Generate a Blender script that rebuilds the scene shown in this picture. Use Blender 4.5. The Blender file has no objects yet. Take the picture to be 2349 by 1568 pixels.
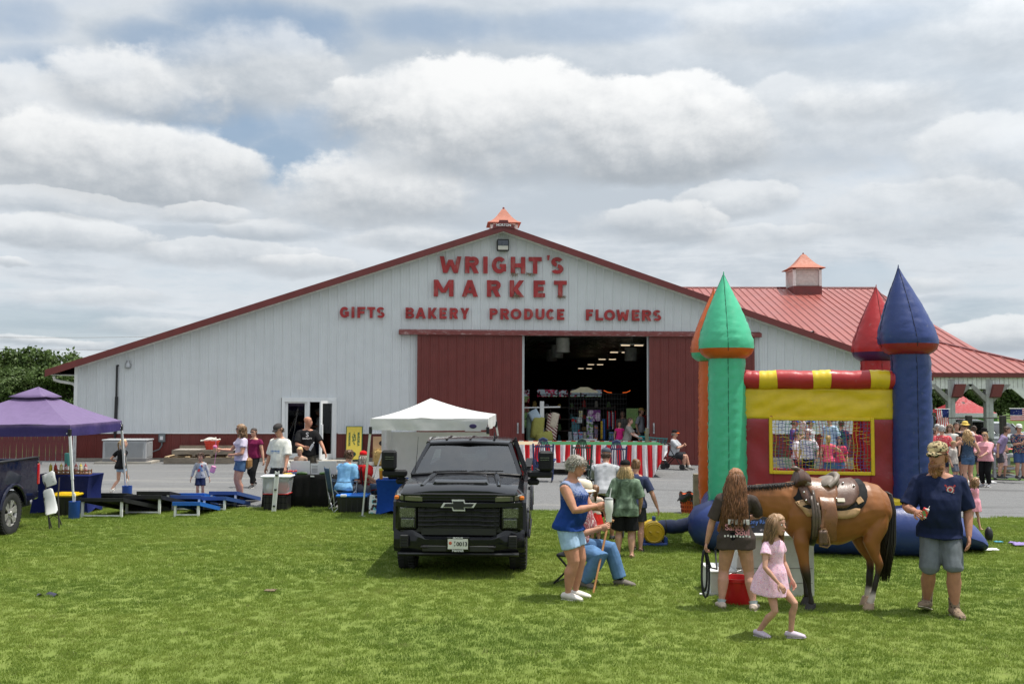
import bpy,bmesh,math,random
import numpy as np
from mathutils import Vector,Matrix,noise,Quaternion
from math import sin,cos,pi,radians as R,atan2,sqrt,tan,atan

random.seed(7)
SC=bpy.context.scene
COL=SC.collection
# ------------------------------------------------------------------ camera
F,HZ,CX,CY,CAMH,ROLL=2284.0,903.0,1174.5,784.0,2.5,0.0035
PITCH=atan((HZ-CY)/F)
_fw=Vector((0,cos(PITCH),sin(PITCH)))
_rt0,_up0=Vector((1,0,0)),Vector((0,-sin(PITCH),cos(PITCH)))
_rt=_rt0*cos(ROLL)+_up0*sin(ROLL)
_up=_up0*cos(ROLL)-_rt0*sin(ROLL)
CAMP=Vector((0,0,CAMH))

def ray(x,y):
 return _fw+_rt*((x-CX)/F)+_up*((CY-y)/F)

def P(x,y,Y):
 d=ray(x,y)
 return CAMP+d*(Y/d.y)

def G(x,y,z=0.0):
 d=ray(x,y)
 return CAMP+d*((z-CAMH)/d.z)

cam=bpy.data.cameras.new('camera')
cam.lens,cam.sensor_width,cam.clip_start,cam.clip_end=35.0*F/(35/36*2349),36.0,0.1,3000
camo=bpy.data.objects.new('camera',cam)
COL.objects.link(camo)
camo.matrix_world=Matrix(((_rt.x,_up.x,-_fw.x,CAMP.x),(_rt.y,_up.y,-_fw.y,CAMP.y),(_rt.z,_up.z,-_fw.z,CAMP.z),(0,0,0,1)))
SC.camera=camo
SC.render.resolution_x,SC.render.resolution_y=1024,683
vs=SC.view_settings
vs.view_transform,vs.look,vs.exposure,vs.gamma='Standard','None',0.0,1.0
try:
 vs.use_curve_mapping=False
except Exception:
 pass

# ------------------------------------------------------------------ node helpers
def N(nt,typ,**kw):
 n=nt.nodes.new(typ)
 for k,v in kw.items():
  if k.startswith('i_'):
   n.inputs[k[2:].replace('_',' ')].default_value=v
  else:
   setattr(n,k,v)
 return n

class NT:
 """tiny expression helper over a node tree"""
 def __init__(s,nt):
  s.nt=nt

 def put(s,inp,v):
  if isinstance(v,bpy.types.NodeSocket):
   s.nt.links.new(v,inp)
  else:
   inp.default_value=v

 def m(s,op,a,b=0.0,c=0.0,clamp=False):
  n=s.nt.nodes.new('ShaderNodeMath');n.operation=op;n.use_clamp=clamp
  s.put(n.inputs[0],a);s.put(n.inputs[1],b);s.put(n.inputs[2],c)
  return n.outputs[0]

 def noise(s,vec,scale,detail=4,rough=0.55,dist=0.0,dim='3D'):
  n=s.nt.nodes.new('ShaderNodeTexNoise');n.noise_dimensions=dim
  if vec is not None:s.nt.links.new(vec,n.inputs['Vector'])
  n.inputs['Scale'].default_value=scale;n.inputs['Detail'].default_value=detail
  n.inputs['Roughness'].default_value=rough;n.inputs['Distortion'].default_value=dist
  return n.outputs['Fac']

 def ss(s,v,a,b,ta=0.0,tb=1.0):
  n=s.nt.nodes.new('ShaderNodeMapRange');n.interpolation_type='SMOOTHSTEP'
  s.put(n.inputs['Value'],v);s.put(n.inputs['From Min'],a);s.put(n.inputs['From Max'],b)
  s.put(n.inputs['To Min'],ta);s.put(n.inputs['To Max'],tb)
  return n.outputs[0]

 def mix(s,f,a,b):
  n=s.nt.nodes.new('ShaderNodeMix');n.data_type='RGBA'
  s.put(n.inputs[0],f);s.put(n.inputs[6],c4(a));s.put(n.inputs[7],c4(b))
  return n.outputs[2]

 def comb(s,x,y,z):
  n=s.nt.nodes.new('ShaderNodeCombineXYZ')
  s.put(n.inputs[0],x);s.put(n.inputs[1],y);s.put(n.inputs[2],z)
  return n.outputs[0]

def c4(c):
 return c if isinstance(c,bpy.types.NodeSocket)else(tuple(c)+(1.0,)if len(c)==3 else tuple(c))

def srgb(r,g,b):
 f=lambda u:(u/255/12.92)if u<=10 else((u/255+0.055)/1.055)**2.4
 return(f(r),f(g),f(b))

# ------------------------------------------------------------------ sky and sun
SUN_EL,SUN_AZ=R(70),R(3)  # azimuth measured from +X towards +Y
SUND=Vector((cos(SUN_EL)*cos(SUN_AZ),cos(SUN_EL)*sin(SUN_AZ),sin(SUN_EL)))
W=bpy.data.worlds.new('World');SC.world=W;W.use_nodes=True
wt=W.node_tree;wt.nodes.clear();e=NT(wt)
sky=N(wt,'ShaderNodeTexSky',sky_type='NISHITA',sun_disc=False)
sky.sun_elevation=SUN_EL;sky.sun_rotation=pi/2-SUN_AZ;sky.air_density=1.0;sky.dust_density=1.5
tc=N(wt,'ShaderNodeTexCoord')
sp=N(wt,'ShaderNodeSeparateXYZ');wt.links.new(tc.outputs['Generated'],sp.inputs[0])
dx,dy,dz=sp.outputs
hz_=e.m('ABSOLUTE',dz)
pl=e.m('ADD',hz_,0.10)
pu,pv=e.m('DIVIDE',dx,pl),e.m('DIVIDE',dy,pl)
pvec=e.comb(pu,pv,0.0)
# tangent-plane direction (azimuth-like a, elevation-like b) for single cumulus heaps, wobbled by noise
hyp=e.m('SQRT',e.m('ADD',e.m('MULTIPLY',dx,dx),e.m('MULTIPLY',dy,dy)))
az=e.m('ARCTAN2',dx,dy)
el=e.m('ARCTAN2',dz,hyp)
ae=e.comb(az,e.m('MULTIPLY',el,1.35),0.37)
n0=e.noise(ae,3.4,5,0.55)
n1=e.noise(ae,8.0,7,0.58)
n2=e.noise(ae,24.0,5,0.6)
n3=e.noise(e.comb(az,e.m('MULTIPLY',el,1.35),4.1),5.0,5,0.55)
n4=e.noise(e.comb(az,e.m('MULTIPLY',el,1.6),7.7),11.0,6,0.55)
off=N(wt,'ShaderNodeVectorMath',operation='ADD');wt.links.new(ae,off.inputs[0]);off.inputs[1].default_value=(.010,.016,0)
off2=N(wt,'ShaderNodeVectorMath',operation='ADD');wt.links.new(ae,off2.inputs[0]);off2.inputs[1].default_value=(.004,.006,0)
relief=e.m('ADD',e.m('MULTIPLY',e.m('SUBTRACT',n1,e.noise(off.outputs[0],8.0,7,0.58)),2.6),e.m('MULTIPLY',e.m('SUBTRACT',n2,e.noise(off2.outputs[0],24.0,5,0.6)),1.0))
wa=e.m('ADD',az,e.m('MULTIPLY',e.m('SUBTRACT',n3,0.5),0.09))
we=e.m('ADD',el,e.m('MULTIPLY',e.m('SUBTRACT',n4,0.5),0.030))
lump=e.m('ADD',e.m('MULTIPLY',e.m('SUBTRACT',n1,0.5),2.3),e.m('ADD',e.m('MULTIPLY',e.m('SUBTRACT',n2,0.5),0.9),e.m('MULTIPLY',e.m('SUBTRACT',n0,0.5),1.6)))

def sky_ae(x,y):
 d=ray(x,y);return atan2(d.x,d.y),atan2(d.z,sqrt(d.x**2+d.y**2))

def blob(cx_,cy_,rw,ht,dp,elv):
 a0,b0=sky_ae(cx_,cy_);a1,_=sky_ae(cx_+rw,cy_);_,b1=sky_ae(cx_,cy_-ht);_,b2=sky_ae(cx_,cy_+dp)
 ua=e.m('DIVIDE',e.m('SUBTRACT',wa,a0),a1-a0);eb=e.m('SUBTRACT',elv,b0)
 ub=e.m('MAXIMUM',e.m('DIVIDE',eb,b1-b0),e.m('DIVIDE',eb,b2-b0))
 return e.m('ADD',e.m('MULTIPLY',ua,ua),e.m('MULTIPLY',ub,ub)),e.m('DIVIDE',eb,b1-b0)

# layered stratocumulus sheet with torn blue gaps
sheet=e.noise(e.comb(e.m('MULTIPLY',pu,0.8),pv,1.7),0.95,10,0.60,0.3)
sheet2=e.noise(e.comb(pu,pv,8.3),2.6,8,0.6)
sh=e.m('ADD',e.m('MULTIPLY',sheet,0.72),e.m('MULTIPLY',sheet2,0.28))
gap=None
for(cx_,cy_,rw,ht,st)in[(500,285,230,80,1.),(640,360,120,85,1.),(620,60,260,75,.9),(150,150,200,60,.8),(400,95,220,60,.8),(90,745,330,60,.7),(1000,60,200,60,.7),(1330,60,300,50,.5),
        (1940,640,160,50,.5),(720,300,150,70,.8),(30,40,150,70,.6),(2250,720,140,50,.5),(1900,60,260,50,.3)]:
 r2,_=blob(cx_,cy_,rw,ht,ht,el);g_=e.m('MULTIPLY',e.ss(e.m('ADD',r2,e.m('MULTIPLY',lump,.55)),1.15,.1),st)
 gap=g_ if gap is None else e.m('MAXIMUM',gap,g_)
cover=e.ss(sh,0.36,0.50,0.62,0.97)
cover=e.m('MULTIPLY',cover,e.m('SUBTRACT',1.0,e.m('MULTIPLY',gap,.80)))
sh_tone=e.ss(e.m('SUBTRACT',e.m('ADD',sh,e.m('MULTIPLY',e.m('SUBTRACT',n1,0.5),0.22)),e.m('MULTIPLY',relief,.09)),0.40,0.62)
blue=e.mix(e.ss(el,0.02,0.36),srgb(178,201,217),srgb(146,178,211))
nish=N(wt,'ShaderNodeMix',data_type='RGBA',blend_type='MIX');nish.inputs[0].default_value=0.6
skm=N(wt,'ShaderNodeVectorMath',operation='SCALE');skm.inputs['Scale'].default_value=0.10
wt.links.new(sky.outputs[0],skm.inputs[0])
wt.links.new(skm.outputs[0],nish.inputs[6]);wt.links.new(blue,nish.inputs[7])
deck=e.mix(sh_tone,srgb(228,233,238),srgb(196,205,214))
col=e.mix(cover,nish.outputs[2],deck)
# cumulus heaps: (centre x, base y, half width, height above base, depth below base, strength), far to near
HEAPS=[(1900,330,380,200,110,.40),(2270,420,240,180,70,.45),(2050,520,330,120,60,.35),(2290,110,260,130,70,.40),(1750,90,290,120,60,.35),(950,560,200,46,22,.5),(400,760,210,44,14,.4),
   (540,600,280,50,22,.45),(130,560,230,66,26,.55),(590,200,260,160,80,.55),(60,330,260,170,70,.6),(700,625,150,44,20,.5),(20,612,70,18,10,.5),(2250,790,190,56,22,.65),(120,790,180,18,9,.6),
   (330,245,230,145,50,.8),(270,425,420,175,55,.9),(150,480,240,44,24,.4),(620,540,150,40,18,.45),(250,690,200,34,16,.35),(1380,640,130,40,16,.5),(1750,560,200,54,28,.35),(2130,660,150,40,16,.5),(1650,480,180,60,30,.5),(2000,250,240,90,44,.5),(455,495,130,44,20,.55),(1490,540,220,82,34,.6),(930,300,250,160,80,.85),(880,495,320,172,48,.9),(1215,385,500,265,55,1.0),(1520,365,250,225,70,.9)]
for(cx_,cy_,rw,ht,dp,st)in HEAPS:
 r2,hh_=blob(cx_,cy_,rw,ht,dp,we)
 dens=e.m('SUBTRACT',e.m('ADD',1.0,e.m('MULTIPLY',lump,.62)),r2)
 soft=e.m('ADD',e.ss(hh_,-0.3,0.6,0.95,0.21),e.ss(n3,.46,.62,0,.55))  # torn soft bases, tops crisp only in places
 al=e.m('MULTIPLY',e.ss(dens,0.0,soft),st)
 hgt=e.m('ADD',hh_,e.m('ADD',e.m('MULTIPLY',lump,0.20),e.m('MULTIPLY',relief,.42)))
 tone=e.mix(e.ss(hgt,-0.30,0.92),srgb(172,180,188),srgb(250,251,251))
 col=e.mix(al,col,tone)
# thin bright veil round the sun (high overhead, out of the frame) as such skies have
sdir=N(wt,'ShaderNodeVectorMath',operation='DOT_PRODUCT');wt.links.new(tc.outputs['Generated'],sdir.inputs[0]);sdir.inputs[1].default_value=SUND
glow=e.ss(sdir.outputs['Value'],0.25,1.0,1.0,1.9)
glv=N(wt,'ShaderNodeVectorMath',operation='SCALE');wt.links.new(col,glv.inputs[0]);wt.links.new(glow,glv.inputs['Scale'])
bg=N(wt,'ShaderNodeBackground');bg.inputs['Strength'].default_value=1.0
wt.links.new(glv.outputs[0],bg.inputs['Color'])
wo=N(wt,'ShaderNodeOutputWorld');wt.links.new(bg.outputs[0],wo.inputs[0])
try:
 W.cycles.sampling_method='MANUAL';W.cycles.sample_map_resolution=512
except Exception:
 pass

sun=bpy.data.lights.new('sun','SUN');sun.energy=5.0;sun.angle=R(0.55);sun.color=(1.0,0.95,0.87)
suno=bpy.data.objects.new('sun',sun);COL.objects.link(suno)
suno.rotation_euler=SUND.to_track_quat('Z','Y').to_euler()

# ------------------------------------------------------------------ materials
MATS={}

def mat(name,col=(.5,.5,.5),rough=.6,metal=0.0,var=.10,vs=6.0,bump=0.0,bs=40.0,spec=.5,coat=0.0,dirt=None,da=.4,ds=3.0,emit=0.0,alpha=1.0,trans=0.0,sss=0.0,fn=None,stretch=None,transl=0.0):
 """procedural material: base colour with grain, optional dirt blotches and bump"""
 if name in MATS:return MATS[name]
 m=bpy.data.materials.new(name);m.use_nodes=True;nt=m.node_tree
 b=nt.nodes['Principled BSDF'];x=NT(nt)
 tcn=N(nt,'ShaderNodeTexCoord');v=tcn.outputs['Object']
 if stretch:
  mp=N(nt,'ShaderNodeMapping');mp.inputs['Scale'].default_value=stretch;nt.links.new(v,mp.inputs[0]);v=mp.outputs[0]
 c=c4(col)
 if fn:c=fn(x,tcn.outputs['Object'],col)
 if var:
  nz=x.noise(v,vs,5,.6)
  k=x.ss(nz,.3,.7,1-var,1+var)
  sc=N(nt,'ShaderNodeVectorMath',operation='SCALE');x.put(sc.inputs[0],c if isinstance(c,bpy.types.NodeSocket)else c[:3]);nt.links.new(k,sc.inputs['Scale'])
  c=sc.outputs[0]
 if dirt:
  nd=x.noise(v,ds,6,.65)
  c=x.mix(x.ss(nd,.52,.72,0,da),c,dirt)
 x.put(b.inputs['Base Color'],c)
 b.inputs['Metallic'].default_value=metal
 if rough:
  nr=x.noise(v,vs*1.7,3,.5);x.put(b.inputs['Roughness'],x.ss(nr,.3,.7,max(.02,rough-.08),min(1,rough+.08)))
 else:
  b.inputs['Roughness'].default_value=0
 b.inputs['Specular IOR Level'].default_value=spec
 b.inputs['Coat Weight'].default_value=coat;b.inputs['Coat Roughness'].default_value=.04
 b.inputs['Transmission Weight'].default_value=trans
 b.inputs['Alpha'].default_value=alpha
 if sss:
  b.inputs['Subsurface Weight'].default_value=sss;b.inputs['Subsurface Radius'].default_value=(.012,.005,.003)
 if emit:
  x.put(b.inputs['Emission Color'],c);b.inputs['Emission Strength'].default_value=emit
 if bump:
  bn=N(nt,'ShaderNodeBump');bn.inputs['Strength'].default_value=1.0;bn.inputs['Distance'].default_value=bump
  nt.links.new(x.noise(v,bs,5,.6),bn.inputs['Height']);nt.links.new(bn.outputs[0],b.inputs['Normal'])
 if transl:
  tr=N(nt,'ShaderNodeBsdfTranslucent');x.put(tr.inputs[0],c);ms=N(nt,'ShaderNodeMixShader');ms.inputs[0].default_value=transl
  o=nt.nodes['Material Output'];nt.links.new(b.outputs[0],ms.inputs[1]);nt.links.new(tr.outputs[0],ms.inputs[2]);nt.links.new(ms.outputs[0],o.inputs[0])
 MATS[name]=m
 return m

# ------------------------------------------------------------------ mesh builder
I4=Matrix.Identity(4)

class MB:
 def __init__(s,M=None):
  s.v,s.f,s.k,s.M,s.cm=[],[],[],M,0

 def add(s,vs,fs):
  o=len(s.v)
  if s.M is not None:vs=[s.M@Vector(p)for p in vs]
  s.v+=[tuple(p)for p in vs];s.f+=[tuple(i+o for i in f)for f in fs];s.k+=[s.cm]*len(fs)
  return s

 def box(s,c,d,rz=0.0,rx=0.0,ry=0.0,bev=0.0):
  hx,hy,hz=d[0]/2,d[1]/2,d[2]/2
  T=Matrix.Translation(c)@Matrix.Rotation(rz,4,'Z')@Matrix.Rotation(ry,4,'Y')@Matrix.Rotation(rx,4,'X')
  if bev<=0:
   vs=[T@Vector((a*hx,b*hy,q*hz))for a in(-1,1)for b in(-1,1)for q in(-1,1)]
   s.add(vs,[(0,1,3,2),(4,6,7,5),(0,4,5,1),(2,3,7,6),(0,2,6,4),(1,5,7,3)])
  else:
   b=min(bev,hx*.9,hy*.9,hz*.9);vs=[];ix={}
   for a in(-1,1):
    for q in(-1,1):
     for r in(-1,1):
      for ax in range(3):
       p=[a*(hx-b),q*(hy-b),r*(hz-b)];p[ax]=(a*hx,q*hy,r*hz)[ax]
       ix[(a,q,r,ax)]=len(vs);vs.append(T@Vector(p))
   fs=[]
   for ax in range(3):
    for sg in(-1,1):
     o=[i for i in range(3)if i!=ax];ring=[]
     for(u,w)in((-1,-1),(1,-1),(1,1),(-1,1)):
      k=[0,0,0];k[ax]=sg;k[o[0]]=u;k[o[1]]=w;ring.append(ix[(k[0],k[1],k[2],ax)])
     fs.append(tuple(ring if(sg>0)==(ax!=1)else ring[::-1]))
   for ax in range(3):
    o=[i for i in range(3)if i!=ax]
    for u in(-1,1):
     for w in(-1,1):
      q4=[]
      for(t,fa)in((-1,o[0]),(-1,o[1]),(1,o[1]),(1,o[0])):
       k=[0,0,0];k[ax]=t;k[o[0]]=u;k[o[1]]=w;q4.append(ix[(k[0],k[1],k[2],fa)])
      fs.append(tuple(q4))
   for a in(-1,1):
    for q in(-1,1):
     for r in(-1,1):fs.append((ix[(a,q,r,0)],ix[(a,q,r,1)],ix[(a,q,r,2)]))
   s.add(vs,fs)
  return s

 def bar(s,a,b,w,t=None,up=(0,0,1)):
  """rectangular bar from a to b: w across, t along 'up'"""
  a,b=Vector(a),Vector(b);d=(b-a);L=d.length;d.normalize();u=Vector(up)
  x=d.cross(u)
  if x.length<1e-4:x=d.cross(Vector((1,0,0)))
  x.normalize();u=x.cross(d).normalized();t=t or w
  vs=[p+x*(i*w/2)+u*(j*t/2)for p in(a,b)for i in(-1,1)for j in(-1,1)]
  s.add(vs,[(0,1,3,2),(4,6,7,5),(0,4,5,1),(2,3,7,6),(0,2,6,4),(1,5,7,3)])
  return s

 def loft(s,rings,cap=True,closed=False):
  n=len(rings[0]);vs=[p for r in rings for p in r];fs=[]
  m=len(rings)
  for i in range(m-(0 if closed else 1)):
   a,b=i*n,((i+1)%m)*n
   for j in range(n):
    k=(j+1)%n;fs.append((a+j,a+k,b+k,b+j))
  if cap and not closed:
   fs.append(tuple(range(n-1,-1,-1)));fs.append(tuple((m-1)*n+j for j in range(n)))
  s.add(vs,fs);return s

 def tube(s,pts,r,n=8,cap=True,flat=1.0,side=None,closed=False,ends=False):
  """round tube; r number or list; flat squashes along the 2nd frame axis, side fixes the 1st axis"""
  pts=[Vector(p)for p in pts];m=len(pts)
  rr=list(r)if hasattr(r,'__len__')else[r]*m
  if ends:
   d0=(pts[0]-pts[1]).normalized();d1=(pts[-1]-pts[-2]).normalized()
   q0,q1=rr[0],rr[-1]
   pts=[pts[0]+d0*q0*.95,pts[0]+d0*q0*.7]+pts+[pts[-1]+d1*q1*.7,pts[-1]+d1*q1*.95]
   rr=[q0*.3,q0*.72]+rr+[q1*.72,q1*.3];m+=4
  fl=list(flat)if hasattr(flat,'__len__')else[flat]*m
  rings=[];x=None
  for i in range(m):
   if closed:t=pts[(i+1)%m]-pts[i-1]
   else:t=pts[min(i+1,m-1)]-pts[max(i-1,0)]
   t.normalize()
   if x is None:
    x=Vector(side)if side is not None else(Vector((1,0,0))if abs(t.x)<.8 else Vector((0,1,0)))
   if side is not None:x=Vector(side)
   x=x-t*x.dot(t);x.normalize();y=t.cross(x)
   rings.append([pts[i]+x*(cos(2*pi*j/n)*rr[i])+y*(sin(2*pi*j/n)*rr[i]*fl[i])for j in range(n)])
  return s.loft(rings,cap,closed)

 def lathe(s,prof,c=(0,0,0),n=16,axis='Z',cap=True):
  """prof: list of (radius, height)"""
  c=Vector(c);rings=[]
  for(r,h)in prof:
   ring=[]
   for j in range(n):
    a=2*pi*j/n;u,w=cos(a)*r,sin(a)*r
    ring.append(c+Vector({'Z':(u,w,h),'Y':(u,h,-w),'X':(h,u,w)}[axis]))
   rings.append(ring)
  return s.loft(rings,cap)

 def ball(s,c,r,n=10,m=7):
  c=Vector(c);r=r if hasattr(r,'__len__')else(r,r,r);rings=[]
  for i in range(m+1):
   t=pi*(i+.02 if i==0 else i-.02 if i==m else i)/m
   rings.append([c+Vector((cos(2*pi*j/n)*sin(t)*r[0],sin(2*pi*j/n)*sin(t)*r[1],-cos(t)*r[2]))for j in range(n)])
  return s.loft(rings)

 def prism(s,poly,d,M=None):
  """poly: 2-d points in local XZ, extruded along +Y by d; M places it"""
  n=len(poly);vs=[Vector((p[0],0,p[1]))for p in poly]+[Vector((p[0],d,p[1]))for p in poly]
  if M is not None:vs=[M@v for v in vs]
  fs=[tuple(range(n)),tuple(range(2*n-1,n-1,-1))]+[(i,i+n,(i+1)%n+n,(i+1)%n)for i in range(n)]
  s.add(vs,fs);return s

 def grid(s,fn,nu,nv,wrapu=False):
  vs=[fn(i/(nu if wrapu else nu-1),j/(nv-1))for j in range(nv)for i in range(nu)]
  fs=[]
  for j in range(nv-1):
   for i in range(nu if wrapu else nu-1):
    k=(i+1)%nu;fs.append((j*nu+i,j*nu+k,(j+1)*nu+k,(j+1)*nu+i))
  s.add(vs,fs);return s

 def build(s,name,m,parent=None,smooth=False,loc=None,thick=0.0,fix=True):
  me=bpy.data.meshes.new(name);me.from_pydata(s.v,[],s.f)
  ms=m if isinstance(m,(list,tuple))else[m]
  for q in ms:me.materials.append(q)
  if len(ms)>1:me.polygons.foreach_set('material_index',s.k)
  if fix:
   bm=bmesh.new();bm.from_mesh(me);bmesh.ops.recalc_face_normals(bm,faces=bm.faces[:]);bm.to_mesh(me);bm.free()
  if smooth:
   me.polygons.foreach_set('use_smooth',[True]*len(me.polygons))
   if smooth!='all':me.set_sharp_from_angle(angle=R(smooth if smooth is not True else 42))
  me.update()
  o=bpy.data.objects.new(name,me);COL.objects.link(o)
  if loc is not None:o.location=loc
  if parent is not None:o.parent=parent
  if thick:
   md=o.modifiers.new('thickness','SOLIDIFY');md.thickness=thick;md.offset=0
  return o

def tag(o,label=None,cat=None,group=None,kind=None):
 if label:o['label']=label
 if cat:o['category']=cat
 if group:o['group']=group
 if kind:o['kind']=kind
 return o

def empty(name,loc,label=None,cat=None,group=None,rz=0.0):
 o=bpy.data.objects.new(name,None);COL.objects.link(o);o.location=loc;o.rotation_euler=(0,0,rz)
 o.empty_display_size=.2
 return tag(o,label,cat,group)

def inst(o,parent=None,loc=None,rot=None,scale=None):
 c=o.copy();COL.objects.link(c)
 if parent is not None:c.parent=parent
 if loc is not None:c.location=loc
 if rot is not None:c.rotation_euler=rot
 if scale is not None:c.scale=scale
 return c

def copy_tree(o,parent=None):
 c=o.copy();COL.objects.link(c)
 if parent is not None:c.parent=parent
 for ch in list(o.children):copy_tree(ch,c)
 return c

def text(body,size,m,parent=None,name='lettering',depth=.0,loc=(0,0,0),rot=(pi/2,0,0),bold=0.0,align='CENTER',width=None,space=1.0,shear=0.0):
 """flat or raised lettering turned into a mesh (font curve -> mesh)"""
 cu=bpy.data.curves.new(name,'FONT');cu.body=body;cu.size=size;cu.extrude=depth;cu.offset=bold
 cu.align_x=align;cu.align_y='CENTER';cu.space_character=space;cu.resolution_u=3;cu.shear=shear
 o=bpy.data.objects.new(name,cu);COL.objects.link(o)
 dg=bpy.context.evaluated_depsgraph_get()if False else None
 TEXTS.append((o,width));cu.materials.append(m)
 o.location=loc;o.rotation_euler=rot
 if parent is not None:o.parent=parent
 return o

TEXTS=[]

def gz(x,y):
 t=min(1,max(0,(y-18)/12));t=t*t*(3-2*t)
 return -0.024*min(20,max(0,x))*t

def GG(x,y):
 p=G(x,y)
 for _ in range(6):p=G(x,y,gz(p.x,p.y))
 return p
# ================================================================== SETTING
def f_gravel(x,v,c):
 a=x.noise(v,55,5,.7);b=x.noise(v,9,4,.6)
 g=x.mix(x.ss(a,.35,.7),srgb(128,129,131),srgb(196,196,195))
 g=x.mix(x.ss(b,.45,.75,0,.45),g,srgb(150,148,143))
 sx=N(x.nt,'ShaderNodeMapping');sx.inputs['Scale'].default_value=(.10,.75,1);x.nt.links.new(v,sx.inputs[0])
 l=x.noise(sx.outputs[0],1.6,3,.5,.4)  # long wheel tracks across the lot
 g=x.mix(x.ss(l,.55,.72,0,.60),g,srgb(112,112,112))
 g=x.mix(x.ss(l,.42,.30,0,.55),g,srgb(196,193,186))
 sc=N(x.nt,'ShaderNodeVectorMath',operation='SCALE');x.nt.links.new(g,sc.inputs[0]);sc.inputs['Scale'].default_value=.46
 return sc.outputs[0]

def f_lawn(x,v,c):
 a=x.noise(v,.55,4,.6);b=x.noise(v,14,5,.7)
 g=x.mix(x.ss(a,.35,.65),(.135,.18,.04),(.165,.21,.05))
 return x.mix(x.ss(b,.55,.8,0,.6),g,(.105,.095,.045))

def f_field(x,v,c):
 a=x.noise(v,.05,5,.6)
 return x.mix(x.ss(a,.35,.65),(.06,.11,.025),(.095,.13,.04))

m_gravel=mat('gravel',rough=.9,fn=f_gravel,var=.06,bump=.012,bs=70,spec=.2)
m_lawn=mat('lawn_soil',rough=.95,fn=f_lawn,var=.1,bump=.02,bs=30,spec=.1)
m_field=mat('field',rough=.95,fn=f_field,var=.1,vs=.3,spec=.1)
m_concrete=mat('concrete',(.36,.33,.28),.85,var=.15,vs=3,bump=.003,bs=60,dirt=(.22,.19,.15),da=.35)

def edge_y(x):  # far edge of the near lawn: runs slightly towards the camera on the right
 return 21.95-.068*(x+8)+.16*sin(x*1.9)*sin(x*.7+1)+.07*sin(x*6.3)+.05*sin(x*17.1)

def sheet(name,x0,x1,y0,y1,nx,ny,dz,m,bump=0.0):
 mb=MB()

 def fn(u,w):
  X=x0+(x1-x0)*u
  a=y0(X)if callable(y0)else y0;b=y1(X)if callable(y1)else y1
  Y=a+(b-a)*w
  return(X,Y,gz(X,Y)+dz+bump*noise.noise((X*.35,Y*.35,3)))
 mb.grid(fn,nx,ny)
 return mb.build(name,m,smooth='all')

gx=[-900,-300,-120,-60,-30,-15,-7,0,3,7,11,15,20,30,60,120,300,900]
gy=[-60,-10,0,10,17,19,21,23,25,27,29,31,36,42,60,100,200,500,1400]
mb=MB();mb.add([(x,y,gz(x,y)-.03)for y in gy for x in gx],[(j*len(gx)+i,j*len(gx)+i+1,(j+1)*len(gx)+i+1,(j+1)*len(gx)+i)for j in range(len(gy)-1)for i in range(len(gx)-1)])
tag(mb.build('ground',m_field,smooth='all'),kind='structure')
tag(sheet('gravel_lot',-45,21,lambda x:edge_y(x)-.25,lambda x:38.4 if x<11 else 34.6+.25*sin(x*3),90,30,0.0,m_gravel),kind='structure')
lawn=tag(sheet('lawn',-14,15,4.0,edge_y,220,40,0.012,m_lawn,.012),kind='structure')

# ---- grass: geometry-nodes scatter of a few blade tufts
def f_blade(x,v,c):
 oi=N(x.nt,'ShaderNodeObjectInfo');ge=N(x.nt,'ShaderNodeNewGeometry')
 mp=N(x.nt,'ShaderNodeMapping');mp.inputs['Scale'].default_value=(.55,1.1,1);x.nt.links.new(ge.outputs['Position'],mp.inputs[0]);a=x.noise(mp.outputs[0],.50,6,.64,.6);b=x.noise(ge.outputs['Position'],5.0,3,.6)
 k=x.m('ADD',x.m('MULTIPLY',a,.75),x.m('MULTIPLY',b,.25))
 k=x.m('ADD',k,x.m('MULTIPLY',x.m('SUBTRACT',oi.outputs['Random'],.5),.09))
 g=x.mix(x.ss(k,.38,.52),(.142,.216,.036),(.210,.284,.048))
 g=x.mix(x.ss(k,.50,.66),g,(.270,.326,.070))
 return x.mix(x.ss(x.m('FRACT',x.m('MULTIPLY',oi.outputs['Random'],7.3)),.955,.995,0,.5),g,(.30,.29,.13))

m_blade=mat('grass_blade',rough=.45,fn=f_blade,var=0,spec=.2,transl=.5)

def tuft(nb,rad,h,seed,m=None,wide=1.0):
 rg=random.Random(seed);mb=MB()
 for _ in range(nb):
  a=rg.uniform(0,2*pi);r=rad*sqrt(rg.random());x,y=cos(a)*r,sin(a)*r
  b=rg.uniform(0,2*pi);ln=h*rg.uniform(.5,1.15);w=rg.uniform(.0016,.0030)*wide;lean=rg.uniform(.15,.95)
  d=Vector((cos(b),sin(b),0));s=Vector((-sin(b),cos(b),0))*w;p=Vector((x,y,-.004))
  q=p+Vector((0,0,ln*.55))+d*(ln*.18*lean);t=p+Vector((0,0,ln*(1-.25*lean)))+d*(ln*.65*lean)
  mb.add([p-s,p+s,q+s*.8,q-s*.8,t],[(0,1,2,3),(3,2,4)])
 o=mb.build('grass_tuft',m or m_blade,fix=False);COL.objects.unlink(o)
 return o

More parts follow.
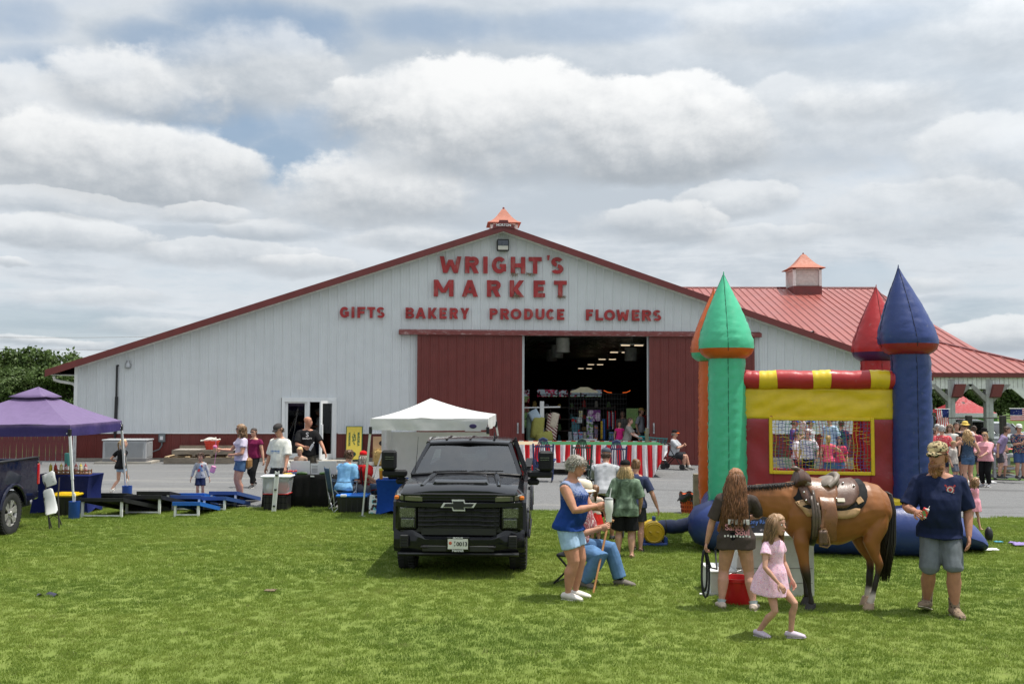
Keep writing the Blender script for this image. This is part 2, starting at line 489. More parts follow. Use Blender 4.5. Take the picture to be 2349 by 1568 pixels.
def scatter(name,base,srcs,density,smin,smax,seed):
 """stuff: tufts instanced on the faces of a sheet"""
 cl=bpy.data.collections.new(name+'_tufts')
 for s in srcs:cl.objects.link(s)
 ng=bpy.data.node_groups.new(name,'GeometryNodeTree')
 ng.interface.new_socket('Geometry',in_out='INPUT',socket_type='NodeSocketGeometry')
 ng.interface.new_socket('Geometry',in_out='OUTPUT',socket_type='NodeSocketGeometry')
 gi,go=ng.nodes.new('NodeGroupInput'),ng.nodes.new('NodeGroupOutput')
 dp=ng.nodes.new('GeometryNodeDistributePointsOnFaces');dp.inputs['Density'].default_value=density;dp.inputs['Seed'].default_value=seed
 ip=ng.nodes.new('GeometryNodeInstanceOnPoints');ci=ng.nodes.new('GeometryNodeCollectionInfo')
 ci.inputs['Collection'].default_value=cl;ci.inputs['Separate Children'].default_value=True;ci.inputs['Reset Children'].default_value=True
 ip.inputs['Pick Instance'].default_value=True
 rv=ng.nodes.new('FunctionNodeRandomValue');rv.data_type='FLOAT_VECTOR';rv.inputs[0].default_value=(-.12,-.12,0);rv.inputs[1].default_value=(.12,.12,6.283)
 sv=ng.nodes.new('FunctionNodeRandomValue');sv.data_type='FLOAT';sv.inputs[2].default_value=smin;sv.inputs[3].default_value=smax
 L=ng.links.new
 L(gi.outputs[0],dp.inputs[0]);L(dp.outputs[0],ip.inputs['Points']);L(ci.outputs[0],ip.inputs['Instance'])
 L(rv.outputs[0],ip.inputs['Rotation']);L(sv.outputs[1],ip.inputs['Scale']);L(ip.outputs[0],go.inputs[0])
 md=base.modifiers.new('scatter','NODES');md.node_group=ng
 return tag(base,kind='stuff')

tf=[tuft(34,.085,.044,i)for i in range(4)]+[tuft(30,.09,.034,9,wide=2.0)]
g1=sheet('grass',-8.2,8.4,7.6,13.5,34,14,.012,m_lawn,.012)
scatter('grass',g1,tf,190,.55,1.15,1)
g2=sheet('grass',-13.5,13.8,13.5,edge_y,220,20,.012,m_lawn,.012)
scatter('grass_far',g2,tf,130,.7,1.35,2)

# ---- trees
def f_leaf(x,v,c):
 ge=N(x.nt,'ShaderNodeNewGeometry');oi=N(x.nt,'ShaderNodeObjectInfo')
 a=x.noise(v,.55,3,.6)
 k=x.m('ADD',a,x.m('MULTIPLY',x.m('SUBTRACT',ge.outputs['Random Per Island'],.5),.35))
 k=x.m('ADD',k,x.m('MULTIPLY',x.m('SUBTRACT',oi.outputs['Random'],.5),.18))
 return x.mix(x.ss(k,.3,.7),tuple(q*.75 for q in c),tuple(min(1,q*1.45)for q in c))

m_leaf=mat('leaf',(.070,.108,.030),.5,fn=f_leaf,var=0,spec=.25,transl=.30)
m_leaf2=mat('leaf_pale',(.088,.130,.040),.5,fn=f_leaf,var=0,spec=.25,transl=.30)
m_bark=mat('bark',(.11,.085,.065),.9,var=.3,bump=.02,bs=9)
m_pink=mat('crape_flower',(.62,.06,.16),.6,fn=f_leaf,var=0,spec=.2,transl=.35)

def crown_mesh(name,w,h,n_cl,n_lf,lf,seed,m,z0=0.0):
 rg=random.Random(seed);mb=MB();cl=[]
 lob=[(rg.uniform(-.45,.45)*w,rg.uniform(-.45,.45)*w,z0+h*rg.uniform(.02,.80),rg.uniform(.22,.36)*w)for _ in range(9)]+[(0,0,z0+h*.74,.26*w),(0,0,z0+h*.45,.38*w)]
 while len(cl)<n_cl:
  lx,ly,lz,lr=rg.choice(lob);d=Vector((rg.gauss(0,1),rg.gauss(0,1),rg.gauss(0,1))).normalized()*lr*rg.uniform(.62,1.03)
  cl.append((Vector((lx,ly,lz))+Vector((d.x,d.y,d.z*.75)),d.normalized()))
 for(c,out)in cl:
  cr=rg.uniform(.7,1.4)*lf*3
  for _ in range(n_lf):
   p=c+Vector((rg.gauss(0,.45),rg.gauss(0,.45),rg.gauss(0,.32)))*cr
   nn=(Vector((rg.gauss(0,1),rg.gauss(0,1),rg.gauss(.6,.8)))+out*.5).normalized();u=nn.orthogonal().normalized();t=nn.cross(u);a=rg.uniform(0,pi)
   u,t=u*cos(a)+t*sin(a),t*cos(a)-u*sin(a);s=lf*rg.uniform(.6,1.3)
   mb.add([p+u*s,p+t*s*.62,p-u*s,p-t*s*.62],[(0,1,2,3)])
 o=mb.build(name,m,fix=False);return o

def make_tree(label,loc,w,h,seed,m,th=2.0,group=None,dens=(300,26),lf=.34):
 t=empty('tree',loc,label,'tree',group)
 rg=random.Random(seed+50)
 k=MB();k.tube([(0,0,-.3),(.05*h*.1,0,th),(.1,.1,th+h*.35),(0,.1,th+h*.62)],[w*.05,w*.036,w*.024,w*.008],9)
 for i in range(6):
  a=i*1.1+seed;z=th+h*(.05+.07*i);k.tube([(.05,.05,z),(cos(a)*w*.16,sin(a)*w*.16,z+h*.12),(cos(a)*w*.33,sin(a)*w*.33,z+h*.20)],[w*.018,w*.012,w*.004],6)
 k.build('trunk',m_bark,t,True)
 c=crown_mesh('crown',w,h,dens[0],dens[1],lf,seed,m,th);c.parent=t
 return t

tr=[make_tree('dark green broad tree towering over the purple canopy at the far left',(0,0,0),11,10,1,m_leaf,1.2),
  make_tree('rounded mid green tree beside the white barn corner above the purple canopy',(0,0,0),10,9,2,m_leaf2,1.0),
  make_tree('tall slim tree far behind the pavilion',(0,0,0),8,11,3,m_leaf,1.6)]

def put_tree(i,px,Y,sc,label,group=None,used=set(),zs=1.0):
 t=tr[i]if i not in used else copy_tree(tr[i]);used.add(i)
 X=(px-CX)/F*Y;t.location=(X,Y,-.2);t.rotation_euler=(0,0,random.uniform(0,6));t.scale=(sc,sc,sc*zs)
 t['label']=label;t['category']='tree'
 if group:t['group']=group
 return t

WL='woodland trees beyond the left end of the barn'
put_tree(0,92,150,.86,'broad dark tree with the highest crown of the wood left of the barn',WL)
put_tree(1,38,146,.80,'rounded tree near the left picture edge, just left of the highest wood crown',WL)
put_tree(0,-25,152,.78,'dark tree cut by the left picture edge above the purple canopy',WL)
put_tree(1,150,143,.74,'mid green tree of the left wood touching the barn eave end',WL)
put_tree(2,12,138,.62,'low bushy tree at the left picture edge, in front of the taller wood',WL,zs=.8)
put_tree(1,62,136,.60,'low pale tree just above the peak of the purple canopy',WL)
put_tree(2,120,135,.62,'low tree between the purple canopy and the white barn wall',WL,zs=.8)
put_tree(0,205,155,.74,'tree mostly hidden behind the left corner of the barn',WL)
put_tree(2,168,134,.6,'dark low tree close beside the barn corner board',WL,zs=.85)
WR='trees on the skyline behind the pavilion'
for k,(px,hh,lb)in enumerate([(2140,.42,'small tree on the skyline next to the blue tower'),(2170,.52,'skyline tree left of the watermelon canopy peak'),(2203,.48,'skyline tree behind the watermelon canopy peak'),
         (2234,.60,'tallest skyline tree between the two pavilion posts'),(2262,.50,'skyline tree directly behind the right pavilion post'),(2290,.50,'rounded skyline tree just right of the right pavilion post'),
         (2318,.66,'tall ragged skyline tree above the hanging flag'),(2345,.52,'skyline tree at the right picture edge'),(2375,.6,'skyline tree cut by the right picture edge')]):
 put_tree((2,1,0)[k%3],px,150,hh,lb,WR,zs=.95)
# ================================================================== BARN
YAW=R(4.0)
O0=G(173,1057);BO=Vector((O0.x,O0.y,0))
BM=Matrix.Translation(BO)@Matrix.Rotation(YAW,4,'Z');BI=BM.inverted()

def FP(x,y,d=0.0):
 """pixel -> barn-local (u, z) on the plane y = d"""
 o=BI@CAMP;r=BI.to_3x3()@ray(x,y);k=(d-o.y)/r.y
 p=o+r*k;return p.x,p.z

m_white=mat('white_steel',(.60,.62,.635),.42,var=.03,vs=1.5,spec=.5,dirt=(.52,.53,.52),da=.16,ds=.6)
m_red=mat('red_steel',(.150,.031,.026),.45,var=.07,vs=2,spec=.4,dirt=(.20,.05,.045),da=.25,ds=1.2)
m_redtrim=mat('red_trim',(.155,.026,.024),.4,var=.1,vs=3,spec=.5)
m_redroof=mat('red_roof',(.27,.066,.052),.42,var=.06,vs=.8,spec=.6,dirt=(.38,.10,.085),da=.25,ds=.5)
m_copper=mat('copper_cap',(.40,.150,.100),.6,var=.06,spec=.25)
m_soffit=mat('soffit',(.72,.72,.70),.6)
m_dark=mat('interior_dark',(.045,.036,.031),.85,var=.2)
m_ceil=mat('interior_ceiling',(.42,.42,.43),.35,metal=.5,var=.2,vs=1.0)
m_alu=mat('white_aluminium',(.72,.73,.73),.35,var=.03)
m_steel=mat('galvanised',(.42,.43,.44),.45,metal=.7)
m_black=mat('black_plastic',(.012,.012,.013),.45,var=.1)
m_rub=mat('rubber',(.018,.018,.019),.8,var=.2,bump=.002,bs=90)

def f_glass(x,v,c):return c

m_glass=bpy.data.materials.new('dark_glass');m_glass.use_nodes=True
_nt=m_glass.node_tree;_nt.nodes.clear();_g=N(_nt,'ShaderNodeBsdfGlossy');_g.inputs['Roughness'].default_value=.02
_t=N(_nt,'ShaderNodeBsdfTransparent');_t.inputs[0].default_value=(.42,.45,.46,1);_m=N(_nt,'ShaderNodeMixShader');_fr=N(_nt,'ShaderNodeFresnel');_fr.inputs[0].default_value=1.5
_o=N(_nt,'ShaderNodeOutputMaterial');_nt.links.new(_fr.outputs[0],_m.inputs[0]);_nt.links.new(_t.outputs[0],_m.inputs[1]);_nt.links.new(_g.outputs[0],_m.inputs[2]);_nt.links.new(_m.outputs[0],_o.inputs[0])

barn=empty('market_barn',BO,'long white steel market barn with red trim, red lettering and an open sliding door','barn',rz=YAW)
HALF=FP(1153,600)[0];WID=2*HALF
ZP=FP(1153,531)[1];ZE=FP(177,840)[1];DEP=35.0

def zr(u):  # wall top under the rake
 return ZP-(ZP-ZE)*abs(u-HALF)/HALF

def zfl(u):  # ground at the wall
 p=BM@Vector((u,0,0));return gz(p.x,p.y)

ZW=FP(560,993)[1]
PW=WID/93
gd=(FP(648,912)[0],FP(773,912)[0],FP(700,912)[1])  # glass door
od=(FP(1197,770)[0],FP(1490,770)[0],FP(1330,768)[1])  # big opening

def panel(u0,z0,z1f,name,m,dy=0.0,w=None):
 w=w or PW;mb=MB()
 prof=[(0,0),(.018,-.026),(.050,-.026),(.068,0),(w*.42,0),(w*.44,-.007),(w*.48,-.007),(w*.50,0),(w*.70,0),(w*.72,-.007),(w*.76,-.007),(w*.78,0),(w,0)]
 vs=[]
 for(a,b)in prof:vs+=[(u0+a,b+dy,z0),(u0+a,b+dy,z1f(u0+a))]
 mb.add(vs,[(2*i,2*i+2,2*i+3,2*i+1)for i in range(len(prof)-1)])
 return mb.build(name,m,barn,fix=False)

for i in range(93):
 u=i*PW;uc=u+PW/2
 z0=ZW
 if gd[0]-.1<uc<gd[1]+.1:z0=gd[2]
 elif od[0]<uc<od[1]:z0=od[2]
 panel(u,z0,zr,'siding_panel',m_white)
 if not(gd[0]-.1<uc<gd[1]+.1 or od[0]<uc<od[1]):
  panel(u,.115,lambda a:ZW,'wainscot_panel',m_red,-.004)
# base trim, wainscot cap, corner boards, foundation
mb=MB();mb.box((gd[0]/2-.05,-.035,ZW),(gd[0]-.1,.05,.035));mb.box(((gd[1]+od[0])/2,-.035,ZW),(od[0]-gd[1]-.1,.05,.035));mb.box(((od[1]+WID)/2,-.035,ZW),(WID-od[1],.05,.035))
mb.build('wainscot_cap',m_alu,barn)
mb=MB();mb.box((WID/2,.08,-.20),(WID+.1,.24,.62));mb.build('foundation',m_concrete,barn)
for u in(0,WID):
 MB().box((u+(-.03 if u==0 else .03),-.02,ZE/2+.05),(.12,.12,ZE-.0)).build('corner_board',m_alu,barn)
# side and back walls, floor, ceiling
back_z=4.0
bw=MB()
bw.box((-.03,DEP/2,ZE/2),(.08,DEP-.3,ZE));bw.build('side_wall',m_white,barn)
MB().box((WID+.03,DEP/2,ZE/2),(.08,DEP-.3,ZE)).build('side_wall',m_white,barn)
MB().box((WID/2,DEP/2,-.14),(WID,DEP,.12)).build('floor_slab',m_concrete,barn)
CZ=4.95
# inner lining behind the facade (so daylight does not leak through the thin panels)
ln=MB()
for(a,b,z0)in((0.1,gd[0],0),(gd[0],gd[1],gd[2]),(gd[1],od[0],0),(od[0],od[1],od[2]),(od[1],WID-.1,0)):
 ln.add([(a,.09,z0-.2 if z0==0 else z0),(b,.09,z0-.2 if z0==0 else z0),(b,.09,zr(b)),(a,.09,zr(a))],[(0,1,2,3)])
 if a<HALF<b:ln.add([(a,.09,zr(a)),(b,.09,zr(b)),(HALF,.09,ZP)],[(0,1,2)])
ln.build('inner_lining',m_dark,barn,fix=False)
# ribbed interior ceiling over the hall
ce=MB()
UH0,UH1=od[0]-6.5,od[1]+6.5
n=64
for i in range(n):
 a=UH0+(UH1-UH0)*i/n;w=(UH1-UH0)/n
 ce.add([(a,.12,CZ),(a+w*.7,.12,CZ),(a+w*.7,DEP,CZ),(a,DEP,CZ)],[(0,1,2,3)])
 ce.add([(a+w*.7,.12,CZ),(a+w*.8,.12,CZ+.03),(a+w*.9,.12,CZ+.03),(a+w,.12,CZ),(a+w*.7,DEP,CZ),(a+w*.8,DEP,CZ+.03),(a+w*.9,DEP,CZ+.03),(a+w,DEP,CZ)],[(0,1,5,4),(1,2,6,5),(2,3,7,6)])
ce.build('hall_ceiling',m_ceil,barn,fix=False)
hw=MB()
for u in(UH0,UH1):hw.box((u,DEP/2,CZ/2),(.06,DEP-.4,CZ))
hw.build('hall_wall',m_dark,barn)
# back wall with openings given in pixels on the plane y = DEP
bo=[]
DB=DEP
for(x0,y0,x1,y1)in((1232,893,1303,910),(1308,893,1381,910),(1200,893,1214,990),(1436,936,1465,1010),(1473,934,1489,1000)):
 u0,z1=FP(x0,y0,DB);u1,z0=FP(x1,y1,DB);bo.append((u0,u1,max(z0,0.02),z1))
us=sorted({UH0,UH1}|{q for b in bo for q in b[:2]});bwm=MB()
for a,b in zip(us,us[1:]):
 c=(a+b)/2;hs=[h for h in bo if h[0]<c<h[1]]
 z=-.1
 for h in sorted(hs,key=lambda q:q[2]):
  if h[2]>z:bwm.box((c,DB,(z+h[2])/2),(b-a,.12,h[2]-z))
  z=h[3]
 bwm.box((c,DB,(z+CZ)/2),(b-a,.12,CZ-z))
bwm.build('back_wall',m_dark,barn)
for h in bo:
 MB().box(((h[0]+h[1])/2,DB+.0,(h[2]+h[3])/2),(h[1]-h[0],.012,h[3]-h[2])).build('back_window_pane',m_glass,barn)
# roof: two slabs with red rake trim, ribs underneath hidden
OV,OVL=.45,1.0
for sg in(-1,1):
 e0=Vector((HALF,0,ZP+.10));uo=HALF+sg*(HALF+OVL);zo=ZP+.10-(ZP-ZE)*(HALF+OVL)/HALF
 rf=MB();n=60
 for i in range(2):
  pass
 for(y0,y1,nm,m,th,dz)in((-OV+.06,DEP+.4,'roof_slope',m_redroof,.10,.10),(-OV,-OV+.06,'rake_trim',m_redtrim,.24,.085)):
  q=MB();vs=[]
  for(u,z)in((HALF,e0.z),(uo,zo)):
   for y in(y0,y1):
    vs+=[(u,y,z+dz),(u,y,z+dz-th)]
  q.add(vs,[(0,4,6,2),(1,3,7,5),(0,1,5,4),(2,6,7,3),(4,5,7,6),(0,2,3,1)]);q.build(nm,m,barn)
 q=MB();vs=[]
 for(u,z)in((HALF,e0.z),(uo,zo)):
  for y in(-OV+.05,.10):vs+=[(u,y,z-.02),(u,y,z-.06)]
 q.add(vs,[(0,4,6,2),(1,3,7,5),(0,1,5,4),(2,6,7,3),(4,5,7,6),(0,2,3,1)]);q.build('soffit',m_soffit,barn)
 q=MB();vs=[]  # frieze board between siding and soffit
 for(u,z)in((HALF,zr(HALF)),(uo-sg*OVL,zr(HALF+sg*HALF))):
  for y in(-.05,-.028):vs+=[(u,y,z+.03),(u,y,z-.07)]
 q.add(vs,[(0,4,6,2),(1,3,7,5),(0,1,5,4),(2,6,7,3),(4,5,7,6),(0,2,3,1)]);q.build('frieze_board',m_soffit,barn)
 # eave gutter along the side
 g=MB();g.box((uo+sg*.04,DEP/2,zo-.02),(.12,DEP,.13));g.build('gutter',m_soffit,barn)
 s_=MB();s_.box((HALF+sg*(HALF+OVL/2),DEP/2,zo-.08),(OVL,DEP,.02));s_.build('eave_soffit',m_soffit,barn)
kp=MB();kp.prism([(-.42,.0),(-.38,.16),(0,.30),(.38,.16),(.42,0),(0,.10)],.05,Matrix.Translation((HALF,-OV-.055,ZP+.02)));kp.build('peak_plate',m_redtrim,barn)
rc=MB();rc.prism([(-.22,-.02),(0,.09),(.22,-.02),(.16,.16),(-.16,.16)],DEP+.8,Matrix.Translation((HALF,-OV-.02,ZP+.20)));rc.build('ridge_cap',m_redtrim,barn)
m_letw=mat('white_print',(.75,.75,.75),.6)
text('MORTON',.16,m_letw,barn,'maker_lettering',.004,(HALF,-OV-.075,ZP+.155),(pi/2,0,0),.004,width=.55)
# downspout at the left eave
ds=MB();x0,z0=FP(133,851);x1,z1=FP(176,862);x2,z2=FP(174,1000)
ds.tube([(-.92,.2,ZE-.36),(-.90,.2,ZE-.48),(-.7,.2,ZE-.55),(-.25,.2,ZE-.62),(-.10,.2,ZE-.75),(-.10,.2,ZE-1.0),(-.10,.2,.15)],.055,8);ds.build('downspout',m_soffit,barn,True)

# cupolas
def cupola(parent,loc,w,hb,hl,hr,rz):
 c=bpy.data.objects.new('cupola',None);COL.objects.link(c);c.parent=parent;c.location=loc;c.rotation_euler=(0,0,rz)
 MB().box((0,0,hb/2-.3),(w,w,hb+.6)).build('cupola_base',m_redtrim,c)
 b=MB();b.box((0,0,hb+hl/2),(w*.80,w*.80,hl))
 for sx in(-1,1):
  for sy in(-1,1):b.box((sx*w*.455,sy*w*.455,hb+hl/2),(w*.09,w*.09,hl))
 b.box((0,0,hb+hl-.03),(w*1.0,w*1.0,.08));b.build('cupola_box',m_soffit,c)
 lv=MB();n=11
 for i in range(n):
  z=hb+.06+(hl-.14)*i/n
  for k in range(4):
   a=k*pi/2;lv.box((cos(a)*w*.43,sin(a)*w*.43,z),(.03,w*.80,(hl-.14)/n*.8),rz=a,ry=.5)
 lv.build('cupola_louvre',m_soffit,c)
 r=MB();rings=[]
 for(s,z)in((.56,0),(.575,.03),(.44,.16),(.33,.33),(.23,.54),(.14,.77),(.07,.95),(.035,1.0)):
  q=w*s*1.08;rings.append([(q,q,hb+hl+z*hr),(-q,q,hb+hl+z*hr),(-q,-q,hb+hl+z*hr),(q,-q,hb+hl+z*hr)])
 r.loft(rings);r.build('cupola_roof',m_copper,c,30)
 f=MB();f.lathe([(.06,0),(.05,.08),(.02,.12)],(0,0,hb+hl+hr-.02),8);f.build('finial',m_redtrim,c,True)

Yc=9.0
sc_=(BM@Vector((HALF,Yc,0))).y/F
zc_=FP(1155,517,Yc)[1];cupola(barn,(FP(1155,500,Yc)[0],Yc,ZP+.2),62*sc_,.30,zc_-ZP-.5,38*sc_,0)
# floodlight
u,z=FP(1153,564)
fl=empty('floodlight',BM@Vector((u,-.12,z)),'square floodlight under the barn peak above the big lettering','floodlight',rz=YAW)
q=MB();q.box((0,-.05,0),(.46,.22,.44),bev=.03);q.box((0,.08,0),(.2,.12,.2));q.build('housing',m_black,fl)
MB().box((0,-.165,-.11),(.38,.012,.15)).build('lens',mat('lens',(.55,.53,.46),.2),fl);MB().box((0,-.165,.08),(.38,.012,.19)).build('reflector',mat('reflector',(.07,.08,.10),.3),fl)
# small lamp, conduit
u,z=FP(295,836)
sl=empty('wall_lamp',BM@Vector((u,-.08,z)),'small round grey lamp high on the left part of the white siding','lamp',rz=YAW)
q=MB();q.lathe([(.05,.16),(.07,.08),(.11,.02),(.11,-.10),(.06,-.14)],(0,0,0),12);q.build('lamp_body',m_steel,sl,True);MB().box((0,.04,.1),(.06,.1,.06)).build('bracket',m_steel,sl)
a,b,c_=FP(270,838),FP(268,925),FP(265,995)
q=MB();q.tube([(a[0]+.02,.02,a[1]),(a[0],-.07,a[1]+.0),(a[0],-.07,a[1]-.2),(b[0],-.07,b[1]),(c_[0],-.07,c_[1]-.3)],.038,8);q.tube([(b[0]+.005,-.07,b[1]+.25),(c_[0]+.005,-.07,c_[1])],.06,8)
tag(q.build('vent_pipe',m_black,barn,True))
# glass double door
gw=gd[1]-gd[0];gh=gd[2]-.05
fr=MB()
for(u,w)in((gd[0]+.05,.12),(gd[0]+gw*.485,.09),(gd[1]-.06,.12)):fr.box((u,-.02,gh/2+.05),(w,.16,gh))
fr.box(((gd[0]+gd[1])/2,-.02,gd[2]-.07),(gw,.165,.16));fr.build('door_frame',m_alu,barn)
lf0,lf1=gd[0]+.11,gd[0]+gw*.485-.045
dl=MB()
for(u,w)in((lf0+.05,.10),(lf1-.05,.10)):dl.box((u,0,gh/2+.02),(w,.06,gh-.16))
dl.box(((lf0+lf1)/2,0,.17),(lf1-lf0-.2,.058,.22));dl.box(((lf0+lf1)/2,0,gh-.10),(lf1-lf0-.2,.058,.10))
dl=dl.build('glass_door',m_alu,barn)
MB().box(((lf0+lf1)/2,0,gh/2+.08),(lf1-lf0-.2,.012,gh-.40)).build('door_pane',m_glass,dl)
# open leaf swung out towards the camera
hx=gd[1]-.13;ow=lf1-lf0
dl=MB();L_=ow
for t in(.05,L_-.05):dl.box((-t,0,gh/2+.02),(.10,.06,gh-.16))
dl.box((-L_/2,0,.17),(L_-.2,.058,.22));dl.box((-L_/2,0,gh-.10),(L_-.2,.058,.10));dl.box((-L_+.05,-.05,gh*.48),(.05,.06,.55))
dl=dl.build('glass_door',m_alu,barn);dl.location=(hx,-.06,0);dl.rotation_euler=(0,0,R(62))
q=MB().box((-L_/2,0,gh/2+.08),(L_-.2,.012,gh-.40)).build('door_pane',m_glass,dl)
# dark lobby behind the glass door
lb=MB()
lb.box((gd[0]-.9,2.2,1.5),(.06,4,3.2));lb.box((gd[1]+.9,2.2,1.5),(.06,4,3.2));lb.box(((gd[0]+gd[1])/2,4.2,1.5),(gw+2,.06,3.2));lb.box(((gd[0]+gd[1])/2,2.2,3.1),(gw+2,4,.06))
lb.build('lobby_wall',m_dark,barn)
MB().box(((gd[0]+gd[1])/2+.1,-.55,.02),(gw+1.1,1.0,.1)).build('door_step',m_concrete,barn)

# sliding doors and track
zt=FP(1330,766)[1]
for(xa,xb)in((957,1197),(1490,1731)):
 ua,ub=FP(xa,900,-.16)[0],FP(xb,900,-.16)[0];zb=min(zfl(ua),zfl(ub))+.05
 sd=MB();sd.box(((ua+ub)/2,-.13,(zb+zt)/2),(ub-ua,.05,zt-zb))
 for u in(ua+.04,ub-.04):sd.box((u,-.165,(zb+zt)/2),(.10,.03,zt-zb))
 sd.box(((ua+ub)/2,-.165,zb+.10),(ub-ua-.2,.03,.2));sd.box(((ua+ub)/2,-.165,zt-.08),(ub-ua-.2,.03,.10))
 sd=sd.build('sliding_door',m_red,barn)
 n=int((ub-ua)/PW);w=(ub-ua-.16)/n
 for i in range(n):
  o=panel(ua+.08+i*w,zb+.20,lambda a:zt-.13,'door_panel',m_red,-.158,w);o.parent=sd
 hx=ub-.15 if xa<1000 else ua+.15
 h=MB();h.box((hx,-.19,1.22),(.06,.03,.40));h.tube([(hx,-.19,1.1),(hx,-.26,1.14),(hx,-.26,1.3),(hx,-.19,1.34)],.018,6);h.build('handle',m_steel,sd)
ua,za=FP(915,757,-.2);ub,zb_=FP(1746,766,-.2)
tk=MB();zz=(za+zb_)/2
tk.box(((ua+ub)/2,-.16,zz-.07),(ub-ua,.24,.14));tk.add([(ua,-.28,zz),(ub,-.28,zz),(ub,-.03,zz+.07),(ua,-.03,zz+.07)],[(0,1,2,3)]);tk.build('door_track',mat('faded_red',(.19,.042,.038),.6,var=.15,dirt=(.5,.42,.4),da=.7,ds=5,stretch=(1,1,4)),barn)
hd=MB();hd.box(((od[0]+od[1])/2,-.01,zt-.03),(od[1]-od[0]+.2,.10,.10));hd.build('door_header',m_steel,barn)

# ------------------------------------------------------------ raised letters on the gable: each word a sign, each letter a part
m_letter=mat('weathered_red_paint',(.32,.020,.022),.55,var=.18,vs=5,dirt=(.42,.20,.17),da=.55,ds=7,stretch=(1,1,.35),bump=.004,bs=30)
LETTERS=[]

def block_letter(ch,u0,u1,z0,z1,th,m,par):
 """heavy sans letter cut from board: strokes as extruded polygons in a unit box, each a hair deeper than the last"""
 W_,H_=u1-u0,z1-z0;sw=.265*H_;mb=MB();cnt=[0]

 def poly(pts):
  k=.0015*cnt[0];cnt[0]+=1
  mb.prism([(u0+a,z0+b)for a,b in pts],th,Matrix.Translation((0,-th-k,0)))
 V_=lambda x,a=0,b=None:poly([(x,a),(x+sw,a),(x+sw,H_ if b is None else b),(x,H_ if b is None else b)])
 Hh=lambda z,a=0,b=None,h=None:poly([(a,z),(W_ if b is None else b,z),(W_ if b is None else b,z+(h or sw*.92)),(a,z+(h or sw*.92))])

 def D_(p,q,s=None):
  s=s or sw*1.04;poly([(p[0],p[1]),(p[0]+s,p[1]),(q[0]+s,q[1]),(q[0],q[1])])

 def arc(cx,cz,rx,rz,a0,a1,n=14,s=None):
  s=s or sw
  for i in range(n):
   a,b=R(a0+(a1-a0)*i/n),R(a0+(a1-a0)*(i+1.08)/n)
   poly([(cx+rx*cos(a),cz+rz*sin(a)),(cx+rx*cos(b),cz+rz*sin(b)),(cx+(rx-s)*cos(b),cz+(rz-s*.92)*sin(b)),(cx+(rx-s)*cos(a),cz+(rz-s*.92)*sin(a))])
 h=H_;w=W_;hs_=h-sw*.92
 if ch in 'IT':V_((w-sw)/2)
 if ch=='T':Hh(hs_)
 if ch in 'HFLEKPRBD':V_(0)
 if ch=='H':V_(w-sw);Hh((h-sw)/2)
 if ch in 'FE':Hh(hs_);Hh((h-sw*.9)/2,0,w*.88)
 if ch in 'EL':Hh(0)
 if ch=='K':D_((w-sw*1.2,0),(sw*.55,h*.52),sw*1.2);D_((sw*.45,h*.38),(w-sw*1.2,h),sw*1.15)
 if ch=='M':V_(0);V_(w-sw*.92);D_((w/2-sw*.5,h*.22),(0,h),sw);D_((w/2-sw*.5,h*.22),(w-sw,h),sw)
 if ch=='W':q=w*.25;s=sw*.98;D_((q-s*.45,0),(0,h),s);D_((q-s*.45,0),(w/2-s/2,h*.80),s);D_((w-q-s*.55,0),(w/2-s/2,h*.80),s);D_((w-q-s*.55,0),(w-s,h),s)
 if ch=='A':D_((0,0),(w/2-sw*.55,h),sw*1.05);D_((w-sw*1.05,0),(w/2-sw*.5,h),sw*1.05);Hh(h*.20,w*.22,w*.78,sw*.72)
 if ch=='Y':V_((w-sw)/2,0,h*.5);D_(((w-sw)/2,h*.40),(0,h),sw*1.1);D_(((w-sw)/2,h*.40),(w-sw*1.1,h),sw*1.1)
 if ch in 'PR':Hh(hs_,0,w*.6,sw*.86);Hh(h*.40,0,w*.6,sw*.86);arc(w*.55,h*.70,w*.45,h*.30,-90,90,10,sw*.95)
 if ch=='R':D_((w-sw*1.15,0),(w*.36,h*.46),sw*1.15)
 if ch=='B':
  for(zc,r_)in((.735,.42),(.275,.46)):arc(w*.54,h*zc,w*r_,h*(.265 if r_<.45 else .275),-90,90,10,sw*.85)
  Hh(hs_,0,w*.56,sw*.80);Hh(h*.40,0,w*.56,sw*.80);Hh(0,0,w*.56,sw*.80)
 if ch=='D':Hh(hs_,0,w*.5);Hh(0,0,w*.5);arc(w*.45,h/2,w*.55,h/2,-90,90)
 if ch=='O':arc(w/2,h/2,w/2,h/2,0,360,26)
 if ch=='C':arc(w*.54,h/2,w*.54,h/2,42,318,20)
 if ch=='G':arc(w*.52,h/2,w*.52,h/2,42,345,22);Hh(h*.36,w*.54,w,sw*.78);V_(w-sw,h*.12,h*.5)
 if ch=='U':V_(0,h*.3);V_(w-sw,h*.3);arc(w/2,h*.36,w/2,h*.36,180,360)
 if ch=='S':arc(w*.5,h*.715,w*.48,h*.285,25,262,14,sw*.92);arc(w*.5,h*.285,w*.5,h*.285,-155,82,14,sw*.92)
 if ch=="'":poly([(w*.25,0),(w*.7,0),(w,h),(w*.1,h)])
 return mb.build('letter',m,par)

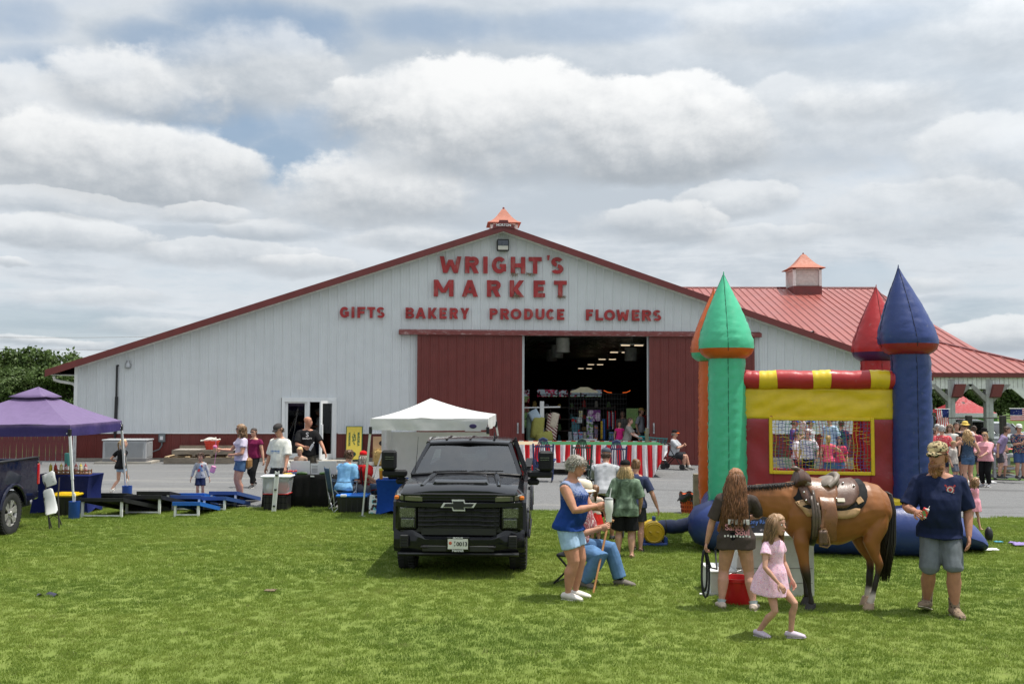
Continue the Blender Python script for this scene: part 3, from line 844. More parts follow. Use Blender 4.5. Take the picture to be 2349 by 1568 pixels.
WORDS=[("WRIGHT'S",376,500,[(770,915),(940,1033),(1061,1093),(1120,1215),(1247,1345),(1367,1455),(1488,1510),(1517,1600)],'first line of large weathered red lettering below the floodlight'),
   ('MARKET',533,657,[(730,860),(918,1027),(1087,1180),(1240,1338),(1400,1477),(1537,1623)],'second line of large weathered red lettering on the gable'),
   ('GIFTS',715,790,[(100,160),(178,197),(217,270),(283,337),(347,400)],'small red lettering GIFTS, leftmost word of the bottom row'),
   ('BAKERY',720,795,[(541,598),(607,677),(692,752),(768,817),(836,893),(908,968)],'small red lettering BAKERY, left above the door track'),
   ('PRODUCE',726,801,[(1105,1160),(1177,1236),(1245,1319),(1337,1397),(1414,1474),(1485,1540),(1558,1607)],'small red lettering PRODUCE above the open doorway'),
   ('FLOWERS',733,808,[(1752,1800),(1817,1867),(1873,1948),(1956,2043),(2061,2111),(2129,2190),(2203,2256)],'small red lettering FLOWERS, rightmost word of the bottom row')]
for(wd,ya,yb,xs,lb)in WORDS:
 big=yb-ya>100;sx=lambda a:(a/1.678+1300)/1.7437;sy=lambda a:(a/1.678+800)/1.7437
 xm=(xs[0][0]+xs[-1][1])/2
 u,z=FP(sx(xm),sy((ya+yb)/2),-.12)
 wo_=BM@Vector((u,-.06,z));sg=empty('sign',wo_,lb if not big else lb,'sign','raised red words on the barn gable',rz=YAW)
 for ch,(a,b)in zip(wd,xs):
  dr=((a+b)/2-xs[0][0])*.0085;h0,h1=(ya+dr,ya+dr+(113 if big else 74))
  if ch=="'":h0,h1=370,403
  ua_,z1=FP(sx(a),sy(h0),-.12);ub_,z0=FP(sx(b),sy(h1),-.12)
  block_letter(ch,ua_-u,ub_-u,z0-z,z1-z,.06,m_letter,sg)
# birds' nests of straw tucked under a few letters
m_straw=mat('nest_straw',(.20,.15,.09),.9,var=.3)
for k,(px,py)in enumerate([(1183,678),(1288,680),(1216,628),(1181,629)]):
 u,z=FP(px,py,-.15);q=MB();rg=random.Random(k)
 for i in range(46):
  a=Vector((rg.uniform(-.13,.13),rg.uniform(-.04,.04),rg.uniform(-.02,.05)));d=Vector((rg.gauss(0,.05),rg.gauss(0,.02),rg.gauss(-.035,.035)));q.bar(a,a+d,.010)
 tag(q.build('bird_nest',m_straw,loc=BM@Vector((u,-.12,z))),('straw nest tucked under the K of the large lettering','straw nest under the last T of the second large line',"straw nest under the T of the first large line",'tiny straw nest under the H of the first large line')[k],'nest','nests under the gable letters')

# ------------------------------------------------------------ right wing roof and pavilion (cross gable)
wing=empty('pavilion_wing',(8,44,0),'red metal roofed wing with an open pavilion on posts behind the inflatable','pavilion')
EY,RY,EZ,RZ_=44.0,60.0,3.5,8.85
sl_=(RZ_-EZ)/(RY-EY)

def WP(x,y):  # pixel -> front roof plane
 d=ray(x,y);  # z = EZ + sl_*(Y-EY)
 k=(EZ+sl_*(CAMP.y-EY)-CAMP.z)/(d.z-sl_*d.y);return CAMP+d*k

def top_of(X):  # where the seam at X meets ridge / hip lines
 pts=[WP(1500,661),WP(2008,663),WP(2052,712),WP(2149,786),WP(2349,832),WP(2440,853)]
 for a,b in zip(pts,pts[1:]):
  if a.x<=X<=b.x:
   t=(X-a.x)/(b.x-a.x);return a.y+(b.y-a.y)*t
 return EY

X0,X1=WP(1580,800).x,WP(2438,853).x-.1
n=int((X1-X0)/.40);wv=(X1-X0)/n
for i in range(n):
 a,b=X0+i*wv,X0+(i+1)*wv;ya,yb=max(top_of(a),EY+.02),max(top_of(b),EY+.02)
 zz_=lambda y,h=0:EZ+sl_*(y-EY)+h
 q=MB();r_=.035
 q.add([(a,EY-.1,zz_(EY-.1)),(b,EY-.1,zz_(EY-.1)),(b,yb,zz_(yb)),(a,ya,zz_(ya)),(a+.03,EY-.1,zz_(EY-.1,.05)),(a+.05,EY-.1,zz_(EY-.1,.05)),(a+.03,ya,zz_(ya,.05)),(a+.05,ya,zz_(ya,.05)),(a+.08,EY-.1,zz_(EY-.1,.001)),(a+.08,ya,zz_(ya,.001))],
   [(0,1,2,3),(0,4,6,3),(4,5,7,6),(5,8,9,7)])
 q.build('roof_panel',m_redroof,wing,fix=False).location=-wing.location
M0=Matrix.Translation(-wing.location)
q=MB(M0);RX=WP(2008,663).x
q.add([(X0-12,RY,RZ_-.03),(RX,RY,RZ_-.03),(RX+2,RY+16,EZ),(X0-12,RY+16,EZ)],[(0,1,2,3)]);q.build('rear_roof_slope',m_redroof,wing,fix=False)
q=MB(M0);pr=[WP(2008,661),WP(2052,711),WP(2149,785),WP(2349,831),WP(2440,852)]
q.tube([WP(1560,660.5)]+pr,.09,6);q.build('ridge_cap',m_redtrim,wing)
q=MB(M0)
q.add([tuple(p)for p in pr]+[(pr[0].x+1,RY+16,EZ),(pr[-1].x+.2,RY+16,EZ)],[(0,1,2,5),(2,3,4,6,5)]);q.build('end_roof_slope',m_redroof,wing,fix=False)
xw0=9.0
q=MB(M0);q.box(((xw0+X1)/2,EY-.12,EZ-.10),(X1-xw0,.12,.20));q.build('eave_trim',m_redtrim,wing)
nb=44
for i in range(nb):
 w=(X1-15.5)/nb;q=MB(M0);q.box((15.5+(i+.5)*w,EY,EZ-.45),(w-.02,.08,.52));q.build('fascia_panel',m_soffit,wing)
q=MB(M0);q.box((9.0+3.2,EY+.05,EZ-.45),(6.4,.08,.5));q.build('fascia_panel',m_soffit,wing)
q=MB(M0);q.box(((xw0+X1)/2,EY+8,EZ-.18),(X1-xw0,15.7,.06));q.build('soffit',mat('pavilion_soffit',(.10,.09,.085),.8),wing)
for k,px in enumerate((2181,2268)):
 X=(px-CX)/F*EY
 for yy in(EY+.1,EY+7,EY+14):
  p=MB(M0);p.box((X,yy,1.4),(.32,.32,3.6),bev=.02)
  p.box((X,yy-.17,1.4),(.05,.02,3.6));p.build('post',mat('post_grey',(.42,.42,.42),.6),wing)
 for s in(-1,1):
  p=MB(M0);p.add([(X+s*.16,EY-.05,1.95+.55),(X+s*.72,EY-.05,3.0),(X+s*.95,EY-.05,3.0),(X+s*.16,EY-.05,2.2),(X+s*.16,EY+.25,2.5),(X+s*.72,EY+.25,3.0),(X+s*.95,EY+.25,3.0),(X+s*.16,EY+.25,2.2)],[(0,1,2,3),(4,7,6,5),(0,4,5,1),(3,2,6,7)])
  p.build('brace',mat('brace_grey',(.30,.29,.28),.7),wing)
 p=MB(M0);p.add([(X-.05,EY-.30,2.45),(X+.38,EY-.30,2.45),(X+.55,EY-.30,3.0),(X+.1,EY-.30,3.0),(X-.05,EY-.1,2.4),(X+.38,EY-.1,2.4),(X+.55,EY-.1,3.0),(X+.1,EY-.1,3.0)],[(0,1,2,3),(0,4,5,1),(1,5,6,2),(0,3,7,4)])
 p.build('knee_brace',m_redtrim,wing)
# white knee panel at the far right of the pavilion face
p=MB(M0);a_,b_,c2=P(2320,884,EY-.05),P(2349,915,EY-.05),P(2420,884,EY-.05)
p.prism([(0,0),(1.8,-1.5),(2.6,-1.5),(2.6,0)],.08,Matrix.Translation((a_.x,EY-.06,EZ-.68)));p.build('corner_panel',m_soffit,wing)
sc_=60/F
cupola(wing,Vector((WP(1836,662).x,59.6,RZ_-.12))-wing.location,64*sc_,.22,40*sc_,36*sc_,R(0))
# ================================================================== PEOPLE: one fused body each, clothes and hair as children
FUSE=[]
m_skin={}

def skin(c=(.52,.29,.20)):
 k='skin_%d'%int(c[0]*1000+c[1]*100)
 return mat(k,c,.55,var=.10,vs=14,sss=.05,spec=.28,bump=.0012,bs=110)

def cloth(name,c,**kw):
 kw.setdefault('rough',.85);kw.setdefault('var',.09);kw.setdefault('vs',14);kw.setdefault('spec',.15);kw.setdefault('bump',.0015);kw.setdefault('bs',160)
 return mat('cloth_'+name,c,**kw)

def f_denim(x,v,c):
 a=x.noise(v,5,4,.6);return x.mix(x.ss(a,.35,.75),c,tuple(min(1,q*1.35+.015)for q in c))

def f_tiedye(x,v,c):
 a=x.noise(v,6,5,.6,.8);return x.mix(x.ss(a,.32,.72),tuple(q*.55 for q in c),tuple(min(1,q*1.7+.05)for q in c))

def f_spots(scale,cols,base,th=.42):
 def fn(x,v,c):
  out=base
  for i,q in enumerate(cols):
   vo=N(x.nt,'ShaderNodeTexVoronoi');vo.inputs['Scale'].default_value=scale*(1+.23*i);mp=N(x.nt,'ShaderNodeMapping');mp.inputs['Location'].default_value=(i*3.1,i*1.7,i)
   x.nt.links.new(v,mp.inputs[0]);nz=N(x.nt,'ShaderNodeTexNoise');nz.inputs['Scale'].default_value=scale*1.4;x.nt.links.new(mp.outputs[0],nz.inputs['Vector'])
   ad=N(x.nt,'ShaderNodeVectorMath',operation='MULTIPLY_ADD');ad.inputs[1].default_value=(.5/scale,)*3;x.nt.links.new(nz.outputs['Color'],ad.inputs[0]);x.nt.links.new(mp.outputs[0],ad.inputs[2])
   x.nt.links.new(ad.outputs[0],vo.inputs['Vector'])
   out=x.mix(x.ss(vo.outputs['Distance'],th+.04,th-.04),out,q)
  return out
 return fn

def f_fade(lo,hi,z0,z1,sp_):
 def fn(x,v,c):
  s=N(x.nt,'ShaderNodeSeparateXYZ');x.nt.links.new(v,s.inputs[0]);a=x.noise(v,42,4,.75)
  k=x.m('ADD',x.ss(s.outputs[2],z0,z1),x.m('MULTIPLY',x.m('SUBTRACT',a,.5),sp_))
  return x.mix(x.ss(k,.35,.75),lo,hi)
 return fn

def ik(a,t,l1,l2,pole):
 d=t-a;L=d.length
 if L>(l1+l2)*.998:t=a+d*((l1+l2)*.998/L);d=t-a;L=d.length
 k=(l1*l1-l2*l2+L*L)/(2*L);h=sqrt(max(0,l1*l1-k*k));n=d.normalized()
 p=Vector(pole);p=p-n*p.dot(n)
 if p.length<1e-5:p=Vector((0,-1,0))-n*n.y*-1
 return a+n*k+p.normalized()*h,t

def fuse(o,vox,smooth=3,after=None):
 md=o.modifiers.new('fuse','REMESH');md.mode='VOXEL';md.voxel_size=vox;md.use_smooth_shade=True
 if smooth:
  ms=o.modifiers.new('soften','SMOOTH');ms.iterations=smooth;ms.factor=.5

 def cb(ob,me):
  if after:after(ob,me)
  me.polygons.foreach_set('use_smooth',[True]*len(me.polygons));me.update()
 FUSE.append((o,cb));return o

def wrinkle(amp,fx=9,fz=4,seed=0.0):
 def cb(ob,me):
  n=len(me.vertices);co=np.empty(n*3,np.float32);no=np.empty(n*3,np.float32)
  me.vertices.foreach_get('co',co);me.vertices.foreach_get('normal',no);co=co.reshape(-1,3);no=no.reshape(-1,3)
  d=np.array([noise.noise((p[0]*fx+seed,p[1]*fx,p[2]*fz+.4*p[0]))+.5*noise.noise((p[0]*fx*2.3+p[2]*5,p[1]*fx*2.3,p[2]*fz*2.6+seed))for p in co],np.float32)
  co+=no*(d*amp)[:,None];me.vertices.foreach_set('co',co.ravel())
 return cb

def hand(mb,w,d,nrm,s,curl=.5,spread=.14,thumb=1):
 """palm, four bent fingers of unequal length and a thumb; w wrist, d pointing, nrm = back of the hand, thumb side = nrm x d * thumb"""
 d=d.normalized();nrm=(nrm-d*nrm.dot(d)).normalized();sd=nrm.cross(d)*thumb
 mb.tube([w-d*.10*s,w,w+d*.22*s,w+d*.50*s,w+d*.56*s],[.14*s,.15*s,.22*s,.23*s,.17*s],8,flat=[.7,.62,.48,.42,.4],side=sd)
 for i,(o,ln)in enumerate(((.165,.42),(.06,.48),(-.055,.44),(-.16,.34))):
  b=w+d*.50*s+sd*(o*s);q=(d+sd*(o*spread*2)).normalized();pts=[b]
  a=0
  for k,f in enumerate((.44,.32,.24)):
   a+=curl*(.75,.9,.6)[k];v=q*cos(a)-nrm*sin(a);pts.append(pts[-1]+v*(ln*f*s))
  mb.tube(pts,[.062*s,.056*s,.050*s,.036*s],6,ends=True)
 b=w+d*.14*s+sd*(.15*s);q=(d*.75+sd*.65-nrm*.25).normalized();q2=(d*.95+sd*.15-nrm*(.2+.5*curl)).normalized()
 mb.tube([b,b+q*(.24*s),b+q*(.24*s)+q2*(.20*s)],[.078*s,.066*s,.045*s],6,ends=True)

def person(label,loc,H,rz=0,pose=None,sk=(.52,.29,.20),w=1.0,belly=0.0,bust=0.0,hip=1.0,hs=1.0,limb=1.0,near=False,group=None,
   top=None,bottom=None,shoes=None,hair=None,hat=None,glasses=None,beard=None,socks=None,curl=.45,cat='person',female=False):
 p=dict(pel=(0,0,.522),lean=0,side=0,twist=0,hL=None,hR=None,fL=(.055,0,.045,8),fR=(-.055,0,.045,8),head=(0,0,0),eL=(.5,1,-.2),eR=(-.5,1,-.2),kL=(.1,-1,0),kR=(-.1,-1,0),nL=None,nR=None,curlL=curl,curlR=curl)
 p.update(pose or{})
 t=empty('person',loc,label,cat,group,rz)
 V=lambda q:Vector(q[:3])*H
 pel=V(p['pel'])
 TR=Matrix.Rotation(R(p['twist']),3,'Z')@Matrix.Rotation(R(p['side']),3,'Y')@Matrix.Rotation(R(p['lean']),3,'X')  # positive lean = forward (-Y)
 T=lambda x,y,z:pel+TR@(Vector((x,y,z))*H)
 n_s=22 if near else 14
 shw=.106*w**.4
 tor=[(-.045,.072*hip,.066,.004),(-.005,.094*hip,.076,.006),(.045,.090*(hip+w)/2,.072,-.004-belly*.35),(.105,.080*w,.064,-.006-belly*.9),(.165,.083*w,.064,-.005-belly*.75),
   (.220,.092*w**.8,.066,-.004-belly*.25-bust*.5),(.265,.100*w**.6,.058,.0),(.293,.086*w**.5,.046,.004),(.312,.055,.040,.006)]

 def trings(rs,grow=0.0,n=None,zlo=-9,zhi=9,flare=None):
  out=[];n=n or n_s
  for(z,rx,ry,yc)in rs:
   if z<zlo or z>zhi:continue
   b_=belly*(1.0 if .02<z<.2 else 0.3 if z<.24 else 0);ry2=ry+b_*.55+(bust*.5 if .19<z<.25 else 0)
   g=grow+(flare(z)if flare else 0)
   out.append([T((rx+g)*math.copysign(abs(cos(a))**.85,cos(a)),yc+(ry2+g)*math.copysign(abs(sin(a))**.9,sin(a)),z)for a in[2*pi*i/n for i in range(n)]])
  return out
 neck0,headc=T(0,.004,.305),None
 hy,hp,hr=p['head']
 HR=TR.to_4x4().to_3x3()@Matrix.Rotation(R(hy),3,'Z')@Matrix.Rotation(R(hr),3,'Y')@Matrix.Rotation(R(hp)-R(p['lean'])*.75,3,'X')
 hn=T(0,-.004,.352)
 Hd=lambda x,y,z:hn+HR@(Vector((x,y-.006,z+.062))*(H*hs))
 body=MB()
 body.loft(trings(tor))
 body.tube([T(0,.004,.285),T(0,.002,.33),hn+HR@Vector((0,.004*H,.03*H))],[.040*H*w**.3,.033*H*w**.4,.034*H*w**.3],12)
 hd=[(-.069,.013,.014,-.034),(-.060,.025,.028,-.024),(-.042,.035,.042,-.012),(-.018,.041,.050,-.006),(.008,.0445,.054,-.001),(.030,.0445,.055,.003),(.048,.037,.047,.004),(.060,.023,.030,.004),(.065,.008,.011,.004)]
 fat=1+.10*(w-1)
 body.loft([[Hd(rx*fat*cos(a),yc+ry*sin(a),z)for a in[2*pi*i/16 for i in range(16)]]for(z,rx,ry,yc)in hd])
 body.tube([Hd(0,-.050,.010),Hd(0,-.063,-.014),Hd(0,-.058,-.020)],[.005*H*hs,.0095*H*hs,.007*H*hs],6)  # nose
 body.tube([Hd(-.013,-.050,-.037),Hd(0,-.055,-.037),Hd(.013,-.050,-.037)],.0062*H*hs,6)  # lips
 ext=MB()
 for s in(-1,1):ext.tube([Hd(s*.043*fat,.004,-.018),Hd(s*.050*fat,.010,-.002),Hd(s*.051*fat,.012,.012),Hd(s*.045*fat,.006,.018)],[.006*H,.0085*H,.009*H,.005*H],6,flat=.5,side=(0,1,0))
 J={}
 l1,l2=.172*H,.150*H;t1,t2=.243*H,.232*H
 for S,s in(('L',1),('R',-1)):
  sh=T(s*shw,.008,.257);tg=p['h'+S]
  tg=pel+TR@Vector((s*(.146*w**.45+.008),-.012,-.045))*H if tg is None else V(tg)
  el,wr=ik(sh,tg,l1,l2,Vector(p['e'+S]));J['sh'+S],J['el'+S],J['wr'+S]=sh,el,wr
  lk=limb*w**.22
  body.tube([T(s*shw*.40,.006,.282),T(s*shw*.78,.007,.272),sh,sh.lerp(el,.3),sh.lerp(el,.65),el,el.lerp(wr,.28),el.lerp(wr,.65),wr,wr+(wr-el).normalized()*.012*H],[.026*H,.030*H,.036*H*lk,.033*H*lk,.029*H*lk,.0245*H*lk,.0255*H*lk,.0205*H*lk,.0150*H*lk,.014*H*lk],10)
  d=(wr-el).normalized();nr=p['n'+S];nr=Vector(nr)if nr else Vector((s,-.15,0))
  hand(ext,wr,d,nr,.098*H,p['curl'+S],thumb=(1 if s*1>0 else -1)*(1 if True else 1))
  hp_=pel+TR.to_3x3()@Vector((s*.046*hip*H,0,-.012*H));f=p['f'+S];an=V(f)
  kn,an=ik(hp_,an,t1,t2,Vector(p['k'+S]));J['hp'+S],J['kn'+S],J['an'+S]=hp_,kn,an
  lg=limb*(w*hip)**.3
  cb_=Vector((0,.010*H,0))if True else 0
  body.tube([hp_+Vector((0,0,.03*H)),hp_,hp_.lerp(kn,.35),hp_.lerp(kn,.75),kn,kn.lerp(an,.15),kn.lerp(an,.34)+cb_,kn.lerp(an,.62)+cb_*.5,kn.lerp(an,.9),an],[0.048*H,.052*H*lg,.051*H*lg,.043*H*lg,.036*H*lg,.0335*H*lg,.0375*H*lg,.030*H*lg,.0210*H,.021*H],12)
  ya=R(f[3])*s;fd=Vector((sin(ya),-cos(ya),0));J['fd'+S]=fd
  pt=(f[4]if len(f)>4 else 0)*.0;up_=f[4]if len(f)>4 else 0
  tilt=Matrix.Rotation(R(up_),3,Vector((fd.y,-fd.x,0)))  # heel lift: toes stay down
  fv=lambda a,b,c,an=an,fd=fd,tilt=tilt:an+tilt@(fd*(a*H)+Vector((-fd.y,fd.x,0))*(b*H)+Vector((0,0,c*H)))
  J['fv'+S]=fv
  body.tube([fv(-.030,0,-.022),fv(-.012,0,-.016),fv(.03,0,-.022),fv(.07,0,-.031),fv(.098,0,-.034)],[.017*H,.022*H,.0225*H,.024*H,.017*H],10,flat=[1,1,.9,.55,.45],side=Vector((-fd.y,fd.x,0)))
 sm=skin(sk)
 vox=max(.0065 if near else .010,H*(.0052 if near else .0085))

 def join_ext(ob,me,ext=ext):
  b=bmesh.new();b.from_mesh(me);m2=bpy.data.meshes.new('x');m2.from_pydata(ext.v,[],ext.f);b2=bmesh.new();b2.from_mesh(m2);bmesh.ops.recalc_face_normals(b2,faces=b2.faces[:]);b2.to_mesh(m2);b2.free();b.from_mesh(m2);b.to_mesh(me);b.free();bpy.data.meshes.remove(m2)
 fuse(body.build('body',sm,t),vox,3,join_ext)
 # face
 ey=MB();br=MB();wh=MB()
 for s in(-1,1):
  wh.ball(Hd(s*.0175,-.0475,.004),(.0085*H*hs,.0055*H*hs,.0052*H*hs),8,5);ey.ball(Hd(s*.0175,-.0518,.004),(.0042*H*hs,.003*H*hs,.0044*H*hs),6,4)
  br.tube([Hd(s*.008,-.0545,.0175),Hd(s*.018,-.0530,.0205),Hd(s*.027,-.047,.0175)],.0026*H*hs,5)
 if near:
  wh.build('eye_white',mat('eye_white',(.7,.68,.65),.3),t,True)
 ey.build('eyes',mat('eye_dark',(.035,.022,.015),.2),t,True)
 hc=hair['c']if hair else(.05,.03,.02)
 br.build('eyebrows',mat('brow_%d'%int(hc[0]*900),tuple(q*.6 for q in hc),.8),t,True)
 mo=MB();mo.tube([Hd(-.014,-.0535,-.037),Hd(0,-.0608,-.0370),Hd(.014,-.0535,-.037)],.0030*H*hs,6);mo.build('mouth',mat('lip',(.36,.12,.10),.45),t,True)
 # ---------------- clothes
 if top:
  k=top.get('kind','tee');gr=min(.013,top.get('ease',.010));hem=top.get('hem',-.06);m=top['m'];mb=MB();n=n_s
  if k in('dress',):
   zs=top.get('zs',[(.293,0),(.265,0),(.22,.002),(.165,.006),(.115,.010),(.06,.035),(-.0,.055),(-.07,.072),(-.14,.085)])
   rs=[]
   for(z,fl)in zs:
    q=min(tor,key=lambda r:abs(r[0]-max(z,-.005)));rs.append((z,q[1],q[2],q[3],fl))
   mb.loft([[T((rx+gr+fl)*cos(a)*(1+.05*(fl>.03)*sin(7*a)),yc+(ry+gr+fl)*sin(a)*(1+.05*(fl>.03)*sin(7*a+1)),z)for a in[2*pi*i/24 for i in range(24)]]for(z,rx,ry,yc,fl)in rs])
  else:
   rs=[r for r in tor if r[0]>hem+.005 and r[0]<.30]
   q=min(tor,key=lambda r:abs(r[0]-hem));base_y=q[3]
   clear=(.046*hip+.052*limb*(w*hip)**.3+.014 if bottom and bottom.get('ease',.008)>.004 else 0)
   if hem<.04:rs=[(a,max(b,clear,.094*hip)if a<.03 else b,max(c,.075)if a<.03 else c,d)for(a,b,c,d)in rs]
   hemr=(hem,max(q[1],tor[1][1]if hem<.0 else q[1],clear if hem<.04 else 0),max(q[2],.075 if hem<0 else q[2]),base_y)
   hang=belly*.55 if hem<.03 else 0
   rs=[(hemr[0],hemr[1],hemr[2]+hang,hemr[3]-hang*.5)]+rs
   fl=top.get('flare',.003)
   mb.loft(trings(rs,gr,flare=lambda z:fl*max(0,min(1,(.16-z)/.2))))
  mb.tube([T(0,.006,.270),T(0,.006,.296),T(0,.003,.310)],[.070*H,.056*H,.044*H],14)
  sl=top.get('sleeve',.55)
  for S,s in(('L',1),('R',-1)):
   sh,el,wr=J['sh'+S],J['el'+S],J['wr'+S];lk=limb*w**.22
   mb.tube([T(s*shw*.38,.006,.280),T(s*shw*.76,.007,.271),sh],[.029*H,(.031+gr*.25)*H,(.0355*lk+gr*.35)*H],12)
   if sl>0:
    pts=[T(s*shw*.6,.006,.268),sh];rr=[.034*H,(.036*lk+gr*.5)*H];lo=top.get('loose',.010)*.75
    if sl<=1:
     for f in(.4*sl,.8*sl,sl):pts.append(sh.lerp(el,f));rr.append((.036*lk-.006*f+gr*.7+lo*f/max(sl,.01))*H)
    else:
     for f in(.4,.8):pts.append(sh.lerp(el,f));rr.append((.034*lk+gr*.6)*H)
     pts.append(el);rr.append((.028*lk+gr*.7)*H)
     for f in(.3,.7,1.0):
      if f<=sl-1+.01:pts.append(el.lerp(wr,f));rr.append((.027*lk-.009*f+gr*.6)*H)
    mb.tube(pts,rr,12)
  o=mb.build(top.get('name','shirt' if k!='dress' else 'dress'),m,t)
  fuse(o,vox*1.05,3,wrinkle(top.get('wr',.0075)*H,11/H*1.0,5/H,random.random()*9))
 if bottom:
  k=bottom.get('kind','shorts');m=bottom['m'];gr=bottom.get('ease',.008);ln=bottom.get('len',.8);mb=MB()
  rs=[r for r in tor if r[0]<bottom.get('waist',.05)+.01]
  mb.loft(trings(rs,gr))
  if k=='skirt':
   cz=[(bottom.get('waist',.05),.0),(0,.012),(-.08,.035),(-.08-ln*.12,.06)]
   mb=MB();mb.loft([[T((.090*hip+gr+fl)*cos(a)*(1+.06*(fl>.02)*sin(8*a)),(.072+gr+fl)*sin(a)*(1+.06*(fl>.02)*sin(8*a)),z)for a in[2*pi*i/24 for i in range(24)]]for(z,fl)in cz])
  else:
   lg=limb*(w*hip)**.3;lo=bottom.get('loose',.012)
   for S in 'LR':
    hp_,kn,an=J['hp'+S],J['kn'+S],J['an'+S];pts=[hp_+Vector((0,0,.03*H)),hp_];rr=[.050*H,(.052*lg+gr)*H]
    a=min(ln,1)
    for f in(.35,.7,1.0):pts.append(hp_.lerp(kn,f*a));rr.append((.054*lg-(.016 if lo<.02 else .008)*f*a+gr+lo*f*a)*H)
    if ln>1:
     for f in(.3,.65,1.0):pts.append(kn.lerp(an,f*(ln-1)));rr.append((.037*lg-.008*f+gr+lo*.8)*H)
    mb.tube(pts,rr,14)
  o=mb.build(bottom.get('name',{'shorts':'shorts','pants':'trousers','skirt':'skirt'}[k]),m,t)
  fuse(o,vox*1.05,3,wrinkle(bottom.get('wr',.005)*H,12/H,5/H,random.random()*9))
 if socks:
  q=MB()
  for S in 'LR':
   kn,an=J['kn'+S],J['an'+S];q.tube([kn.lerp(an,1-socks['h']),kn.lerp(an,.96),an+Vector((0,0,-.01*H))],[.033*H,.0255*H,.027*H],10)
  q.build('socks',socks['m'],t,True)
 if shoes:
  k=shoes.get('kind','sneaker')
  for S in 'LR':
   fv,fd=J['fv'+S],J['fd'+S];sv=Vector((-fd.y,fd.x,0));q=MB();so=MB()
   if k=='sandal':
    so.tube([fv(-.036,0,-.040),fv(0,0,-.040),fv(.05,0,-.040),fv(.10,0,-.040)],[.018*H,.026*H,.029*H,.020*H],10,flat=.22,side=sv)
    for a in((.06,.03),(.02,))[0:1]:
     for b in a:q.tube([fv(b,-.025,-.038),fv(b+.008,-.018,-.014),fv(b+.008,.018,-.014),fv(b,.025,-.038)],.0075*H,6)
    q.tube([fv(-.02,-.024,-.030),fv(-.034,0,-.006),fv(-.02,.024,-.030)],.006*H,6)
   else:
    hi={'sneaker':.0,'clog':-.006,'boot':.05}[k]
    q.tube([fv(-.046,0,-.024),fv(-.034,0,-.016),fv(-.004,0,-.012+hi*.1),fv(.035,0,-.018),fv(.075,0,-.024),fv(.103,0,-.028),fv(.114,0,-.031)],[.012*H,.027*H,.031*H,.030*H,.031*H,.024*H,.010*H],12,flat=[1,.85,.9,.85,.62,.55,.5],side=sv)
    if k=='boot':q.tube([fv(-.004,0,-.01),fv(-.006,0,.03),fv(-.008,0,.062)],[.031*H,.030*H,.032*H],12)
    so.tube([fv(-.048,0,-.040),fv(-.034,0,-.040),fv(.03,0,-.040),fv(.08,0,-.040),fv(.116,0,-.036)],[.014*H,.029*H,.031*H,.033*H,.014*H],12,flat=.24,side=sv)
   sh_=q.build('shoe',shoes['m'],t,True);so.build('sole',shoes.get('sole',mat('sole_white',(.55,.53,.50),.7)),sh_,True)
 # ---------------- hair, hat, glasses
 if hair:
  hair_build(t,H*hs,Hd,HR,hair,near,hat is not None)
 if hat:
  q=MB();hk=hat.get('kind','cap');m=hat['m'];g=.006
  up_h=0 if hk=='cap' else .004
  cz=.010 if hk=='cap' else 0;dome=[(.012+cz,.0465+g,.057+g,.0),(.030+cz*.8,.0465+g,.058+g,.002),(.048+cz*.6,.042+g,.052+g,.003),(.062+cz*.5,.030+g,.038+g,.003),(.071+cz*.5,.014,.018,.003),(.0725+cz*.5,.003,.004,.003)]
  back=hat.get('back',False);fs=1 if back else -1
  q.loft([[Hd(rx*fat*cos(a),yc+ry*sin(a),z+up_h*(z<.066)+.003-(0.006*sin(a)if z<.02 else 0))for a in[2*pi*i/18 for i in range(18)]]for(z,rx,ry,yc)in dome])
  if hk=='cap':
   br_=[]
   for(yy,hw,zz)in((.050,.042,.027),(.070,.038,.025),(.088,.028,.020),(.097,.014,.016)):
    br_.append([Hd(hw*u,fs*(yy-.012*u*u),zz+up_h-.012*u*u+o)for u in(-1,-.5,0,.5,1)for o in(0,)]+[Hd(hw*u,fs*(yy-.012*u*u),zz+up_h-.012*u*u-.004)for u in(1,.5,0,-.5,-1)])
   brim=MB();brim.loft(br_)
  else:
   brim=MB();a_=[2*pi*i/22 for i in range(22)]
   brim.loft([[Hd((.05+.0)*cos(a),.060*sin(a),.016)for a in a_],[Hd(.085*cos(a),.095*sin(a),.006+.006*sin(3*a))for a in a_],[Hd(.085*cos(a),.095*sin(a),.002+.006*sin(3*a))for a in a_],[Hd(.05*cos(a),.060*sin(a),.010)for a in a_]],cap=False,closed=True)
  h_=q.build(hat.get('name','cap' if hk=='cap' else 'hat'),m,t,True);brim.build('brim',hat.get('brim',m),h_,50)
  if hat.get('patch'):
   MB().box(Hd(0,-.0665,.034),(.034*H,.004*H,.020*H),rx=-.25).build('patch',hat['patch'],h_)
 if glasses:
  q=MB();rd=.0135 if glasses.get('sun',True)else .0125
  for s in(-1,1):
   c=Hd(s*.0185,-.0585,.004)
   if glasses.get('sun',True):q.ball(c,(.0155*H*hs,.004*H*hs,.0115*H*hs),8,5)
   else:q.tube([Hd(s*.0185+.0145*cos(a),-.0595,.003+.0125*sin(a))for a in[2*pi*i/12 for i in range(12)]],.0013*H*hs,4,closed=True)
   q.tube([Hd(s*.032,-.0575,.007),Hd(s*.047*fat,-.02,.010),Hd(s*.048*fat,.008,.008)],.0018*H*hs,4)
  q.tube([Hd(-.006,-.060,.007),Hd(.006,-.060,.007)],.0018*H*hs,4)
  q.build('sunglasses' if glasses.get('sun',True)else 'glasses',glasses['m'],t,True)
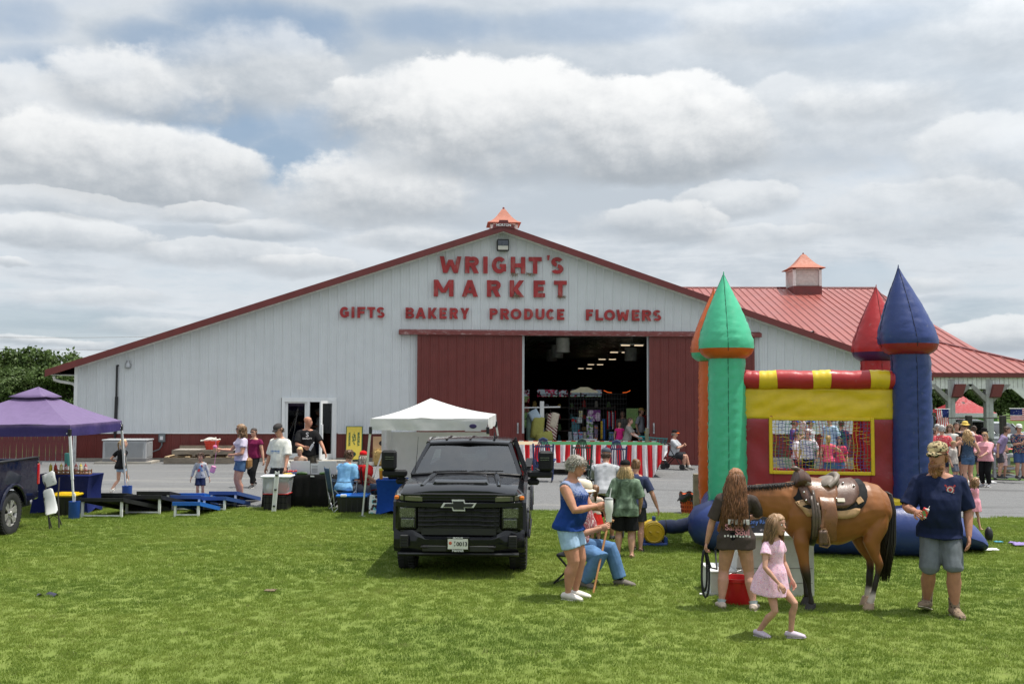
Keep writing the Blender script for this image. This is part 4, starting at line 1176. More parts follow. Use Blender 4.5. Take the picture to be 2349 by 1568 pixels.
 if beard:
  q=MB();rg=random.Random(3)
  q.loft([[Hd(rx*cos(a),yc+ry*sin(a),z)for a in[2*pi*i/14 for i in range(14)]]for(z,rx,ry,yc)in((-.118,.012,.012,-.044),(-.106,.026,.022,-.040),(-.085,.035,.030,-.032),(-.062,.037,.036,-.020),(-.050,.038,.040,-.013),(-.040,.036,.034,-.008))])
  q.tube([Hd(-.020,-.050,-.040),Hd(-.008,-.060,-.028),Hd(.008,-.060,-.028),Hd(.020,-.050,-.040)],.0065*H,6)
  o=q.build('beard',beard['m'],t);fuse(o,.006,1,wrinkle(.012*H,30,14))
  st=MB()
  for i in range(220):
   a=rg.uniform(-pi*.95,-.05);zz=rg.uniform(-.108,-.052);k=.038+.004*rg.random();y0=-.016
   kz=1-max(0,(-zz-.055))*11
   b0=Hd(k*cos(a)*kz,y0+.046*kz*sin(a),zz);st.tube([b0,b0+HR@Vector((cos(a)*.004,sin(a)*.006,-.008))*H,b0+HR@Vector((cos(a)*.002,sin(a)*.006,-.020))*H],[.0022*H,.0018*H,.0006*H],4)
  tag(st.build('beard_strands',beard['m'],o,True),kind='stuff')
 t['H']=H
 bpy.context.view_layer.update()if False else None
 MWt=Matrix.Translation(loc)@Matrix.Rotation(rz,4,'Z')
 J['M']=MWt;J['Hd']=Hd;J['T']=T;J['obj']=t;J['HR']=HR
 J['hand']=lambda S,f=.055:MWt@(J['wr'+S]+(J['wr'+S]-J['el'+S]).normalized()*f*H)
 return J

def f_hair(x,v,c):
 mp=N(x.nt,'ShaderNodeMapping');mp.inputs['Scale'].default_value=(1,1,.12);x.nt.links.new(v,mp.inputs[0])
 ge=N(x.nt,'ShaderNodeNewGeometry');a=x.noise(mp.outputs[0],90,3,.6)
 k=x.m('ADD',x.m('MULTIPLY',a,.8),x.m('MULTIPLY',ge.outputs['Random Per Island'],.4))
 return x.mix(x.ss(k,.3,.85),tuple(q*.45 for q in c),tuple(min(1,q*1.6)for q in c))

def hair_mat(c):return mat('hair_%d_%d'%(int(c[0]*1000),int(c[2]*1000)),c,.5,fn=f_hair,var=0,spec=.5)

def hair_build(t,H,Hd,HR,hr,near,hatted):
 k=hr.get('kind','short');m=hair_mat(hr['c']);rg=random.Random(int(hr['c'][0]*999)+int(H*77));mb=MB()
 if k=='bald':return
 g=hr.get('vol',.006)
 # skull cap: rings below the hairline are pulled back off the face
 rings=[]
 for(z,rx,ry,yc,fr)in((-.040,.036,.040,.012,-.05),(-.018,.043,.046,.008,.10),(.008,.0455,.052,.004,.30),(.026,.0455,.054,.003,.62),(.042,.041,.050,.003,1),(.056,.030,.038,.004,1),(.066,.014,.018,.004,1),(.069,.003,.004,.004,1)):
  r=[]
  for a in[2*pi*i/18 for i in range(18)]:
   y=yc+(ry+g)*sin(a);y0=yc-(ry+g)*fr
   r.append(Hd((rx+g)*cos(a),max(y,y0)if fr<1 else y,z))
  rings.append(r)
 if hatted:rings=rings[:3]
 mb.loft(rings)
 st=MB();ns=int(hr.get('n',260 if near else 70)*(2.3 if near else 1));L=hr.get('len',.22);th=(.0016 if near else .0042)*H
 if k in('long','curly','bob'):
  for i in range(ns):
   a=rg.uniform(-.42*pi,1.42*pi)if k!='pony' else 0
   if -.30*pi<a-pi/2-pi<.30*pi or(sin(a)<-.62):continue
   zz=rg.uniform(-.01,.004)if hatted else rg.uniform(.0,.055);f=1-max(0,zz-.02)*9;cr=rg.uniform(.90,1.20)
   r0=Vector((cos(a)*(.046+g)*f,sin(a)*(.056+g)*f+.003,zz));pts=[Hd(*r0)]
   l_=L*rg.uniform(.66,1.06);seg=7;ox,oy=cos(a)*(.052+g)*cr,sin(a)*(.056+g)*cr+.004
   fwd=hr.get('fwd',0.0);wv=hr.get('wave',.006);ph=rg.uniform(0,6.3);wf=hr.get('wf',2.2)
   for j in range(1,seg+1):
    u=j/seg;z=zz-l_*u-.01;sp_=hr.get('spread',1.15);wq=.35+.65*u
    if z<-.05:bx=ox*(1+(sp_-1)*u)*hr.get('taper',1.0)**u;by=oy*(1-.25*u)+hr.get('back',.018)*u-fwd*u
    else:bx,by=ox*(.95+.05*u),oy
    pts.append(Hd(bx+wv*wq*sin(ph+u*wf*6.3),by+wv*wq*cos(ph*1.3+u*wf*6.3),z))
   st.tube(pts,[th*.8]+[th*(1.15 if k!='curly' else 1.3)]*(seg-1)+[th*.35],4 if near else 3)
  # inner mass so the scalp never shows between strands
  z1=-L*.82;y1=hr.get('back',.018)
  mb.tube([Hd(0,.010,.02),Hd(0,.022,-.03),Hd(0,.030+y1*.3,z1*.55),Hd(0,.030+y1*.7,z1)],[.044*H,.046*H,.046*H*hr.get('spread',1.15),.030*H],12,flat=.55,side=HR@Vector((1,0,0)))
 if k in('pony','bun'):
  if k=='pony':
   z0=hr.get('z',.03);pl=hr.get('len',.16)
   for i in range(46 if near else 22):
    ph=rg.uniform(0,6.3);q=.011*sqrt(rg.random());sw=hr.get('sw',0)
    st.tube([Hd(q*cos(ph),.056,z0+q*sin(ph)),Hd(q*1.7*cos(ph)+sw*.2,.078+q,z0-.005+q*sin(ph)),Hd(q*2*cos(ph)+sw*.6,.080+q*1.5,z0-pl*.45),Hd(q*1.2*cos(ph)+sw,.070+q,z0-pl*rg.uniform(.85,1.1))],[.004*H,.0055*H,.005*H,.0012*H],4)
  else:mb.ball(Hd(0,.05,hr.get('z',.05)),.022*H,10,7)
 if k in('short','bob','fluffy'):
  n2=hr.get('n',420 if near else 90);vol=hr.get('vol',.006)
  ls=hr.get('sl',.022)
  for i in range(n2):
   a=rg.uniform(0,2*pi);zz=rg.uniform(-.035,.004 if hatted else .064);lim=(.34 if zz<.02 else .9)
   if sin(a)<-lim*.8 and zz<.035:continue
   f=sqrt(max(.05,1-(max(0,zz-.008)/.064)**2));b0=Hd((.0455+vol)*f*cos(a),.003+(.055+vol)*f*sin(a),zz+.002)
   cm=hr.get('comb',.35);d=HR@Vector((cos(a)*cm+rg.gauss(0,.35),sin(a)*cm+.25+rg.gauss(0,.35),-.75+zz*7+rg.gauss(0,.22)));d.normalize();e2=b0+d*(ls*H*rg.uniform(.5,1.1))
   st.tube([b0,b0.lerp(e2,.5)+HR@Vector((cos(a),sin(a),.3))*(.004*H),e2],[th*1.1,th,th*.3],3)
 o=mb.build('hair',m,t);fuse(o,.0075 if near else .011,2,wrinkle(.006*H,40/1,7))
 if st.v:tag(st.build('hair_strands',m,o,'all'),kind='stuff')
# ================================================================== PEOPLE in the photograph
def pp(label,px,yh,yf,deg,Hm=None,px_f=None,z=None,**kw):
 l=GG(px_f or px,yf)
 if Hm is None:Hm=(yf-yh)*l.y/F
 return person(label,l,Hm,R(deg),**kw)

DEN=cloth('denim_light',(.30,.42,.58),fn=f_denim,bump=.002);DENM=cloth('denim_mid',(.060,.115,.21),fn=f_denim,bump=.002);DEND=cloth('denim_dark',(.022,.035,.075),fn=f_denim)
BLK=cloth('black',(.010,.010,.011));WHT=cloth('white',(.66,.65,.61));GRY=cloth('grey',(.42,.43,.45));NAVY=cloth('navy',(.010,.017,.055));CHAR=cloth('charcoal',(.035,.035,.040))
W_SH=mat('shoe_white',(.62,.58,.52),.7,var=.1);K_SH=mat('shoe_black',(.015,.015,.016),.6);B_SH=mat('shoe_brown',(.16,.11,.07),.75,var=.2);SUNG=mat('sunglass',(.008,.008,.009),.12,coat=.6);WIRE=mat('wire_frame',(.35,.22,.15),.4)
STR={'fL':(.05,.0,.045,10),'fR':(-.05,0,.045,10)}
walk=lambda s=.11,lift=25:{'fL':(.045,-s,.045,6),'fR':(-.045,s,.075,6,lift),'pel':(0,0,.508)}
walk2=lambda s=.11,lift=25:{'fR':(-.045,-s,.045,6),'fL':(.045,s,.075,6,lift),'pel':(0,0,.508)}

def sit(h=.27,reach=.26,**k):
 d=dict(pel=(0,0,h),fL=(.07,-reach,.045,8),fR=(-.07,-reach,.045,8),kL=(.05,-1,1.2),kR=(-.05,-1,1.2),hL=(.10,-.17,h+.06),hR=(-.10,-.17,h+.06));d.update(k);return d

CAMO=f_spots(26,[(.10,.065,.035),(.05,.055,.03)],(.42,.33,.19),.36)
# ---- bearded man with the camouflage cap
MAN=pp('bearded man in camouflage cap, sunglasses, navy tee and grey shorts holding a juice box',2160,1024,1408,-16,near=True,w=1.24,belly=.030,limb=1.06,hs=1.06,sk=(.42,.20,.13),
   pose=dict(pel=(0,.01,.515),fL=(.065,-.05,.045,14),fR=(-.075,.05,.060,22,14),hR=(-.150,-.165,.612),eR=(-.55,.5,-.8),hL=(.150,-.045,.470),eL=(.6,1,0),head=(-34,2,0),nR=(-.5,-.5,.5),curlR=.75,curlL=.4),
   top=dict(m=cloth('navy_tee',(.011,.017,.050)),hem=-.065,sleeve=.92,loose=.014,wr=.010),bottom=dict(m=cloth('grey_short',(.135,.150,.165)),len=1.02,ease=.006,loose=.008,wr=.006),
   shoes=dict(kind='boot',m=mat('camo_boot',(.4,.3,.2),.85,fn=f_spots(30,[(.07,.045,.03)],(.21,.15,.095),.36),var=.1),sole=mat('boot_sole',(.45,.38,.3),.8)),hair=dict(kind='short',c=(.16,.07,.03),n=60,sl=.012),hat=dict(kind='cap',m=cloth('camo',(.4,.3,.2),fn=CAMO),patch=mat('cap_patch',(.46,.36,.18),.8)),
   glasses=dict(m=SUNG),beard=dict(m=hair_mat((.24,.105,.042))))
# ---- girl in the pink dress
GIRL=pp('young girl in pale pink patterned dress and lilac clogs stepping to the right',1776,1182,1462,42,Hm=1.32,near=True,w=.80,hip=.86,hs=1.16,limb=.86,sk=(.50,.27,.19),
   pose=dict(pel=(0,.02,.465),lean=6,fL=(.075,-.10,.05,14,6),fR=(-.06,.10,.045,8),hR=(-.125,-.125,.455),eR=(-1,.9,.1),hL=(.16,-.06,.44),eL=(.8,1,0),head=(2,4,0),nR=(-.4,-.8,.3)),
   top=dict(kind='dress',m=cloth('pink_print',(.74,.40,.52),fn=f_spots(44,[(.66,.30,.44),(.60,.42,.62),(.80,.62,.70)],(.76,.48,.58),.30)),sleeve=.42,loose=.016,wr=.006,ease=.008,
     zs=[(.293,0),(.265,0),(.22,.002),(.165,.004),(.125,.006),(.06,.026),(0,.040),(-.07,.055),(-.125,.062)]),
   shoes=dict(kind='clog',m=mat('clog_lilac',(.50,.42,.50),.55),sole=mat('clog_sole',(.46,.40,.47),.6)),hair=dict(kind='long',c=(.20,.115,.055),len=.24,back=.020,wave=.005,spread=1.3,n=300))
# ---- teenager seen from behind
TEEN=pp('teenager with long brown hair and brown printed tee holding a lead rope, back turned',1690,1077,1397,172,near=True,w=1.05,hip=1.06,limb=1.04,sk=(.50,.26,.18),
   pose=dict(pel=(.0,0,.512),fL=(.105,.0,.045,10),fR=(-.115,.03,.045,16),hL=(.205,-.03,.455),eL=(1,.5,0),hR=(-.13,-.24,.62),eR=(-1,.3,-.6),curlL=.9,head=(-18,6,0)),
   top=dict(m=cloth('brown_tee',(.060,.046,.040)),hem=-.085,ease=.012,sleeve=.85,loose=.016,flare=.004,wr=.009),bottom=dict(m=BLK,len=.26,ease=.010,loose=.012),socks=dict(h=.10,m=cloth('sock_grey',(.42,.46,.50))),
   shoes=dict(kind='clog',m=mat('clog_tan',(.50,.40,.33),.6),sole=mat('clog_sole_tan',(.48,.40,.34),.7)),hair=dict(kind='long',c=(.17,.075,.030),len=.36,back=.050,wave=.010,spread=1.45,n=420))
# ---- grey haired woman
WOM=pp('grey haired woman in blue sleeveless top and denim shorts holding a white tumbler',1308,1048,1373,66,near=True,w=1.22,hip=1.14,belly=.028,bust=.028,limb=1.08,sk=(.46,.22,.14),female=True,
   pose=dict(pel=(0,.01,.520),lean=5,fL=(.05,-.02,.045,6),fR=(-.05,.0,.045,6),hR=(-.075,-.215,.660),eR=(-.8,.55,-1),hL=(.02,-.235,.63),eL=(.6,.3,-1),head=(-2,20,0),nR=(-1,-.2,.2),curlR=.8,curlL=.8),
   top=dict(name='tank_top',m=cloth('blue_print',(.05,.09,.25),fn=f_fade((.010,.040,.190),(.20,.24,.36),1.05,1.50,1.7)),hem=-.035,sleeve=0,ease=.010,flare=.004,wr=.009),bottom=dict(m=cloth('denim_wash',(.28,.40,.55),fn=f_denim),len=.64,ease=.008,loose=.010,waist=.03),
   shoes=dict(kind='sneaker',m=W_SH),hair=dict(kind='fluffy',c=(.32,.295,.25),vol=.010,n=1300,sl=.030,comb=.12),glasses=dict(m=WIRE,sun=False))
# ---- seated man with a cane, beyond her
SEAT=person('man in jeans and cream cap sitting on a folding stool with a wooden cane',GG(1322,1340),1.80,R(62),near=True,w=1.1,sk=(.48,.25,.17),
    pose=sit(.285,.25,fL=(.095,-.305,.045,12),fR=(-.10,-.10,.045,14),hL=(.05,-.205,.435),hR=(-.04,-.205,.425),lean=6,head=(0,10,0),curlL=.8,curlR=.8),
    top=dict(m=cloth('plaid_red',(.30,.13,.13),fn=f_spots(34,[(.5,.42,.40)],(.28,.10,.11),.4)),sleeve=.9,hem=-.04),bottom=dict(kind='pants',m=cloth('denim_blue',(.075,.155,.29),fn=f_denim),len=1.93,loose=.014),
    shoes=dict(kind='sneaker',m=mat('shoe_taupe',(.15,.13,.11),.8,var=.3),sole=mat('sole_taupe',(.22,.20,.17),.8)),socks=dict(h=.2,m=BLK),hair=dict(kind='short',c=(.3,.28,.25),n=120),hat=dict(kind='bucket',m=cloth('cream',(.70,.62,.48))))
# ---- the group walking away
KID=pp('small girl with brown ponytail and red skirt seen from behind, beside the seated man',1366,1118,1252,176,near=True,w=.9,hs=1.25,hip=.9,limb=.9,sk=(.52,.29,.20),pose=dict(hR=(-.17,-.05,.44)),top=dict(name='top',m=cloth('cream_top',(.6,.5,.42)),sleeve=.1,hem=.02),bottom=dict(kind='skirt',m=cloth('red_skirt',(.55,.025,.020)),len=1.0,waist=.05),shoes=dict(kind='boot',m=K_SH),hair=dict(kind='pony',c=(.17,.085,.035),len=.17))
DAD=pp('man in light grey tee and grey cap, bending forward over a stroller, seen from behind',1388,1045,1240,168,Hm=1.62,near=True,w=1.22,sk=(.50,.26,.18),pose=dict(pel=(0,.03,.515),lean=24,hL=(.13,-.34,.58),hR=(-.13,-.34,.58),fL=(.07,.02,.045,8),fR=(-.07,-.05,.045,8),head=(-8,6,0)),top=dict(m=GRY,hem=-.05,ease=.014,sleeve=.9,loose=.018),bottom=dict(m=BLK,len=1.0,loose=.022),shoes=dict(kind='sneaker',m=K_SH),hair=dict(kind='short',c=(.07,.04,.025),n=120),hat=dict(kind='cap',m=cloth('cap_grey',(.075,.085,.11))))
TIE=pp('blonde person in black cap, green tie-dye tee and black shorts walking away',1435,1060,1278,176,near=True,w=1.12,hip=1.08,sk=(.52,.29,.22),pose=dict(fL=(.075,-.0,.045,8),fR=(-.06,.05,.045,8),hL=(.20,.03,.46),hR=(-.16,-.10,.50),head=(-4,0,0)),top=dict(m=cloth('tiedye',(.105,.155,.10),fn=f_tiedye),hem=-.09,ease=.013,sleeve=.95,loose=.020,flare=.005),bottom=dict(m=BLK,len=.92,loose=.030),shoes=dict(kind='sandal',m=B_SH,sole=K_SH),hair=dict(kind='bob',c=(.50,.36,.18),len=.13,back=.012,wave=.003,spread=1.35,n=260),hat=dict(kind='cap',m=BLK))
NAV=pp('woman with a brown bun and navy tee partly hidden behind the tie-dye shirt',1458,1056,1264,168,near=True,w=1.06,sk=(.48,.25,.17),pose=dict(fL=(.03,-.12,.045,6),fR=(-.06,.07,.05,6),hR=(-.26,.0,.43),eR=(-1,.6,.2),hL=(.12,-.12,.5),lean=5,head=(-20,8,0)),top=dict(m=cloth('navy2',(.040,.050,.100)),hem=-.05,sleeve=.8),bottom=dict(m=CHAR,len=.75,loose=.02),shoes=dict(kind='sandal',m=K_SH),hair=dict(kind='bun',c=(.22,.11,.045),z=.045))
# ---- left side
pp('girl with fair ponytail, black tee and denim shorts running away past the generator',276,1006,1131,158,w=.85,hs=1.12,limb=.85,hip=.88,pose=dict(lean=6,pel=(0,0,.49),fL=(.05,.17,.08,6,40),fR=(-.05,-.06,.045,6),head=(-62,0,0),hL=(.17,-.08,.56),hR=(-.15,.07,.56)),top=dict(m=BLK,hem=-.05,sleeve=.6,ease=.014),bottom=dict(m=DEN,len=.35,loose=.016),shoes=dict(m=W_SH),hair=dict(kind='pony',c=(.42,.29,.15),len=.15,sw=.05,z=.02))
BOY=pp('little boy in grey long-sleeved shirt and navy shorts facing the camera',459,1043,1146,12,w=.95,hs=1.32,limb=.92,sk=(.48,.26,.18),pose=dict(head=(-14,6,0),hL=(.20,-.02,.44),hR=(-.21,-.02,.44)),top=dict(m=cloth('grey_heather',(.36,.37,.40)),sleeve=1.95,hem=-.04),bottom=dict(m=NAVY,len=.80,loose=.022),hair=dict(kind='short',c=(.07,.035,.018),n=200,vol=.008),shoes=dict(kind='sneaker',m=K_SH))
CUR=pp('woman with curly hair, sunglasses, lavender tee and denim shorts holding out a pink cup',552,974,1147,-58,w=1.02,bust=.016,female=True,sk=(.50,.26,.17),pose=dict(hR=(-.13,-.235,.665),eR=(-.7,.5,-1),hL=(.03,-.13,.60),eL=(1,.5,-.4),head=(-2,4,0)),top=dict(m=cloth('lavender',(.56,.50,.62)),hem=-.0,sleeve=.5,ease=.010),bottom=dict(m=DENM,len=.52,loose=.018),shoes=dict(kind='sandal',m=mat('sandal_tan',(.6,.5,.4),.7),sole=mat('sandal_sole',(.35,.22,.13),.8)),hair=dict(kind='curly',c=(.17,.10,.05),len=.17,back=.014,wave=.013,wf=3,spread=1.5,n=130),glasses=dict(m=SUNG))
pp('woman in maroon top, sunglasses and black leggings walking behind the lavender tee',581,981,1117,-14,w=1.0,bust=.012,female=True,pose=dict(walk(.13,20),hL=(.19,-.02,.45),hR=(-.13,-.13,.52),head=(-4,2,0)),top=dict(m=cloth('maroon',(.155,.012,.055)),hem=-.02,sleeve=.35),bottom=dict(kind='pants',name='leggings',m=BLK,len=1.88,ease=.008,loose=.004),shoes=dict(m=K_SH),hair=dict(kind='bun',c=(.03,.018,.012),z=.0),glasses=dict(m=SUNG))
WTE=pp('man in white printed tee, dark cap and sunglasses looking down by the black table',640,974,1160,-26,w=1.18,belly=.008,sk=(.48,.25,.17),pose=dict(head=(-8,20,0),hL=(.17,-.10,.47),hR=(-.19,-.02,.47)),top=dict(m=cloth('white_tee',(.66,.65,.60)),hem=-.055,ease=.016,sleeve=.95,loose=.020),bottom=dict(m=CHAR,len=1.0,loose=.02),shoes=dict(m=K_SH),hair=dict(kind='short',c=(.06,.035,.02)),hat=dict(kind='cap',m=cloth('cap_char',(.05,.045,.045))),glasses=dict(m=SUNG))
BLD=pp('bald man in black tee and cargo shorts turning to the right, holding a bottle',703,957,1124,12,w=1.16,sk=(.46,.22,.15),pose=dict(head=(62,0,0),hR=(-.04,-.20,.60),eR=(-1,.4,-.8),hL=(.24,-.12,.52),eL=(1,.6,0),twist=10,fL=(.09,.08,.05,8),fR=(-.05,-.08,.045,6)),top=dict(m=BLK,hem=-.05,sleeve=.85,ease=.012),bottom=dict(m=cloth('cargo',(.045,.040,.030)),len=1.05,loose=.03),shoes=dict(m=K_SH),hair=dict(kind='bald',c=(.05,.03,.02)))
pp('grey haired man in white tee and dark jeans standing inside the glass doorway',733,936,1048,-82,w=1.08,sk=(.42,.22,.15),pose=dict(head=(0,28,0),hL=(.04,-.20,.62),hR=(-.04,-.2,.62)),top=dict(m=WHT,hem=-.03,sleeve=.8),bottom=dict(kind='pants',m=DEND,len=1.92,loose=.012),shoes=dict(m=W_SH),hair=dict(kind='short',c=(.30,.29,.27)))
_l=GG(689,1140);_l=Vector((P(689,1060,23.9).x,23.9,gz(0,23.9)))
person('small girl with glasses and fair hair standing behind the black table',_l,1.20,R(-5),w=.85,hs=1.12,sk=(.52,.29,.2),pose=dict(head=(-15,16,0)),top=dict(name='top',m=cloth('tan_top',(.42,.28,.2)),sleeve=.1),bottom=dict(m=DEN,len=.6),shoes=dict(m=W_SH),hair=dict(kind='bun',c=(.42,.27,.13),z=.045),glasses=dict(m=WIRE,sun=False))
BLU=person('person in light blue polo and grey trousers sitting in a camp chair with back turned',Vector((P(790,1100,21.3).x,21.3,0)),1.68,R(112),w=1.25,hip=1.15,sk=(.50,.26,.18),pose=sit(.30,.25,lean=14,twist=42,head=(0,2,0),hR=(-.02,-.27,.37),hL=(.08,-.27,.37)),top=dict(m=cloth('sky_blue',(.22,.46,.74)),hem=-.05,sleeve=.85,ease=.014),bottom=dict(kind='pants',m=cloth('grey_pant',(.10,.105,.12)),len=1.9,loose=.014),shoes=dict(m=K_SH),hair=dict(kind='short',c=(.12,.06,.03),n=220,vol=.008))
REDP=person('person in red cap and red sweatshirt sitting with back turned and one knee up',Vector((P(830,1100,21.6).x,21.6,0)),1.62,R(128),w=1.05,sk=(.48,.25,.17),pose=sit(.29,.27,lean=8,twist=45,head=(0,4,0),fR=(-.10,-.30,.045,12),fL=(.03,-.24,.05,8),kR=(-.3,-.8,1.5),hR=(-.2,-.12,.36)),top=dict(m=cloth('red_hood',(.50,.015,.018)),sleeve=.95,hem=-.05,ease=.014),bottom=dict(kind='pants',m=DENM,len=1.92),shoes=dict(m=K_SH),hair=dict(kind='bob',c=(.36,.32,.27),len=.15,spread=1.1,back=.01,n=110),hat=dict(kind='cap',m=cloth('red_cap',(.60,.015,.018)),back=False))
# ---- barn front and doorway
SITM=person('man in orange billed cap sitting on a rolling walker by the red barn door',GG(1546,1076),1.74,R(66),w=1.25,belly=.02,sk=(.48,.26,.19),pose=sit(.31,.27,fL=(.07,-.30,.045,10),fR=(-.06,-.22,.045,8),lean=2,hL=(.04,-.20,.50),hR=(.0,-.20,.49),eL=(1,.3,-1),eR=(-1,.3,-1)),top=dict(m=GRY,sleeve=.8,hem=-.05),bottom=dict(m=CHAR,len=.9,loose=.025),socks=dict(h=.22,m=WHT),shoes=dict(m=mat('shoe_grey',(.14,.13,.12),.8)),hair=dict(kind='short',c=(.25,.23,.2)),hat=dict(kind='cap',m=BLK,brim=cloth('orange',(.75,.13,.02))))
SHOP=person('woman with brown hair tied up and grey tee pushing a teal cart in the doorway',Vector((P(1438,1000,37.9).x,37.9,-.10)),1.72,R(70),w=1.05,sk=(.52,.30,.23),pose=dict(lean=10,hL=(.07,-.27,.57),hR=(-.08,-.27,.57),head=(0,4,0)),top=dict(m=cloth('grey_olive',(.25,.24,.22)),hem=-.06,sleeve=.8,ease=.016),bottom=dict(kind='pants',m=CHAR,len=1.9),shoes=dict(m=K_SH),hair=dict(kind='bun',c=(.14,.075,.045),z=.03))
INS='shoppers inside the barn doorway'

def quick(label,px,yh,Y,Hm,deg,topc,botc,hairk=('short',(.06,.035,.02)),sleeve=.8,pants=False,hat=None,group=None,skn=(.48,.27,.19),pose=None,g=None,w=1.05,glasses=None,tm=None,fem=False,**kw):
 q=P(px,yh,Y);z=q.z-Hm*.985
 zz=gz(q.x,q.y);zz=zz if abs(z-zz)>.0 else z
 L=Vector((q.x,Y,min(max(z,zz-.25),zz+.25)))
 nm=str(abs(hash(topc))%9999)
 return person(label,L,Hm,R(deg),w=w,sk=skn,pose=pose,group=group,top=dict(m=tm or cloth('t%03d%03d%03d'%tuple(int(a*999)for a in topc),topc),sleeve=sleeve,hem=-.05,ease=.012),bottom=dict(kind='pants' if pants else 'shorts',m=cloth('b%03d%03d%03d'%tuple(int(a*999)for a in botc),botc),len=1.9 if pants else .9,loose=.018),
     shoes=dict(m=K_SH),hair=dict(kind=hairk[0],c=hairk[1],**(dict(len=.2,n=80)if hairk[0]in('long','bob','curly')else{})),hat=hat,glasses=glasses,**kw)

quick('small girl in a bright pink top just inside the open barn door',1421,966,39.0,1.25,5,(.70,.03,.22),(.4,.5,.48),('bun',(.3,.18,.08)),group=None,sleeve=.2)
quick('man in cap and patterned grey shirt inside the barn door, behind the cart pusher',1470,933,40.0,1.82,60,(.28,.29,.32),(.05,.05,.06),hat=dict(kind='cap',m=cloth('cap_mustard',(.30,.20,.06))))
quick('dim shopper in dark red shirt at the right inside the open barn doorway',1484,936,44.0,1.8,30,(.25,.012,.015),(.03,.03,.04))
quick('shopper with pale sash and head band standing in the dim doorway beside the pink girl',1428,944,41.0,1.75,-10,(.20,.19,.18),(.03,.03,.05),('bob',(.08,.05,.03)))
quick('shopper in pale shirt half hidden by the right edge of the open doorway',1497,948,42.0,1.7,-40,(.5,.5,.5),(.05,.05,.1))
# ---- crowd by the pavilion
RC=None
FLO=lambda cols,base,sc_=22,th=.36:f_spots(sc_,cols,base,th)
quick('man in red patterned shirt seen from behind, next to the blue tower',2160,977,31.0,1.80,172,(.58,.10,.11),(.02,.025,.05),('short',(.30,.29,.28)),tm=cloth('red_print',(.6,.1,.1),fn=f_spots(30,[(.8,.6,.55)],(.58,.07,.09),.26)),w=1.2)
quick('woman in white sleeveless top and sunglasses beside the man in red',2179,974,32.5,1.70,-30,(.62,.60,.55),(.05,.06,.1),('bob',(.22,.14,.08)),sleeve=.05,glasses=dict(m=SUNG))
quick('tall man in black tee standing behind the blond boy',2194,970,32.8,1.82,-15,(.012,.012,.016),(.03,.03,.035),('short',(.03,.02,.015)),pose=dict(hR=(-.02,-.2,.7),hL=(.1,-.2,.6)))
quick('blond boy in grey tee between the man in red and the tank top woman',2187,1012,30.0,1.30,40,(.45,.40,.36),(.10,.11,.14),('short',(.50,.34,.16)),w=.9)
quick('toddler in a yellow sun hat carried above the crowd',2214,968,34.0,1.86,170,(.7,.55,.5),(.2,.15,.2),('short',(.2,.12,.06)),hat=dict(kind='bucket',m=cloth('yellow_hat',(.72,.52,.13))),sleeve=.3)
pp('woman with wavy blonde hair, denim shorts and blue tank top drinking, seen from behind',2222,986,1119,176,w=1.04,hip=1.08,female=True,sk=(.54,.30,.21),pose=dict(hL=(.09,-.12,.80),eL=(1,.3,-.8),hR=(-.15,-.10,.56),fL=(.045,.05,.045,8),fR=(-.06,-.06,.045,8)),top=dict(name='tank_top',m=cloth('tank_blue',(.035,.060,.105),fn=f_spots(60,[(.2,.25,.3)],(.035,.06,.105),.2)),sleeve=0,hem=.0,ease=.006),bottom=dict(m=DENM,len=.42,loose=.014),shoes=dict(kind='sandal',m=B_SH),hair=dict(kind='curly',c=(.42,.27,.12),len=.22,back=.03,wave=.012,spread=1.4,n=130))
pp('woman in pale pink blouse and black leggings with sunglasses facing left',2262,992,1116,-48,w=1.24,hip=1.12,bust=.02,female=True,sk=(.56,.32,.23),pose=dict(hR=(-.06,-.22,.60),hL=(.04,-.22,.58),eR=(-1,.4,-.8),eL=(1,.4,-.8)),top=dict(m=cloth('pink_blouse',(.74,.36,.40)),sleeve=1.5,hem=-.05,ease=.016),bottom=dict(kind='pants',name='leggings',m=BLK,len=1.9,ease=.008,loose=.004),shoes=dict(m=mat('shoe_grey2',(.3,.3,.32),.8)),hair=dict(kind='pony',c=(.36,.22,.10),len=.2,z=.04),glasses=dict(m=SUNG))
quick('bent person in violet shirt behind the pink blouse',2290,976,33.5,1.78,60,(.26,.20,.34),(.05,.05,.06),('short',(.05,.03,.02)),pose=dict(lean=22))
quick('girl in red printed sleeveless dress with folded arms behind the cart',2297,1001,33.6,1.42,0,(.7,.5,.5),(.7,.5,.5),('pony',(.2,.1,.05)),tm=cloth('flower_dress',(.7,.5,.5),fn=f_spots(26,[(.6,.08,.12)],(.72,.60,.60),.3)),sleeve=.05,pose=dict(hL=(-.02,-.15,.66),hR=(.02,-.14,.67),eL=(1,.3,-.8),eR=(-1,.3,-.8)),w=.9)
quick('man in navy tropical print shirt and white cap behind the watermelon cart',2337,975,33.4,1.80,-5,(.02,.04,.12),(.05,.09,.2),('short',(.06,.04,.03)),tm=cloth('tropical',(.02,.04,.12),fn=f_spots(20,[(.60,.12,.08),(.05,.30,.28),(.6,.35,.08)],(.015,.030,.10),.28)),hat=dict(kind='cap',m=WHT),glasses=dict(m=SUNG),w=1.15,pose=dict(hL=(.03,-.2,.68),hR=(-.05,-.2,.66)))
quick('person in light blue shirt half hidden behind the blue tower',2141,984,31.5,1.72,90,(.30,.46,.62),(.05,.05,.08))
quick('dark haired woman with hair up among the crowd behind the blonde drinker',2234,978,34.2,1.72,150,(.35,.10,.14),(.05,.05,.08),('bun',(.05,.03,.02)))
quick('man with dark hat behind the woman in pink',2258,983,34.5,1.75,180,(.05,.06,.05),(.05,.05,.08),hat=dict(kind='bucket',m=BLK))
